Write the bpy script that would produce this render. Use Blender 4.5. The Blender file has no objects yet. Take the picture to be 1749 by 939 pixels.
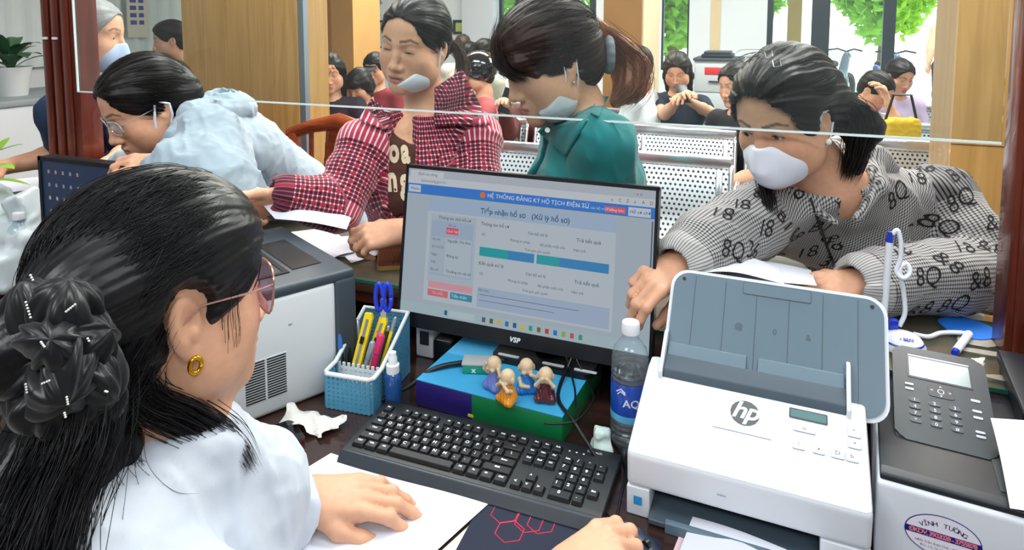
import bpy, bmesh, math, random
import numpy as np
from mathutils import Vector, Matrix, Euler
from mathutils.bvhtree import BVHTree

# ------------------------------------------------------------------ camera, light, exposure
SC = bpy.context.scene
COL = SC.collection
F_PX, PP_X, PP_Y = 1130.0, 874.5, 138.9
YAW, PITCH = math.radians(22), math.radians(5)
CAM = np.array([0.0, 0.0, 1.47])
cam_data = bpy.data.cameras.new('camera')
cam = bpy.data.objects.new('camera', cam_data)
COL.objects.link(cam)
cam.location = CAM
cam.rotation_euler = (math.pi / 2 - PITCH, 0, YAW)
cam_data.sensor_width = 36.0
cam_data.lens = 36.0 * F_PX / 1749.0
cam_data.shift_y = -(469.5 - PP_Y) / 1749.0
cam_data.clip_start = 0.02
cam_data.dof.use_dof = False
SC.camera = cam
SC.view_settings.view_transform = 'Standard'
SC.view_settings.look = 'None'
SC.view_settings.gamma = 1.0
SC.view_settings.use_curve_mapping = False
SC.view_settings.exposure = 0.25

world = bpy.data.worlds.new('daylight')
SC.world = world
world.use_nodes = True
bg = world.node_tree.nodes['Background']
bg.inputs['Color'].default_value = (0.86, 0.93, 1.0, 1)
bg.inputs['Strength'].default_value = 3.6


def area(name, loc, size, energy, color=(1, 1, 1), rot=(0, 0, 0)):
    l = bpy.data.lights.new(name, 'AREA')
    l.shape = 'RECTANGLE'
    l.size, l.size_y = size
    l.energy = energy
    l.color = color
    o = bpy.data.objects.new(name, l)
    COL.objects.link(o)
    o.location = loc
    o.rotation_euler = rot
    return o


# the fluorescent panels in the office ceiling: two above the clerks' side, three above the waiting hall
area('ceiling_light', (-0.9, 0.55, 2.96), (1.6, 0.9), 17, (0.93, 0.97, 1.0))
area('ceiling_light', (0.9, 0.55, 2.96), (1.6, 0.9), 15, (0.93, 0.97, 1.0))
# added fill lights high on the clerks' side to brighten the visitors' faces
area('added_fill_light', (-1.4, -1.3, 2.85), (1.4, 0.5), 30, (0.96, 0.98, 1.0), (math.radians(62), 0, 0))
area('added_fill_light', (1.0, -1.3, 2.85), (1.4, 0.5), 27, (0.96, 0.98, 1.0), (math.radians(62), 0, math.radians(14)))
area('ceiling_light', (-1.7, 2.3, 2.96), (1.6, 0.6), 62, (1.0, 0.97, 0.93))
area('ceiling_light', (0.4, 2.3, 2.96), (1.6, 0.6), 62, (1.0, 0.97, 0.93))
area('ceiling_light', (-2.2, 5.0, 2.96), (2.4, 0.6), 125, (1.0, 0.97, 0.92))
area('ceiling_light', (0.8, 5.0, 2.96), (2.4, 0.6), 125, (1.0, 0.97, 0.92))
sun = bpy.data.lights.new('sun', 'SUN')
sun.energy = 4.0
sun.angle = math.radians(0.6)
sun.color = (1.0, 0.96, 0.9)
sun_o = bpy.data.objects.new('sun', sun)
COL.objects.link(sun_o)
sun_o.rotation_euler = (math.radians(-38), math.radians(12), 0)

# ------------------------------------------------------------------ helpers
RW = np.array(Euler((math.pi / 2 - PITCH, 0, YAW)).to_matrix())


def ray(px, py):
    return RW @ np.array([(px - PP_X) / F_PX, -(py - PP_Y) / F_PX, -1.0])


def atY(px, py, y):                     # a point of the photograph on the vertical plane Y = y
    d = ray(px, py)
    return CAM + d * (y / d[1])


def atX(px, py, x):
    d = ray(px, py)
    return CAM + d * (x / d[0])


def atZ(px, py, z):                     # ... on the horizontal plane Z = z
    d = ray(px, py)
    return CAM + d * ((z - CAM[2]) / d[2])


def atD(px, py, dep):                   # ... at a depth along the optical axis
    return CAM + ray(px, py) * dep


A = lambda *v: np.array(v, dtype=float)
FWD = A(-math.sin(YAW), math.cos(YAW), 0)
RGT = A(math.cos(YAW), math.sin(YAW), 0)
UP = A(0, 0, 1)


def nrm(v):
    v = np.asarray(v, float)
    return v / (np.linalg.norm(v) + 1e-12)


def link(o, parent=None):
    COL.objects.link(o)
    if parent is not None:
        o.parent = parent
        o.matrix_parent_inverse = Matrix.Identity(4)
    return o


def tag(o, label=None, cat=None, group=None, kind=None):
    if label: o['label'] = label
    if cat: o['category'] = cat
    if group: o['group'] = group
    if kind: o['kind'] = kind
    return o


def thing(name, label, cat, loc=(0, 0, 0), rz=0.0, group=None):
    o = bpy.data.objects.new(name, None)
    o.empty_display_size = 0.05
    link(o)
    o.location = loc
    o.rotation_euler = (0, 0, rz)
    return tag(o, label, cat, group)


def copy_tree(o, parent=None):
    c = o.copy()
    COL.objects.link(c)
    if parent is not None:
        c.parent = parent
    for ch in list(o.children):
        copy_tree(ch, c)
    return c


# ---- materials
MATS = {}


def hexc(h):
    h = h.lstrip('#')
    v = [int(h[i:i + 2], 16) / 255 for i in (0, 2, 4)]
    return tuple(((c / 12.92) if c <= 0.04045 else ((c + 0.055) / 1.055) ** 2.4) for c in v) + (1,)


def mat(name, color='#888888', rough=0.5, metal=0.0, noise=0.0, nscale=40.0, bump=0.0, bscale=200.0, spec=0.5, trans=0.0,
        emit=None, estr=0.0, sss=0.0, attr=None, coat=0.0, stretch=None, ior=1.45, alpha=1.0, sheen=0.0):
    if name in MATS:
        return MATS[name]
    m = bpy.data.materials.new(name)
    m.use_nodes = True
    nt = m.node_tree
    b = nt.nodes['Principled BSDF']
    c = hexc(color) if isinstance(color, str) else tuple(color) + (1,)
    b.inputs['Base Color'].default_value = c
    b.inputs['Roughness'].default_value = rough
    b.inputs['Metallic'].default_value = metal
    b.inputs['Specular IOR Level'].default_value = spec
    b.inputs['Transmission Weight'].default_value = trans
    b.inputs['Coat Weight'].default_value = coat
    b.inputs['IOR'].default_value = ior
    b.inputs['Alpha'].default_value = alpha
    b.inputs['Sheen Weight'].default_value = sheen
    if sss:
        b.inputs['Subsurface Weight'].default_value = sss
        b.inputs['Subsurface Radius'].default_value = (0.012, 0.005, 0.003)
        b.inputs['Subsurface Scale'].default_value = 0.6
    if emit:
        b.inputs['Emission Color'].default_value = hexc(emit)
        b.inputs['Emission Strength'].default_value = estr
    src = None
    if attr:
        a = nt.nodes.new('ShaderNodeAttribute')
        a.attribute_name = attr
        src = a.outputs['Color']
    if noise or bump:
        tc = nt.nodes.new('ShaderNodeTexCoord')
        vec = tc.outputs['Object']
        if stretch:
            mp = nt.nodes.new('ShaderNodeMapping')
            mp.inputs['Scale'].default_value = stretch
            nt.links.new(vec, mp.inputs['Vector'])
            vec = mp.outputs['Vector']
        if noise:
            n = nt.nodes.new('ShaderNodeTexNoise')
            n.inputs['Scale'].default_value = nscale
            n.inputs['Detail'].default_value = 4
            nt.links.new(vec, n.inputs['Vector'])
            rmp = nt.nodes.new('ShaderNodeMapRange')
            rmp.inputs['From Min'].default_value = 0.3
            rmp.inputs['From Max'].default_value = 0.7
            rmp.inputs['To Min'].default_value = 1 - noise
            rmp.inputs['To Max'].default_value = 1 + noise
            nt.links.new(n.outputs['Fac'], rmp.inputs['Value'])
            mul = nt.nodes.new('ShaderNodeVectorMath')
            mul.operation = 'SCALE'
            if src is None:
                mul.inputs[0].default_value = c[:3]
            else:
                nt.links.new(src, mul.inputs[0])
            nt.links.new(rmp.outputs['Result'], mul.inputs['Scale'])
            src = mul.outputs['Vector']
        if bump:
            n2 = nt.nodes.new('ShaderNodeTexNoise')
            n2.inputs['Scale'].default_value = bscale
            n2.inputs['Detail'].default_value = 3
            nt.links.new(vec, n2.inputs['Vector'])
            bp = nt.nodes.new('ShaderNodeBump')
            bp.inputs['Strength'].default_value = bump
            bp.inputs['Distance'].default_value = 0.002
            nt.links.new(n2.outputs['Fac'], bp.inputs['Height'])
            nt.links.new(bp.outputs['Normal'], b.inputs['Normal'])
    if src is not None:
        nt.links.new(src, b.inputs['Base Color'])
    MATS[name] = m
    return m


def nodes_of(m):
    return m.node_tree, m.node_tree.nodes['Principled BSDF']


def math_node(nt, op, a, b=None, c=None):
    n = nt.nodes.new('ShaderNodeMath')
    n.operation = op
    for i, v in enumerate((a, b, c)):
        if v is None: continue
        if isinstance(v, (int, float)):
            n.inputs[i].default_value = v
        else:
            nt.links.new(v, n.inputs[i])
    return n.outputs[0]


def mix_rgb(nt, fac, a, b):
    n = nt.nodes.new('ShaderNodeMix')
    n.data_type = 'RGBA'
    if isinstance(fac, (int, float)): n.inputs[0].default_value = fac
    else: nt.links.new(fac, n.inputs[0])
    for s, v in ((6, a), (7, b)):
        if isinstance(v, str): n.inputs[s].default_value = hexc(v)
        elif isinstance(v, tuple): n.inputs[s].default_value = v
        else: nt.links.new(v, n.inputs[s])
    return n.outputs[2]


def wood(name, c1, c2, axis='Z', scale=6.0, rough=0.45, coat=0.1):
    if name in MATS: return MATS[name]
    m = mat(name, c1, rough, coat=coat)
    nt, b = nodes_of(m)
    tc = nt.nodes.new('ShaderNodeTexCoord')
    mp = nt.nodes.new('ShaderNodeMapping')
    s = {'Z': (scale * 3, scale * 3, scale * 0.18), 'X': (scale * 0.18, scale * 3, scale * 3), 'Y': (scale * 3, scale * 0.18, scale * 3)}[axis]
    mp.inputs['Scale'].default_value = s
    nt.links.new(tc.outputs['Object'], mp.inputs['Vector'])
    n = nt.nodes.new('ShaderNodeTexNoise')
    n.inputs['Scale'].default_value = 2.2
    n.inputs['Detail'].default_value = 6
    n.inputs['Distortion'].default_value = 0.6
    nt.links.new(mp.outputs['Vector'], n.inputs['Vector'])
    rmp = nt.nodes.new('ShaderNodeMapRange')
    rmp.inputs['From Min'].default_value = 0.33
    rmp.inputs['From Max'].default_value = 0.67
    nt.links.new(n.outputs['Fac'], rmp.inputs['Value'])
    nt.links.new(mix_rgb(nt, rmp.outputs['Result'], c1, c2), b.inputs['Base Color'])
    return m


# ---- mesh building
def mesh_obj(name, verts, faces, m, parent=None, smooth=False, edges=()):
    me = bpy.data.meshes.new(name)
    me.from_pydata([tuple(map(float, v)) for v in verts], list(edges), [tuple(f) for f in faces])
    if m is not None:
        me.materials.append(m)
    if smooth:
        me.polygons.foreach_set('use_smooth', [True] * len(me.polygons))
    me.update()
    return link(bpy.data.objects.new(name, me), parent)


def bm_obj(name, bm, m, parent=None, smooth=False, angle=None):
    bmesh.ops.recalc_face_normals(bm, faces=bm.faces[:])
    me = bpy.data.meshes.new(name)
    bm.to_mesh(me)
    bm.free()
    for x in (m if isinstance(m, (list, tuple)) else [m]):
        me.materials.append(x)
    if smooth:
        me.polygons.foreach_set('use_smooth', [True] * len(me.polygons))
        if angle is not None:
            me.set_sharp_from_angle(angle=math.radians(angle))
    return link(bpy.data.objects.new(name, me), parent)


def add_box(bm, c, size, bev=0.0, rot=None, seg=2):
    r = bmesh.ops.create_cube(bm, size=1.0)
    vs = r['verts']
    for v in vs:
        v.co = Vector((v.co.x * size[0], v.co.y * size[1], v.co.z * size[2]))
    if bev:
        es = list({e for v in vs for e in v.link_edges})
        rr = bmesh.ops.bevel(bm, geom=es, offset=bev, segments=seg, affect='EDGES', profile=0.5)
        vs = list({v for f in rr['faces'] for v in f.verts} | {v for v in vs if v.is_valid})
    M = Matrix.Translation(Vector(c))
    if rot is not None:
        M = M @ (rot if isinstance(rot, Matrix) else Euler(rot).to_matrix()).to_4x4()
    for v in vs:
        v.co = M @ v.co
    return vs


def box(name, c, size, m, parent=None, bev=0.0, rot=None, seg=2):
    bm = bmesh.new()
    add_box(bm, c, size, bev, rot, seg)
    return bm_obj(name, bm, m, parent, smooth=bev > 0, angle=35)


def add_tube(bm, pts, r, n=8, cap=True):
    pts = [Vector(p) for p in pts]
    if not hasattr(r, '__len__'): r = [r] * len(pts)
    rings = []
    t0 = (pts[1] - pts[0]).normalized()
    nv = t0.orthogonal().normalized()
    for i, p in enumerate(pts):
        t = (pts[min(i + 1, len(pts) - 1)] - pts[max(i - 1, 0)]).normalized()
        nv = (nv - t * nv.dot(t))
        nv = nv.normalized() if nv.length > 1e-6 else t.orthogonal().normalized()
        bv = t.cross(nv)
        rings.append([bm.verts.new(p + (nv * math.cos(2 * math.pi * k / n) + bv * math.sin(2 * math.pi * k / n)) * r[i]) for k in range(n)])
    for a, b in zip(rings[:-1], rings[1:]):
        for k in range(n):
            bm.faces.new((a[k], a[(k + 1) % n], b[(k + 1) % n], b[k]))
    if cap:
        bm.faces.new(rings[0][::-1])
        bm.faces.new(rings[-1])


def tube(name, pts, r, m, parent=None, n=8):
    bm = bmesh.new()
    add_tube(bm, pts, r, n)
    return bm_obj(name, bm, m, parent, smooth=True, angle=50)


def add_lathe(bm, prof, c=(0, 0, 0), n=24, M=None):
    rings = []
    for r, z in prof:
        if r < 1e-6:
            rings.append([bm.verts.new((0, 0, z))])
        else:
            rings.append([bm.verts.new((r * math.cos(2 * math.pi * k / n), r * math.sin(2 * math.pi * k / n), z)) for k in range(n)])
    for a, b in zip(rings[:-1], rings[1:]):
        for k in range(n):
            q = (a[k % len(a)], a[(k + 1) % len(a)], b[(k + 1) % len(b)], b[k % len(b)])
            q = list(dict.fromkeys(q))
            if len(q) >= 3: bm.faces.new(q)
    T = Matrix.Translation(Vector(c)) @ (M.to_4x4() if M is not None else Matrix.Identity(4))
    for ring in rings:
        for v in ring: v.co = T @ v.co


def lathe(name, prof, m, parent=None, c=(0, 0, 0), n=24, M=None, angle=40):
    bm = bmesh.new()
    add_lathe(bm, prof, c, n, M)
    return bm_obj(name, bm, m, parent, smooth=True, angle=angle)


def add_prism(bm, outline, z0, z1, M=None):
    a = [bm.verts.new((x, y, z0)) for x, y in outline]
    b = [bm.verts.new((x, y, z1)) for x, y in outline]
    n = len(a)
    bm.faces.new(a[::-1])
    bm.faces.new(b)
    for i in range(n):
        bm.faces.new((a[i], a[(i + 1) % n], b[(i + 1) % n], b[i]))
    if M is not None:
        for v in a + b: v.co = M @ v.co


def rrect(w, h, r, n=5):
    pts = []
    for cx, cy, a0 in ((w / 2 - r, h / 2 - r, 0), (-w / 2 + r, h / 2 - r, 90), (-w / 2 + r, -h / 2 + r, 180), (w / 2 - r, -h / 2 + r, 270)):
        for k in range(n + 1):
            a = math.radians(a0 + 90 * k / n)
            pts.append((cx + r * math.cos(a), cy + r * math.sin(a)))
    return pts


def prism(name, outline, z0, z1, m, parent=None, M=None):
    bm = bmesh.new()
    add_prism(bm, outline, z0, z1, M)
    return bm_obj(name, bm, m, parent)


def frameM(o, x, y):                    # matrix whose columns are x, y, x cross y, at o
    x = Vector(x).normalized()
    y = Vector(y).normalized()
    z = x.cross(y).normalized()
    y = z.cross(x)
    M = Matrix((x, y, z)).transposed().to_4x4()
    M.translation = Vector(o)
    return M


def quad_sheet(name, corners, m, parent=None, nu=12, nv=12, bend=None, thick=0.0006):
    """a sheet of paper: bilinear between four corners (front left, front right, back right, back left), bend(u, v) lifts it"""
    c = [np.asarray(p, float) for p in corners]
    nn = nrm(np.cross(c[1] - c[0], c[3] - c[0]))
    V, Fc = [], []
    for lay in (0, 1):
        for j in range(nv + 1):
            for i in range(nu + 1):
                u, v = i / nu, j / nv
                p = c[0] * (1 - u) * (1 - v) + c[1] * u * (1 - v) + c[2] * u * v + c[3] * (1 - u) * v
                p = p + nn * ((bend(u, v) if bend else 0) + lay * thick)
                V.append(p)
    N = (nu + 1) * (nv + 1)
    ix = lambda i, j, l: l * N + j * (nu + 1) + i
    for j in range(nv):
        for i in range(nu):
            Fc.append((ix(i, j, 1), ix(i + 1, j, 1), ix(i + 1, j + 1, 1), ix(i, j + 1, 1)))
            Fc.append((ix(i, j, 0), ix(i, j + 1, 0), ix(i + 1, j + 1, 0), ix(i + 1, j, 0)))
    for i in range(nu):
        Fc.append((ix(i, 0, 0), ix(i + 1, 0, 0), ix(i + 1, 0, 1), ix(i, 0, 1)))
        Fc.append((ix(i, nv, 1), ix(i + 1, nv, 1), ix(i + 1, nv, 0), ix(i, nv, 0)))
    for j in range(nv):
        Fc.append((ix(0, j, 1), ix(0, j + 1, 1), ix(0, j + 1, 0), ix(0, j, 0)))
        Fc.append((ix(nu, j, 0), ix(nu, j + 1, 0), ix(nu, j + 1, 1), ix(nu, j, 1)))
    return mesh_obj(name, V, Fc, m, parent, smooth=False)


# ---- lettering: flat print laid on a surface, M maps the text plane (x right, y up, z out) to the surface
_dg = None


def text_mesh(body, size, align='CENTER', shear=0.0, extrude=0.0, bold=0.0, spacing=1.0):
    cu = bpy.data.curves.new('print', 'FONT')
    cu.body = body
    cu.size = size
    cu.align_x = align
    cu.align_y = 'CENTER'
    cu.shear = shear
    cu.extrude = extrude
    cu.offset = bold
    cu.space_character = spacing
    cu.resolution_u = 3
    o = bpy.data.objects.new('print', cu)
    COL.objects.link(o)
    dg = bpy.context.evaluated_depsgraph_get()
    me = bpy.data.meshes.new_from_object(o.evaluated_get(dg))
    bpy.data.objects.remove(o)
    bpy.data.curves.remove(cu)
    return me


def text(name, body, size, m, M, parent=None, align='CENTER', shear=0.0, extrude=0.0, bold=0.0, spacing=1.0):
    me = text_mesh(body, size, align, shear, extrude, bold, spacing)
    me.name = name
    me.materials.clear()
    me.materials.append(m)
    me.transform(M)
    return link(bpy.data.objects.new(name, me), parent)


def flat(name, w, h, m, M, parent=None, r=0.0, th=0.0002, at=(0, 0)):
    """a printed patch w by h laid on the plane of M at offset at"""
    out = rrect(w, h, r, 4) if r else [(w / 2, h / 2), (-w / 2, h / 2), (-w / 2, -h / 2), (w / 2, -h / 2)]
    return prism(name, [(x + at[0], y + at[1]) for x, y in out], 0, th, m, parent, M)


# ------------------------------------------------------------------ smooth implicit modelling (bodies, hair, cloth)
def rot_from(x, y):
    x = nrm(x); y = np.asarray(y, float)
    z = nrm(np.cross(x, y)); y = np.cross(z, x)
    return np.stack([x, y, z], 1)


class Sdf:
    def __init__(s, T=None, scale=1.0):
        s.ops = []
        s.R = np.eye(3); s.o = np.zeros(3); s.s = 1.0

    def frame(s, R=None, o=None, scale=1.0):       # the frame in which the following shapes are given
        s.R = np.eye(3) if R is None else np.asarray(R, float)
        s.o = np.zeros(3) if o is None else np.asarray(o, float)
        s.s = scale
        return s

    def _p(s, p):
        return s.o + s.R @ (np.asarray(p, float) * s.s)

    def rc(s, a, b, ra, rb=None, k=0.01, mode='u', squash=None):
        a, b = s._p(a), s._p(b)
        ra = ra * s.s; rb = ra if rb is None else rb * s.s
        ab = b - a; L2 = max(ab @ ab, 1e-12)
        ax = None
        if squash is not None:
            ax = nrm(s.R @ np.asarray(squash[0], float)); f = 1.0 / squash[1] - 1.0

        def fn(P):
            q = P - a
            if ax is not None:
                q = q + (q @ ax)[:, None] * (ax * f)[None, :].astype(P.dtype)
            t = np.clip((q @ ab.astype(P.dtype)) / L2, 0, 1)
            q = q - t[:, None] * ab[None, :].astype(P.dtype)
            return np.sqrt((q * q).sum(1)) - (ra + (rb - ra) * t)
        s.ops.append((mode, fn, k * s.s, np.minimum(a, b) - max(ra, rb), np.maximum(a, b) + max(ra, rb)))
        return s

    def chain(s, pts, rs, k=0.01, mode='u', squash=None):
        for i in range(len(pts) - 1):
            s.rc(pts[i], pts[i + 1], rs[i], rs[i + 1], k, mode, squash)
        return s

    def el(s, c, r, k=0.01, mode='u', rot=None):
        c = s._p(c); r = np.asarray(r, float) * s.s
        Q = s.R if rot is None else s.R @ (np.array(Euler(rot).to_matrix()) if not isinstance(rot, np.ndarray) else rot)

        def fn(P):
            q = ((P - c) @ Q.astype(P.dtype)) / r.astype(P.dtype)
            k0 = np.sqrt((q * q).sum(1)) + 1e-9
            k1 = np.sqrt(((q / r) ** 2).sum(1)) + 1e-9
            return k0 * (k0 - 1) / k1
        m = r.max()
        s.ops.append((mode, fn, k * s.s, c - m, c + m))
        return s

    def bx(s, c, h, rd=0.0, k=0.01, mode='u', rot=None):
        c = s._p(c); h = np.asarray(h, float) * s.s; rd = rd * s.s
        Q = s.R if rot is None else s.R @ (np.array(Euler(rot).to_matrix()) if not isinstance(rot, np.ndarray) else rot)

        def fn(P):
            q = np.abs((P - c) @ Q.astype(P.dtype)) - (h - rd)
            return np.sqrt((np.maximum(q, 0) ** 2).sum(1)) + np.minimum(q.max(1), 0) - rd
        m = np.linalg.norm(h)
        s.ops.append((mode, fn, k * s.s, c - m, c + m))
        return s

    def half(s, p, n, k=0.004, mode='s'):           # half space on the side n points to
        p = s._p(p); n = s.R @ nrm(n)
        fn = lambda P: -((P - p) @ n.astype(P.dtype))
        s.ops.append((mode, fn, k * s.s, None, None))
        return s

    def disp(s, fn, lo=None, hi=None):
        s.ops.append(('d', fn, 0, None, None))
        return s

    def build(s, name, vox, m, parent=None, color=None, attrs=None, B=8, smooth_it=1):
        un = [o for o in s.ops if o[0] == 'u']
        lo = np.min([o[3] for o in un], 0) - 3 * vox - 0.006
        hi = np.max([o[4] for o in un], 0) + 3 * vox + 0.006
        nb = np.ceil((hi - lo) / (vox * B)).astype(int)
        g = np.stack(np.meshgrid(*[np.arange(n) for n in nb], indexing='ij'), -1).reshape(-1, 3)
        cen = (lo + (g * B + (B - 1) / 2) * vox).astype(np.float32)
        Rb = vox * B * 0.5 * 1.7320508
        d = np.full(len(g), 1e3, np.float32)
        rel = []
        for mode, fn, k, a, b in s.ops:
            if mode == 'd':
                rel.append(None); continue
            e = fn(cen)
            if mode == 'u':
                d = smin(d, e, k); rel.append(e < 2 * Rb + k + 0.01)
            elif mode == 's':
                d = -smin(-d, e, k); rel.append(e < 2 * Rb + k + 0.01)
            else:
                d = -smin(-d, -e, k); rel.append(e > -(2 * Rb + k + 0.01))
        act = np.where(np.abs(d) < Rb * 1.15 + 0.012)[0]
        off = np.stack(np.meshgrid(*[np.arange(B)] * 3, indexing='ij'), -1).reshape(-1, 3)
        pts = (lo + ((g[act] * B)[:, None, :] + off[None]) * vox).astype(np.float32)      # nA, B^3, 3
        nA = len(act)
        D = np.full((nA, B ** 3), 1e3, np.float32)
        for (mode, fn, k, a, b), r in zip(s.ops, rel):
            if mode == 'd':
                D = D + fn(pts.reshape(-1, 3)).reshape(nA, -1).astype(np.float32); continue
            w = np.where(r[act])[0]
            if not len(w): continue
            e = fn(pts[w].reshape(-1, 3)).reshape(len(w), -1)
            if mode == 'u': D[w] = smin(D[w], e, k)
            elif mode == 's': D[w] = -smin(-D[w], e, k)
            else: D[w] = -smin(-D[w], -e, k)
        vol = np.repeat(np.repeat(np.repeat(np.where(d < 0, -1, 1).astype(np.float32).reshape(nb), B, 0), B, 1), B, 2)
        v6 = vol.reshape(nb[0], B, nb[1], B, nb[2], B).transpose(0, 2, 4, 1, 3, 5)
        v6[g[act, 0], g[act, 1], g[act, 2]] = D.reshape(nA, B, B, B)
        V, Q = surface_nets(v6.transpose(0, 3, 1, 4, 2, 5).reshape(nb * B))
        V = lo + V * vox
        return np_obj(name, V, Q, m, parent, color, attrs)


def smin(a, b, k):
    if k <= 1e-6: return np.minimum(a, b)
    h = np.maximum(k - np.abs(a - b), 0) / k
    return np.minimum(a, b) - h * h * (k * 0.25)


def surface_nets(vol):
    S = vol < 0
    nx, ny, nz = vol.shape
    cnt = np.zeros((nx - 1, ny - 1, nz - 1), np.uint8)
    for i in (0, 1):
        for j in (0, 1):
            for k in (0, 1):
                cnt += S[i:nx - 1 + i, j:ny - 1 + j, k:nz - 1 + k]
    C = np.argwhere((cnt > 0) & (cnt < 8))
    idx = np.full(cnt.shape, -1, np.int32)
    idx[C[:, 0], C[:, 1], C[:, 2]] = np.arange(len(C))
    corner = {}
    for i in (0, 1):
        for j in (0, 1):
            for k in (0, 1):
                corner[i, j, k] = vol[C[:, 0] + i, C[:, 1] + j, C[:, 2] + k]
    acc = np.zeros((len(C), 3)); n = np.zeros(len(C))
    ks = list(corner)
    for a in ks:
        for ax in range(3):
            if a[ax] == 0:
                b = list(a); b[ax] = 1; b = tuple(b)
                va, vb = corner[a], corner[b]
                m = (va < 0) != (vb < 0)
                t = np.where(m, va / np.where(m, va - vb, 1), 0)
                p = np.repeat(np.array(a, float)[None], len(C), 0)
                p[:, ax] += t
                acc += p * m[:, None]; n += m
    V = C + acc / n[:, None]
    quads = []
    for ax in range(3):
        sl0 = [slice(None)] * 3; sl1 = [slice(None)] * 3
        sl0[ax] = slice(0, -1); sl1[ax] = slice(1, None)
        ch = S[tuple(sl0)] != S[tuple(sl1)]
        E = np.argwhere(ch)
        u, v = (ax + 1) % 3, (ax + 2) % 3
        ok = (E[:, u] > 0) & (E[:, v] > 0) & (E[:, u] < vol.shape[u] - 1) & (E[:, v] < vol.shape[v] - 1)
        E = E[ok]
        inside = S[E[:, 0], E[:, 1], E[:, 2]]
        q = []
        for du, dv in ((-1, -1), (0, -1), (0, 0), (-1, 0)):
            c = E.copy(); c[:, u] += du; c[:, v] += dv
            q.append(idx[c[:, 0], c[:, 1], c[:, 2]])
        q = np.stack(q, 1)
        q[~inside] = q[~inside][:, ::-1]
        quads.append(q)
    Q = np.concatenate(quads)
    return V, Q[(Q >= 0).all(1)]


def np_obj(name, V, Q, m, parent=None, color=None, attrs=None, smooth=True):
    V = np.asarray(V, np.float32); Q = np.asarray(Q, np.int32)
    me = bpy.data.meshes.new(name)
    k = Q.shape[1]
    me.vertices.add(len(V)); me.vertices.foreach_set('co', V.ravel())
    me.loops.add(Q.size); me.loops.foreach_set('vertex_index', Q.ravel())
    me.polygons.add(len(Q))
    me.polygons.foreach_set('loop_start', np.arange(0, Q.size, k, dtype=np.int32))
    me.polygons.foreach_set('loop_total', np.full(len(Q), k, np.int32))
    me.update(calc_edges=True)
    me.polygons.foreach_set('use_smooth', np.full(len(Q), smooth))
    if color is not None:
        c = color(V.astype(float)) if callable(color) else color
        at = me.attributes.new('Col', 'FLOAT_COLOR', 'POINT')
        at.data.foreach_set('color', np.concatenate([c, np.ones((len(V), 1))], 1).astype(np.float32).ravel())
    for nm, fn in (attrs or {}).items():
        at = me.attributes.new(nm, 'FLOAT_VECTOR', 'POINT')
        at.data.foreach_set('vector', fn(V.astype(float)).astype(np.float32).ravel())
    for x in (m if isinstance(m, (list, tuple)) else [m]):
        me.materials.append(x)
    me.validate()
    return link(bpy.data.objects.new(name, me), parent)


def tubes(name, paths, rad, m, parent=None, n=3, taper=True):
    """many thin strands (N, M, 3) in one mesh"""
    P = np.asarray(paths, float)
    N, M, _ = P.shape
    T = np.gradient(P, axis=1)
    T /= np.linalg.norm(T, axis=2, keepdims=True) + 1e-9
    ref = np.array([0.31, 0.52, 0.79])
    n1 = np.cross(T, ref); n1 /= np.linalg.norm(n1, axis=2, keepdims=True) + 1e-9
    n2 = np.cross(T, n1)
    r = np.full((N, M, 1), 1.0) * (np.asarray(rad).reshape(-1, 1, 1) if np.ndim(rad) else rad)
    if taper:
        r = r * np.clip(np.minimum(np.linspace(0.25, 6, M), np.linspace(4, 0.12, M)), 0, 1)[None, :, None]
    rings = np.stack([P + r * (math.cos(2 * math.pi * k / n) * n1 + math.sin(2 * math.pi * k / n) * n2) for k in range(n)], 2)
    V = rings.reshape(-1, 3)
    base = (np.arange(N)[:, None] * M + np.arange(M - 1)[None]) * n
    Q = []
    for k in range(n):
        k2 = (k + 1) % n
        Q.append(np.stack([base + k, base + k2, base + n + k2, base + n + k], -1).reshape(-1, 4))
    return np_obj(name, V, np.concatenate(Q), m, parent)


def spline(pts, n):
    """Catmull-Rom through pts, n samples"""
    P = np.asarray(pts, float)
    P = np.concatenate([2 * P[:1] - P[1:2], P, 2 * P[-1:] - P[-2:-1]])
    t = np.linspace(0, len(P) - 3 - 1e-6, n)
    i = t.astype(int); f = (t - i)[:, None]
    a, b, c, d = P[i], P[i + 1], P[i + 2], P[i + 3]
    return 0.5 * (2 * b + (c - a) * f + (2 * a - 5 * b + 4 * c - d) * f ** 2 + (3 * b - a - 3 * c + d) * f ** 3)


def vnoise(P, f, seed=0):
    """cheap smooth pseudo noise in -1..1"""
    r = np.random.RandomState(seed)
    o = 0
    for i in range(4):
        k = r.normal(size=3); k = k / np.linalg.norm(k) * f * (0.7 + 0.25 * i)
        o = o + np.sin(P @ k.astype(P.dtype) + r.rand() * 6.28 + 0.8 * np.sin(P @ (r.normal(size=3) * f * 0.5).astype(P.dtype)))
    return o / 4


def bvh_of(o):
    me = o.data
    return BVHTree.FromPolygons([v.co.copy() for v in me.vertices], [tuple(p.vertices) for p in me.polygons])

# ------------------------------------------------------------------ people: heads, hands, limbs as one smooth surface
SKIN = A(0.69, 0.375, 0.24)
LIP = A(0.52, 0.17, 0.15)


def skin_mat():
    return mat('skin', '#d8a68c', 0.42, attr='Col', noise=0.05, nscale=90, bump=0.12, bscale=900, sss=0.12, spec=0.35)


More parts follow.
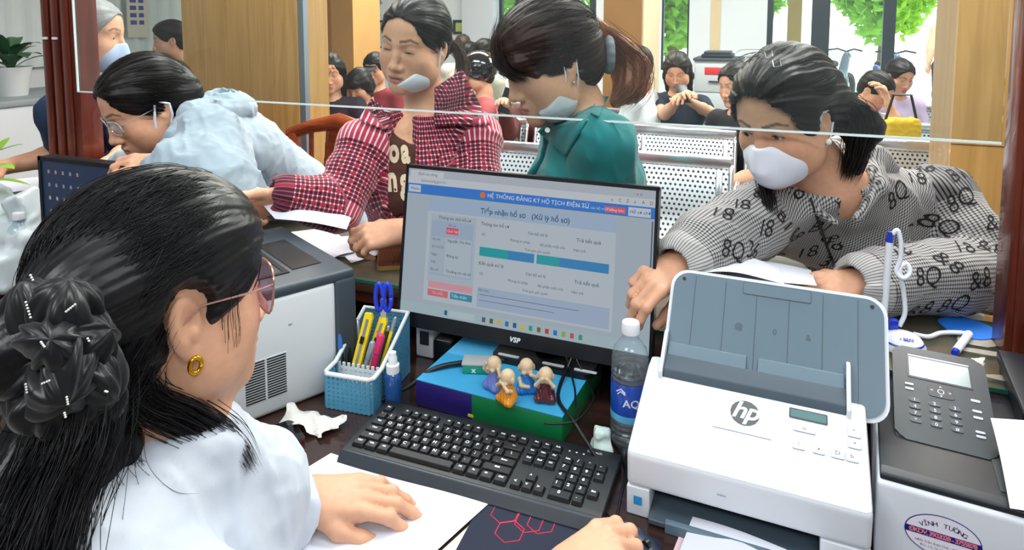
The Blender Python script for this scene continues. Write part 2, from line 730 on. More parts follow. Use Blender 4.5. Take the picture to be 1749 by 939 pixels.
def head_frame(yaw, pitch=0, roll=0):
    """columns: the person's right, forward, up. yaw 0 faces the camera, + turns to the picture's left; pitch + looks down; roll + leans the crown to the picture's right"""
    f0, r0 = -FWD, -RGT
    a, b, c = [math.radians(v) for v in (yaw, pitch, roll)]
    f = f0 * math.cos(a) + r0 * math.sin(a)
    r = r0 * math.cos(a) - f0 * math.sin(a)
    u = UP.copy()
    f, u = f * math.cos(b) - u * math.sin(b), u * math.cos(b) + f * math.sin(b)
    R = np.stack([r, f, u], 1)
    # roll about the viewing axis
    k = -FWD
    K = np.array([[0, -k[2], k[1]], [k[2], 0, -k[0]], [-k[1], k[0], 0]])
    c = -c
    Q = np.eye(3) + math.sin(c) * K + (1 - math.cos(c)) * K @ K
    return Q @ R


def head_ops(s, R, o, sc=1.0, eye=0.0050, eye_dz=0.0, mouth=0.0012, jaw=1.0, brow=0.0, nose=1.0):
    s.frame(R, o, sc)
    s.el((0, -.012, .026), (.072, .092, .084))
    s.el((0, .036, .038), (.060, .051, .052), k=.03)
    s.el((0, .030, -.028), (.0605, .060, .076), k=.03)
    for x in (-1, 1):
        s.chain([(x * .055, .005, -.045), (x * .047, .018, -.074), (x * .012, .073, -.101)], [.019, .019, .016], k=.03)
        s.el((x * .039, .058, -.030), (.026, .023, .024), k=.024)
        s.el((x * .038, .040, -.060), (.029, .031, .034), k=.03)
        s.rc((x * .012, .083, .0195 - brow * .004), (x * .044, .066, .021 + brow * .003), .0085, .007, k=.014)
    s.el((0, .081, -.100), (.019, .0145, .0155), k=.018)
    s.el((0, .083, -.072), (.028, .013, .021), k=.018)
    for x in (-1, 1):
        s.el((x * .031, .098, .000), (.019, .016, .0115), k=.012, mode='s')
    s.chain([(0, .0835, .012), (0, .0925, -.012), (0, .103 + .002 * nose, -.037)], [.0075, .0080, .0100], k=.011)
    s.el((0, .1055, -.0405), (.0112, .0098, .0088), k=.007)
    for x in (-1, 1):
        s.el((x * .0135, .0945, -.0445), (.0086, .0105, .0080), k=.006)
        s.el((x * .0068, .1000, -.0522), (.0036, .0055, .0036), k=.003, mode='s')
        e = (x * .031, .0725, 0)
        s.el(e, (.0148, .0140, .0132), k=.006)
    s.el((0, .0930, -.0675), (.0225, .0085, .0058), k=.005)
    s.el((0, .0915, -.0785), (.0195, .0085, .0066), k=.005)
    s.el((0, .1045, -.0730), (.0235, .0125, mouth), k=.0022, mode='s')
    for x in (-1, 1):
        if eye > 0.0005:
            s.el((x * .031, .0875, eye_dz - .001), (.0128, .0085, eye), k=.0018, mode='s')
    for x in (-1, 1):                                  # ears
        s.el((x * .0745, -.006, -.016), (.0075, .0175, .0310), k=.005, rot=(0.2, 0, x * .28))
        s.el((x * .0815, -.003, -.011), (.0055, .0105, .0185), k=.004, mode='s', rot=(0.2, 0, x * .28))
        s.el((x * .0765, .001, -.024), (.0045, .0055, .008), k=.003)
        s.el((x * .0735, .000, -.043), (.0055, .0075, .0085), k=.004)
    s.frame()


def head_color(R, o, sc=1.0, tint=1.0, lip=LIP, brows=1.0, base=None, brow_tilt=0.0):
    def fn(V):
        p = (V - o) @ R / sc
        c = np.repeat((SKIN * tint if base is None else base)[None], len(V), 0)
        x, y, z = np.abs(p[:, 0]), p[:, 1], p[:, 2]

        def put(mask, col, a=1.0):
            mm = np.clip(mask, 0, 1)[:, None] * a
            c[:] = c * (1 - mm) + np.asarray(col) * mm
        front = (y > .03) & (y < .14) & (z > -.13) & (z < .12) & (x < .09)
        # cheeks a little warmer, eye hollows a little darker
        put(np.exp(-(((x - .042) / .022) ** 2 + ((z + .035) / .022) ** 2)) * front, SKIN * A(1.02, .84, .82) * tint, .45)
        put(np.exp(-(((x - .031) / .018) ** 2 + ((z - .004) / .010) ** 2)) * front, SKIN * A(.78, .70, .68) * tint, .4)
        dl = np.minimum(((x / .0225) ** 2 + ((z + .0685 - .0015 * np.cos(x * 260)) / .0056) ** 2), ((x / .0195) ** 2 + ((z + .0790) / .0068) ** 2))
        put((1.15 - dl) * 3 * (y > .078) * front, lip, .9)
        put((.0016 - np.abs(z + .0733)) / .001 * (x < .0215) * (y > .08) * front, A(.12, .03, .03), .9)
        bz = .0235 + .22 * np.clip(x - .012, 0, .025) - .55 * np.clip(x - .037, 0, .03) + brow_tilt * (x - .03)
        w = .0042 - .06 * np.clip(x - .03, 0, .03)
        put((w - np.abs(z - bz)) / .0018 * (x > .011) * (x < .053) * front, A(.035, .026, .022), .82 * brows)
        return c
    return fn


def eyes(parent, R, o, sc=1.0, gaze=(0, 1, 0), lash=True, eye=0.0042, eye_dz=0.0, pairs=(-1, 1)):
    m = mat('eyeball', '#ffffff', 0.08, attr='Col', spec=0.6)
    for x in pairs:
        c = A(x * .031, .0725, 0)
        s = bmesh.new()
        bmesh.ops.create_uvsphere(s, u_segments=32, v_segments=24, radius=.0124)
        V = np.array([v.co[:] for v in s.verts]); fs = [[v.index for v in f.verts] for f in s.faces]
        s.free()
        g = nrm(gaze)
        a = np.arccos(np.clip((V @ g) / .0124, -1, 1))
        col = np.where((a < .22)[:, None], A(.008, .007, .007), np.where((a < .50)[:, None], A(.045, .022, .013), A(.62, .58, .55)))
        W = (c + V) @ R.T * sc + o
        me = bpy.data.meshes.new('eye')
        me.from_pydata([tuple(v) for v in W], [], fs)
        at = me.attributes.new('Col', 'FLOAT_COLOR', 'POINT')
        at.data.foreach_set('color', np.concatenate([col, np.ones((len(col), 1))], 1).astype(np.float32).ravel())
        me.polygons.foreach_set('use_smooth', [True] * len(me.polygons))
        me.materials.append(m)
        link(bpy.data.objects.new('eye', me), parent)
        if lash:
            zt = eye_dz - .001 + eye
            th = np.linspace(-1, 1, 13)
            P = np.stack([c[0] + .0135 * th, c[1] + .0150 * np.sqrt(np.maximum(1 - (.80 * th) ** 2, .05)), zt * (1 - th ** 2) + (eye_dz - .001) * th ** 2 + .0004], 1)
            tube('eyelashes', P @ R.T * sc + o, [.0008 * sc * (1.2 - abs(t) * .6) for t in th], mat('lash', '#17110f', 0.6), parent, n=6)


def limb(s, pts, rs, k=.02, squash=None):
    s.frame()
    s.chain(pts, rs, k, squash=squash)


def hand_pts(w, d, n, side, curls=(25, 30, 20), thumb=(.55, -.15), spread=1.0, sc=1.0, fc=None):
    """joints of a hand: w wrist, d direction of the fingers, n out of the back of the hand, side +1 if the thumb lies on d x n"""
    d = nrm(d); n = nrm(n - d * (np.asarray(n) @ d)); lat = np.cross(d, n) * side
    fingers = []
    for i, (l0, off, L) in enumerate(((.088, .026, (.042, .025, .021)), (.091, .008, (.047, .029, .022)), (.086, -.011, (.043, .027, .022)), (.077, -.028, (.033, .020, .019)))):
        c = curls if fc is None else fc[i]
        dirv = nrm(d + lat * off * 3.2 * spread)
        kn = w + d * l0 * sc + lat * off * sc + n * (.004 - .08 * abs(off)) * sc
        pts = [kn]; ang = 0
        for a, l in zip(c, L):
            ang += math.radians(a)
            pts.append(pts[-1] + (dirv * math.cos(ang) - n * math.sin(ang)) * l * sc)
        fingers.append(pts)
    t0 = w + d * .022 * sc + lat * .020 * sc - n * .004 * sc
    t1 = t0 + nrm(d * .70 + lat * thumb[0] + n * thumb[1]) * .044 * sc
    t2 = t1 + nrm(d * .85 + lat * (thumb[0] - .30) + n * (thumb[1] - .05)) * .034 * sc
    t3 = t2 + nrm(d * .95 + lat * (thumb[0] - .50) + n * (thumb[1] - .12)) * .027 * sc
    return dict(w=w, d=d, n=n, lat=lat, f=fingers, t=[t0, t1, t2, t3], sc=sc)


def hand_ops(s, h):
    s.frame()
    sc, w, d, n, lat = h['sc'], h['w'], h['d'], h['n'], h['lat']
    sq = (n, .62)
    s.rc(w - d * .02 * sc, w + d * .018 * sc, .0270 * sc, .0275 * sc, k=.02, squash=(n, .72))
    for i, f in enumerate(h['f']):
        off = (.016, .006, -.006, -.016)[i]
        s.rc(w + d * .015 * sc + lat * off * sc, f[0] - n * .004 * sc, .0165 * sc, .0118 * sc, k=.010)
    s.el(w + d * .045 * sc + lat * .004 * sc - n * .004 * sc, A(.027, .040, .013) * sc, k=.012, rot=np.stack([lat, d, n], 1))
    s.el(w + d * .035 * sc + lat * .020 * sc - n * .008 * sc, A(.014, .026, .014) * sc, k=.012, rot=np.stack([lat, d, n], 1))
    for i, f in enumerate(h['f']):
        r = (.0092, .0094, .0090, .0080)[i] * sc
        s.chain(f, [r * 1.10, r, r * .92, r * .80], k=.0035)
        s.el(f[1] + n * .001 * sc, A(1, 1, 1) * r * 1.08, k=.004)
    t = h['t']
    s.chain(t, [.0150 * sc, .0118 * sc, .0108 * sc, .0088 * sc], k=.008)


def nails(parent, h, m, which=(0, 1, 2, 3, 4)):
    ch = list(h['f']) + [h['t']]
    for i in which:
        p2, p3 = ch[i][-2], ch[i][-1]
        d = nrm(p3 - p2)
        n = h['n'] if i < 4 else nrm(h['n'] * .8 + h['lat'] * .3)
        n = nrm(n - d * (n @ d))
        sd = np.cross(d, n)
        r = (.0055, .0056, .0053, .0045, .0064)[i] * h['sc']
        c = p3 + d * .001 + n * r * .92
        s = bmesh.new()
        bmesh.ops.create_uvsphere(s, u_segments=14, v_segments=8, radius=1)
        Rm = np.stack([sd, d, n], 1)
        for v in s.verts:
            v.co = Vector(c + Rm @ (np.array(v.co[:]) * A(r * .95, r * 1.35, r * .38)))
        bm_obj('fingernail', s, m, parent, smooth=True)


def wrinkles(amp, freq, seed=0, where=None):
    if freq < 60: amp, freq = amp * .85, freq * 2.3
    def fn(P):
        a = vnoise(P, freq, seed)
        b = vnoise(P * A(1, 1, .55).astype(P.dtype), freq * 2.1, seed + 7)
        d = -amp * (.75 * np.exp(-(a / .20) ** 2) + .45 * np.exp(-(b / .22) ** 2) - .3 + .12 * a)
        if where is not None: d = d * where(P)
        return d
    return fn


def torso_ops(s, J, g=0.0, w=1.0, bust=.03):
    """J: pelvis, waist, chest, neck, sl, sr (shoulder joints). g grows every radius"""
    s.frame()
    lat = nrm(J['sl'] - J['sr'])
    spn = nrm(J['neck'] - J['pelvis'])
    fr = nrm(np.cross(lat, spn)) * J.get('fs', 1)
    sq = (fr, .66)
    s.rc(J['pelvis'], J['waist'], .165 * w + g, .135 * w + g, k=.06, squash=sq)
    s.rc(J['waist'], J['chest'], .135 * w + g, .150 * w + g, k=.06, squash=sq)
    s.rc(J['chest'], J['chest'] * .35 + J['neck'] * .65, .150 * w + g, .085 * w + g, k=.06, squash=sq)
    for sh in (J['sl'], J['sr']):
        s.rc(sh, J['neck'] - spn * .02, .050 + g, .045 + g, k=.04)
        s.rc(sh - spn * .03, J['chest'], .052 + g, .10 * w + g, k=.05, squash=sq)
    if bust:
        c = J['chest'] * .9 + J['waist'] * .1
        for x in (-1, 1):
            s.el(c + lat * x * .065 * w + fr * .075 * w, A(.058, .058, .058) * w + g, k=.05)


def arm_ops(s, sh, el, wr, g=0.0, r=(.050, .041, .030), k=.02):
    s.frame()
    m = sh * .5 + el * .5
    f = el * .65 + wr * .35
    s.chain([sh, m, el], [r[0] + g, r[0] * .92 + g, r[1] + g], k=k)
    s.chain([el, f, wr], [r[1] + g, r[1] * 1.0 + g, r[2] + g], k=k)


def cloth_uv(J, arms, cyl=True):
    """pattern coordinates that run along the torso and along each sleeve"""
    lat = nrm(J['sl'] - J['sr']); spn = nrm(J['neck'] - J['pelvis'])

    def fn(V):
        q = V - J['chest']
        fr = nrm(np.cross(lat, spn)) * J.get('fs', 1)
        uv = np.stack([q @ lat if not cyl else .15 * np.arctan2(q @ lat, np.abs(q @ fr) + .06), q @ spn, np.zeros(len(V))], 1)
        # distance to the torso axis against the distance to each arm
        ab = J['neck'] - J['pelvis']
        t = np.clip(((V - J['pelvis']) @ ab) / (ab @ ab), 0, 1)
        dt = np.linalg.norm(V - J['pelvis'] - t[:, None] * ab, axis=1) - .12
        for sh, elb, wr in arms:
            L0 = np.linalg.norm(elb - sh)
            sh2 = sh + (elb - sh) * .12
            for a, b, off in ((sh2, elb, 0), (elb, wr, L0)):
                d = b - a; L = np.linalg.norm(d); d = d / L
                tt = np.clip((V - a) @ d, 0, L)
                rad = V - a - tt[:, None] * d
                dd = np.linalg.norm(rad, axis=1) - .045
                e1 = nrm(np.cross(d, A(.3, .2, .93))); e2 = np.cross(d, e1)
                ang = np.arctan2(rad @ e2, rad @ e1)
                m = dd < dt
                uv[m, 0] = ang[m] * .052; uv[m, 1] = (tt + off)[m]
                dt = np.where(m, dd, dt)
        return uv
    return fn


def head_at(px, py, dep, yaw, pitch=0, roll=0, sc=1.0, ref=(0, .08, 0)):
    """R, o of a head whose point ref (between the eyes unless said otherwise) stands at that place"""
    R = head_frame(yaw, pitch, roll)
    return R, atD(px, py, dep) - R @ (A(*ref) * sc)


def loc(R, o, sc):
    return lambda *p: o + R @ (A(*p) * sc)


HAIR = lambda: mat('hair_black', '#100d0c', .42, spec=.3)


def combed(R, o, sc, axis_from, axis_to, amp=.0011, freq=46, seed=1):
    """fine ridges that run from axis_from towards axis_to over the head"""
    a = o + R @ (A(*axis_from) * sc); b = o + R @ (A(*axis_to) * sc)
    d = nrm(b - a); e1 = nrm(np.cross(d, A(.21, .33, .91))); e2 = np.cross(d, e1)
    def fn(P):
        q = P - a
        ang = np.arctan2(q @ e2, q @ e1)
        n = vnoise(P, 28, seed)
        return amp * (.8 * np.sin(ang * freq + 3 * n) + 1.2 * np.sin(ang * 11 + 2 * n))
    return fn


def hair_cap(s, R, o, sc, t=.008, front=(.070, .085, .098), face_c=(0, .095, -.030), low=True, back=True, er=1.0):
    s.frame(R, o, sc)
    s.el((0, -.014, .029), (.0745 + t, .095 + t, .086 + t))
    s.el((0, .025, .045), (.060 + t, .058 + t, .052 + t), k=.03)
    if back: s.el((0, -.050, -.022), (.060 + t, .050 + t, .062 + t), k=.03)
    s.el(face_c, front, k=.006, mode='s')
    if low:
        s.el((0, .055, -.095), (.13, .095, .070), k=.012, mode='s')
        for x in (-1, 1):
            s.el((x * (.062 + .022 * er), .002, -.020), (.022 * er, .022 * min(er, 1.15), .036 * min(er, 1.15)), k=.008, mode='s')


def ell_strands(R, o, sc, starts, end, n, rad, m, parent, name='hair_strands', seed=0, M=22, jit=.02, ctr=(0, -.012, .028), lift=.0105, avoid=None):
    """strands that lie on the head from points on the hairline (directions from ctr) to one gathering point"""
    rs = np.random.RandomState(seed)
    axes = A(.0745, .095, .086) + lift
    st = np.array(starts, float)
    t = rs.rand(n) * (len(st) - 1); i = t.astype(int).clip(0, len(st) - 2); f = (t - i)[:, None]
    a = st[i] * (1 - f) + st[i + 1] * f + rs.normal(size=(n, 3)) * jit
    b = np.array(end, float)[None] + rs.normal(size=(n, 3)) * jit * .9
    a = (a - ctr) / axes; b = (b - ctr) / axes
    a /= np.linalg.norm(a, axis=1, keepdims=True); b /= np.linalg.norm(b, axis=1, keepdims=True)
    om = np.arccos(np.clip((a * b).sum(1), -.999, .999))[:, None, None]
    u = np.linspace(0, 1, M)[None, :, None]
    P = (np.sin((1 - u) * om) * a[:, None] + np.sin(u * om) * b[:, None]) / np.sin(om)
    P = P * (1 + .018 * rs.normal(size=(n, 1, 1)) + .012 * np.sin(u * 9 + rs.rand(n, 1, 1) * 6))
    P = P * axes + np.array(ctr)
    if avoid is not None:
        inside = ((((P - np.array(avoid[0])) / np.array(avoid[1])) ** 2).sum(2) < 1).any(1)
        P = P[~inside]
    return tubes(name, P @ R.T * sc + o, rad, m, parent)


def bundle(guides, n, spread, rad, m, parent, seed=0, M=26, name='hair_lock', flat_axis=None):
    """strands that follow a few guide curves (each a list of world points)"""
    rs = np.random.RandomState(seed)
    G = np.stack([spline(g, M) for g in guides])
    t = rs.rand(n) * (len(G) - 1); i = t.astype(int).clip(0, max(len(G) - 2, 0)); f = (t - i)[:, None, None]
    P = G[i] * (1 - f) + G[np.minimum(i + 1, len(G) - 1)] * f
    sp = spread if np.ndim(spread) else [spread, spread]
    w = np.linspace(sp[0], sp[1], M)[None, :, None]
    P = P + rs.normal(size=(n, 1, 3)) * w + .25 * w * np.sin(np.linspace(0, 7, M)[None, :, None] + rs.rand(n, 1, 3) * 6)
    return tubes(name, P, rad, m, parent)


def mask_ops(s, R, o, sc, top=-.016, bulge=.0):
    s.frame(R, o, sc)
    s.el((0, .052, -.062), (.0655, .056, .062))
    s.rc((0, .100, -.024), (0, .108 + bulge, -.060), .010, .014, k=.03)
    s.el((0, .088, -.088), (.024, .022, .020), k=.025)
    s.half((0, .10, top), (0, -.22, 1), .004)
    s.half((0, .022, 0), (0, -1, .10), .004)
    s.half((0, .05, -.108), (0, -.55, -1), .010)


def glasses(parent, R, o, sc, col, lens_col, w=.029, h=.023, arms=True, r=.0011, shape=2.6, tilt=0.0):
    L = loc(R, o, sc)
    mf = mat('spectacle_' + col.strip('#'), col, .2, metal=.6)
    ml = pane_mat('lens_' + lens_col.strip('#'), lens_col, .03)
    g = link(bpy.data.objects.new('spectacles', None), parent)
    for x in (-1, 1):
        P = []
        for a in np.linspace(0, 2 * math.pi, 33):
            c, s_ = math.cos(a), math.sin(a)
            q = (abs(c) ** shape + abs(s_) ** shape) ** (-1 / shape)
            P.append(L(x * .034 + w * q * c, .098 - .22 * max(abs(x * .034 + w * q * c) - .02, 0), -.004 + h * q * s_))
        tube('rim', P, r * sc, mf, g, 6)
        mesh_obj('lens', P[:-1], [list(range(32))], ml, g)
        if arms: tube('temple_arm', [L(x * .0625, .088, .004), L(x * .0755, .06, .005), L(x * .0790, .005, .003), L(x * .0785, -.010, -.012)], .0011 * sc, mf, g, 6)
    tube('bridge', [L(-.006, .097, .0), L(0, .1005, .003), L(.006, .097, .0)], r * sc, mf, g, 6)
    return g


def project_print(o, items, m, parent, off=.0007, name='printed_letters'):
    """lettering laid on a cloth surface: items of (text, size, point, x axis, y axis)"""
    bv = bvh_of(o)
    V, Q = [], []
    for body, size, p, x, y, bold, shear in items:
        me = text_mesh(body, size, 'CENTER', shear=shear, bold=bold)
        bm = bmesh.new(); bm.from_mesh(me)
        bmesh.ops.triangulate(bm, faces=bm.faces[:])
        bmesh.ops.subdivide_edges(bm, edges=[e for e in bm.edges if e.calc_length() > size * .22], cuts=1)
        bmesh.ops.triangulate(bm, faces=bm.faces[:])
        n = nrm(np.cross(x, y))
        base = len(V); ok = []
        for v in bm.verts:
            w = p + x * v.co.x + y * v.co.y
            hit = bv.ray_cast(Vector(w + n * .08), Vector(-n), .16)
            if hit[0] is None:
                hit = bv.find_nearest(Vector(w))
            V.append(np.array(hit[0]) + np.array(hit[1]) * off)
        for i, v in enumerate(bm.verts): v.index = i
        W = np.array(V[base:])
        for f in bm.faces:                                   # leave out what would be stretched across a fold
            t = [v.index for v in f.verts]
            if max(np.linalg.norm(W[t[0]] - W[t[1]]), np.linalg.norm(W[t[1]] - W[t[2]]), np.linalg.norm(W[t[2]] - W[t[0]])) < size * .62: Q.append([base + i for i in t])
        bm.free()
    return mesh_obj(name, V, Q, m, parent)


def patch_on(o, quad, m, parent, name, off, uv=None, dep=1.7, puff=.0, nu=14, nv=10, th=.004):
    """a flap of cloth lying on the garment o: its four corners as seen in the photograph, off the surface by off, puffed in the middle"""
    bv = bvh_of(o)
    q = [np.array(c, float) for c in quad]
    G = np.zeros((nv + 1, nu + 1, 3)); D = np.full((nv + 1, nu + 1), np.nan)
    rays = {}
    for j in range(nv + 1):
        for i in range(nu + 1):
            u, v = i / nu, j / nv
            c = q[0] * (1 - u) * (1 - v) + q[1] * u * (1 - v) + q[2] * u * v + q[3] * (1 - u) * v
            r = ray(c[0], c[1]); rays[j, i] = r
            h = bv.ray_cast(Vector(CAM), Vector(nrm(r)))
            if h[0] is not None: D[j, i] = h[3] / np.linalg.norm(r)
    ok = ~np.isnan(D) & (np.abs(D - dep) < .2)
    D[~ok] = np.nan
    fill = np.nanmedian(D) if ok.any() else dep
    for _ in range(30):                                     # spread the depth where the flap stands clear of the garment
        for j in range(nv + 1):
            for i in range(nu + 1):
                if np.isnan(D[j, i]):
                    nb = [D[b, a] for b, a in ((j - 1, i), (j + 1, i), (j, i - 1), (j, i + 1)) if 0 <= b <= nv and 0 <= a <= nu and not np.isnan(D[b, a])]
                    if nb: D[j, i] = np.mean(nb)
    D = np.where(np.isnan(D), fill, D)
    for _ in range(4):
        E = np.pad(D, 1, mode='edge')
        D = .5 * D + .125 * (E[:-2, 1:-1] + E[2:, 1:-1] + E[1:-1, :-2] + E[1:-1, 2:])
    V, Q = [], []
    for lay in (0, 1):
        for j in range(nv + 1):
            for i in range(nu + 1):
                u, v = i / nu, j / nv
                d = D[j, i] - off - puff * math.sin(math.pi * u) * math.sin(math.pi * min(v * .8 + .2, 1)) - lay * th
                V.append(CAM + rays[j, i] * d)
    N = (nu + 1) * (nv + 1); ix = lambda i, j, l: l * N + j * (nu + 1) + i
    for j in range(nv):
        for i in range(nu):
            Q += [(ix(i, j, 1), ix(i + 1, j, 1), ix(i + 1, j + 1, 1), ix(i, j + 1, 1)), (ix(i, j, 0), ix(i, j + 1, 0), ix(i + 1, j + 1, 0), ix(i + 1, j, 0))]
    for i in range(nu): Q += [(ix(i, 0, 0), ix(i + 1, 0, 0), ix(i + 1, 0, 1), ix(i, 0, 1)), (ix(i, nv, 1), ix(i + 1, nv, 1), ix(i + 1, nv, 0), ix(i, nv, 0))]
    for j in range(nv): Q += [(ix(0, j, 1), ix(0, j + 1, 1), ix(0, j + 1, 0), ix(0, j, 0)), (ix(nu, j, 0), ix(nu, j + 1, 0), ix(nu, j + 1, 1), ix(nu, j, 1))]
    return np_obj(name, V, Q, m, parent, attrs={'weave': uv} if uv else None)

# ------------------------------------------------------------------ the hall
M_wall = mat('wall_paint', '#dfe5ea', 0.75, noise=0.02, nscale=3)
M_cream = mat('cream_tone', '#d9c4a0', 0.7, noise=0.03, nscale=4)
M_ceil = mat('ceiling_paint', '#eef0f0', 0.8)
M_floor = mat('floor_tile', '#9a938a', 0.35, noise=0.06, nscale=5)
M_ash = wood('ash_veneer', '#b68f55', '#a27c44', 'Z', 5.0, 0.4, 0.15)
M_ash2 = wood('ash_veneer_dark', '#a3814f', '#8f7044', 'Z', 5.0, 0.45, 0.1)
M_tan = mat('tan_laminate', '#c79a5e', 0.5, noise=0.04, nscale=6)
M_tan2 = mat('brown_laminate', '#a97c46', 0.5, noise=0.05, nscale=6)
M_mahog = wood('mahogany', '#6e2c1b', '#4f1c12', 'Z', 7.0, 0.32, 0.35)
M_mahogX = wood('mahogany_x', '#6a3120', '#4c2015', 'X', 6.0, 0.35, 0.3)
M_frame = mat('dark_frame', '#2f3b44', 0.4)
M_steel = mat('steel_trim', '#9aa7b0', 0.35, metal=0.8)
M_white = mat('white_plastic', '#e6eaee', 0.35, noise=0.015, nscale=30)
M_black = mat('black_plastic', '#14171b', 0.35, bump=0.05)
M_dgrey = mat('dark_grey_plastic', '#33393f', 0.42, bump=0.08, bscale=1200)
M_paper = mat('paper', '#dfe3ee', 0.75, noise=0.015, nscale=20)
M_glass = mat('clear_glass', '#ffffff', 0.02, trans=1.0, ior=1.45)


def pane_mat(name, tint='#f4fbf8', haze=0.05):
    """thin sheet: see-through, mirror at grazing angles, a little pale haze mixed into its colour"""
    if name in MATS: return MATS[name]
    m = bpy.data.materials.new(name)
    m.use_nodes = True
    nt = m.node_tree
    nt.nodes.clear()
    out = nt.nodes.new('ShaderNodeOutputMaterial')
    tr = nt.nodes.new('ShaderNodeBsdfTransparent')
    tr.inputs['Color'].default_value = hexc(tint)
    gl = nt.nodes.new('ShaderNodeBsdfGlossy')
    gl.inputs['Roughness'].default_value = 0.02
    df = nt.nodes.new('ShaderNodeBsdfDiffuse')
    df.inputs['Color'].default_value = hexc('#dfe6ea')
    fr = nt.nodes.new('ShaderNodeFresnel')
    ge = nt.nodes.new('ShaderNodeNewGeometry')           # the same mirror from either face of the sheet
    io = nt.nodes.new('ShaderNodeMath'); io.operation = 'MULTIPLY_ADD'
    io.inputs[1].default_value = 1 / 1.45 - 1.45; io.inputs[2].default_value = 1.45
    nt.links.new(ge.outputs['Backfacing'], io.inputs[0]); nt.links.new(io.outputs[0], fr.inputs['IOR'])
    m1 = nt.nodes.new('ShaderNodeMixShader')
    m1.inputs[0].default_value = haze  # share of pale diffuse painted in as haze
    m2 = nt.nodes.new('ShaderNodeMixShader')
    nt.links.new(tr.outputs[0], m1.inputs[1]); nt.links.new(df.outputs[0], m1.inputs[2])
    nt.links.new(fr.outputs[0], m2.inputs[0])
    nt.links.new(m1.outputs[0], m2.inputs[1]); nt.links.new(gl.outputs[0], m2.inputs[2])
    nt.links.new(m2.outputs[0], out.inputs['Surface'])
    MATS[name] = m
    return m


def struct(name, o):
    o.name = name
    o['kind'] = 'structure'
    return o


def bxx(name, x0, x1, y0, y1, z0, z1, m, parent=None, bev=0.0):
    return box(name, ((x0 + x1) / 2, (y0 + y1) / 2, (z0 + z1) / 2), (x1 - x0, y1 - y0, z1 - z0), m, parent, bev)


XL, XR, YB, YF, ZC = -5.6, 4.0, 7.5, -2.6, 3.0
f = struct('floor', bxx('floor', XL, XR, YF, YB + .15, -0.1, 0, M_floor))
# floor tiles that the picture could show between the benches
struct('ceiling', bxx('ceiling', XL, XR, YF, YB + .15, ZC, ZC + .1, M_ceil))
struct('wall_left', bxx('wall', XL - .15, XL, YF, YB + .15, 0, ZC, M_wall))
struct('wall_right', bxx('wall', XR, XR + .15, YF, YB + .15, 0, ZC, M_wall))
struct('wall_near', bxx('wall', XL, XR, YF - .15, YF, 0, ZC, mat('near_wall_paint', '#8b8f94', .8)))
wb = bpy.data.objects.new('wall_back', None); link(wb); wb['kind'] = 'structure'
segs = [(XL, -3.22, 0, ZC), (-1.98, -1.23, 0, ZC), (-.93, -.13, 0, ZC), (1.62, XR, 0, ZC), (-3.22, -1.98, 2.5, ZC), (-1.23, -.93, 2.5, ZC), (-.13, 1.62, 2.6, ZC),
        (-3.22, -1.98, 0, .55), (-1.23, -.93, 0, .95)]
for x0, x1, z0, z1 in segs:
    bxx('wall_panel', x0, x1, YB, YB + .15, z0, z1, M_wall, wb)
bxx('column', -3.62, -3.2, YB - .18, YB, 0, ZC, mat('grey_paint', '#c3c9d2', .7), wb)
bxx('shadow_stripe', -.70, -.60, YB - .012, YB, 0.9, ZC, M_cream, wb)  # faint tan shadow laid on the wall as colour
# the windows and the glazed door leaf in the back wall
M_pane = pane_mat('window_pane', '#eef7f6', 0.03)


def window(name, x0, x1, z0, z1, mull=(), rails=(), w=.05):
    e = bpy.data.objects.new(name, None); link(e); e['kind'] = 'structure'
    y = YB + .05
    for a, b in ((x0, x0 + w), (x1 - w, x1)):
        bxx('frame', a, b, y - .03, y + .03, z0, z1, M_frame, e)
    for x, ww in mull:
        bxx('mullion', x, x + ww, y - .04, y + .04, z0, z1, M_frame, e)
    bxx('frame', x0, x1, y - .03, y + .03, z1 - w, z1, M_frame, e)
    bxx('frame', x0, x1, y - .03, y + .03, z0, z0 + w, M_frame, e)
    for z in rails:
        bxx('rail', x0, x1, y - .025, y + .025, z, z + .07, M_frame, e)
    xs = sorted([x0] + [m[0] + m[1] / 2 for m in mull] + [x1])
    for a, b in zip(xs[:-1], xs[1:]):
        bxx('pane', a + .01, b - .01, y - .003, y + .003, z0 + .01, z1 - .01, M_pane, e)
    return e


window('window_1', -3.22, -1.98, .55, 2.5, mull=((-2.99, .05), (-2.06, .03)))
window('window_2', -1.23, -.93, .95, 2.5, w=.02)
window('window_3', -.13, .36, 0.0, 2.6, mull=(), w=.06)
window('door_1', .36, 1.06, 0.0, 2.6, rails=(.70,), w=.11)
struct('trim_1', bxx('trim', .07, .21, YB + .16, YB + .4, 0, 2.7, M_tan))
# left wall: a long curtained window, a poster on it
cw = bpy.data.objects.new('window_4', None); link(cw); cw['kind'] = 'structure'
M_curt = mat('pale_curtain', '#cfdbdc', .8, noise=.03, nscale=6)
bm = bmesh.new()
pts = [(XL + .06 + .02 * math.sin(y * 42), y) for y in np.arange(2.3, 6.3, .03)]
lo_ = [bm.verts.new((x, y, 1.12)) for x, y in pts]; hi_ = [bm.verts.new((x, y, 2.6)) for x, y in pts]
for i in range(len(pts) - 1): bm.faces.new((lo_[i], lo_[i + 1], hi_[i + 1], hi_[i]))
bm_obj('curtain', bm, M_curt, cw, smooth=True)
bxx('curtain_rail', XL, XL + .08, 2.25, 6.35, 2.6, 2.64, M_steel, cw)
# pillars clad in veneer
def pillar(name, x0, x1, y0, y1, m, cap=True):
    e = bpy.data.objects.new(name, None); link(e); e['kind'] = 'structure'
    return e


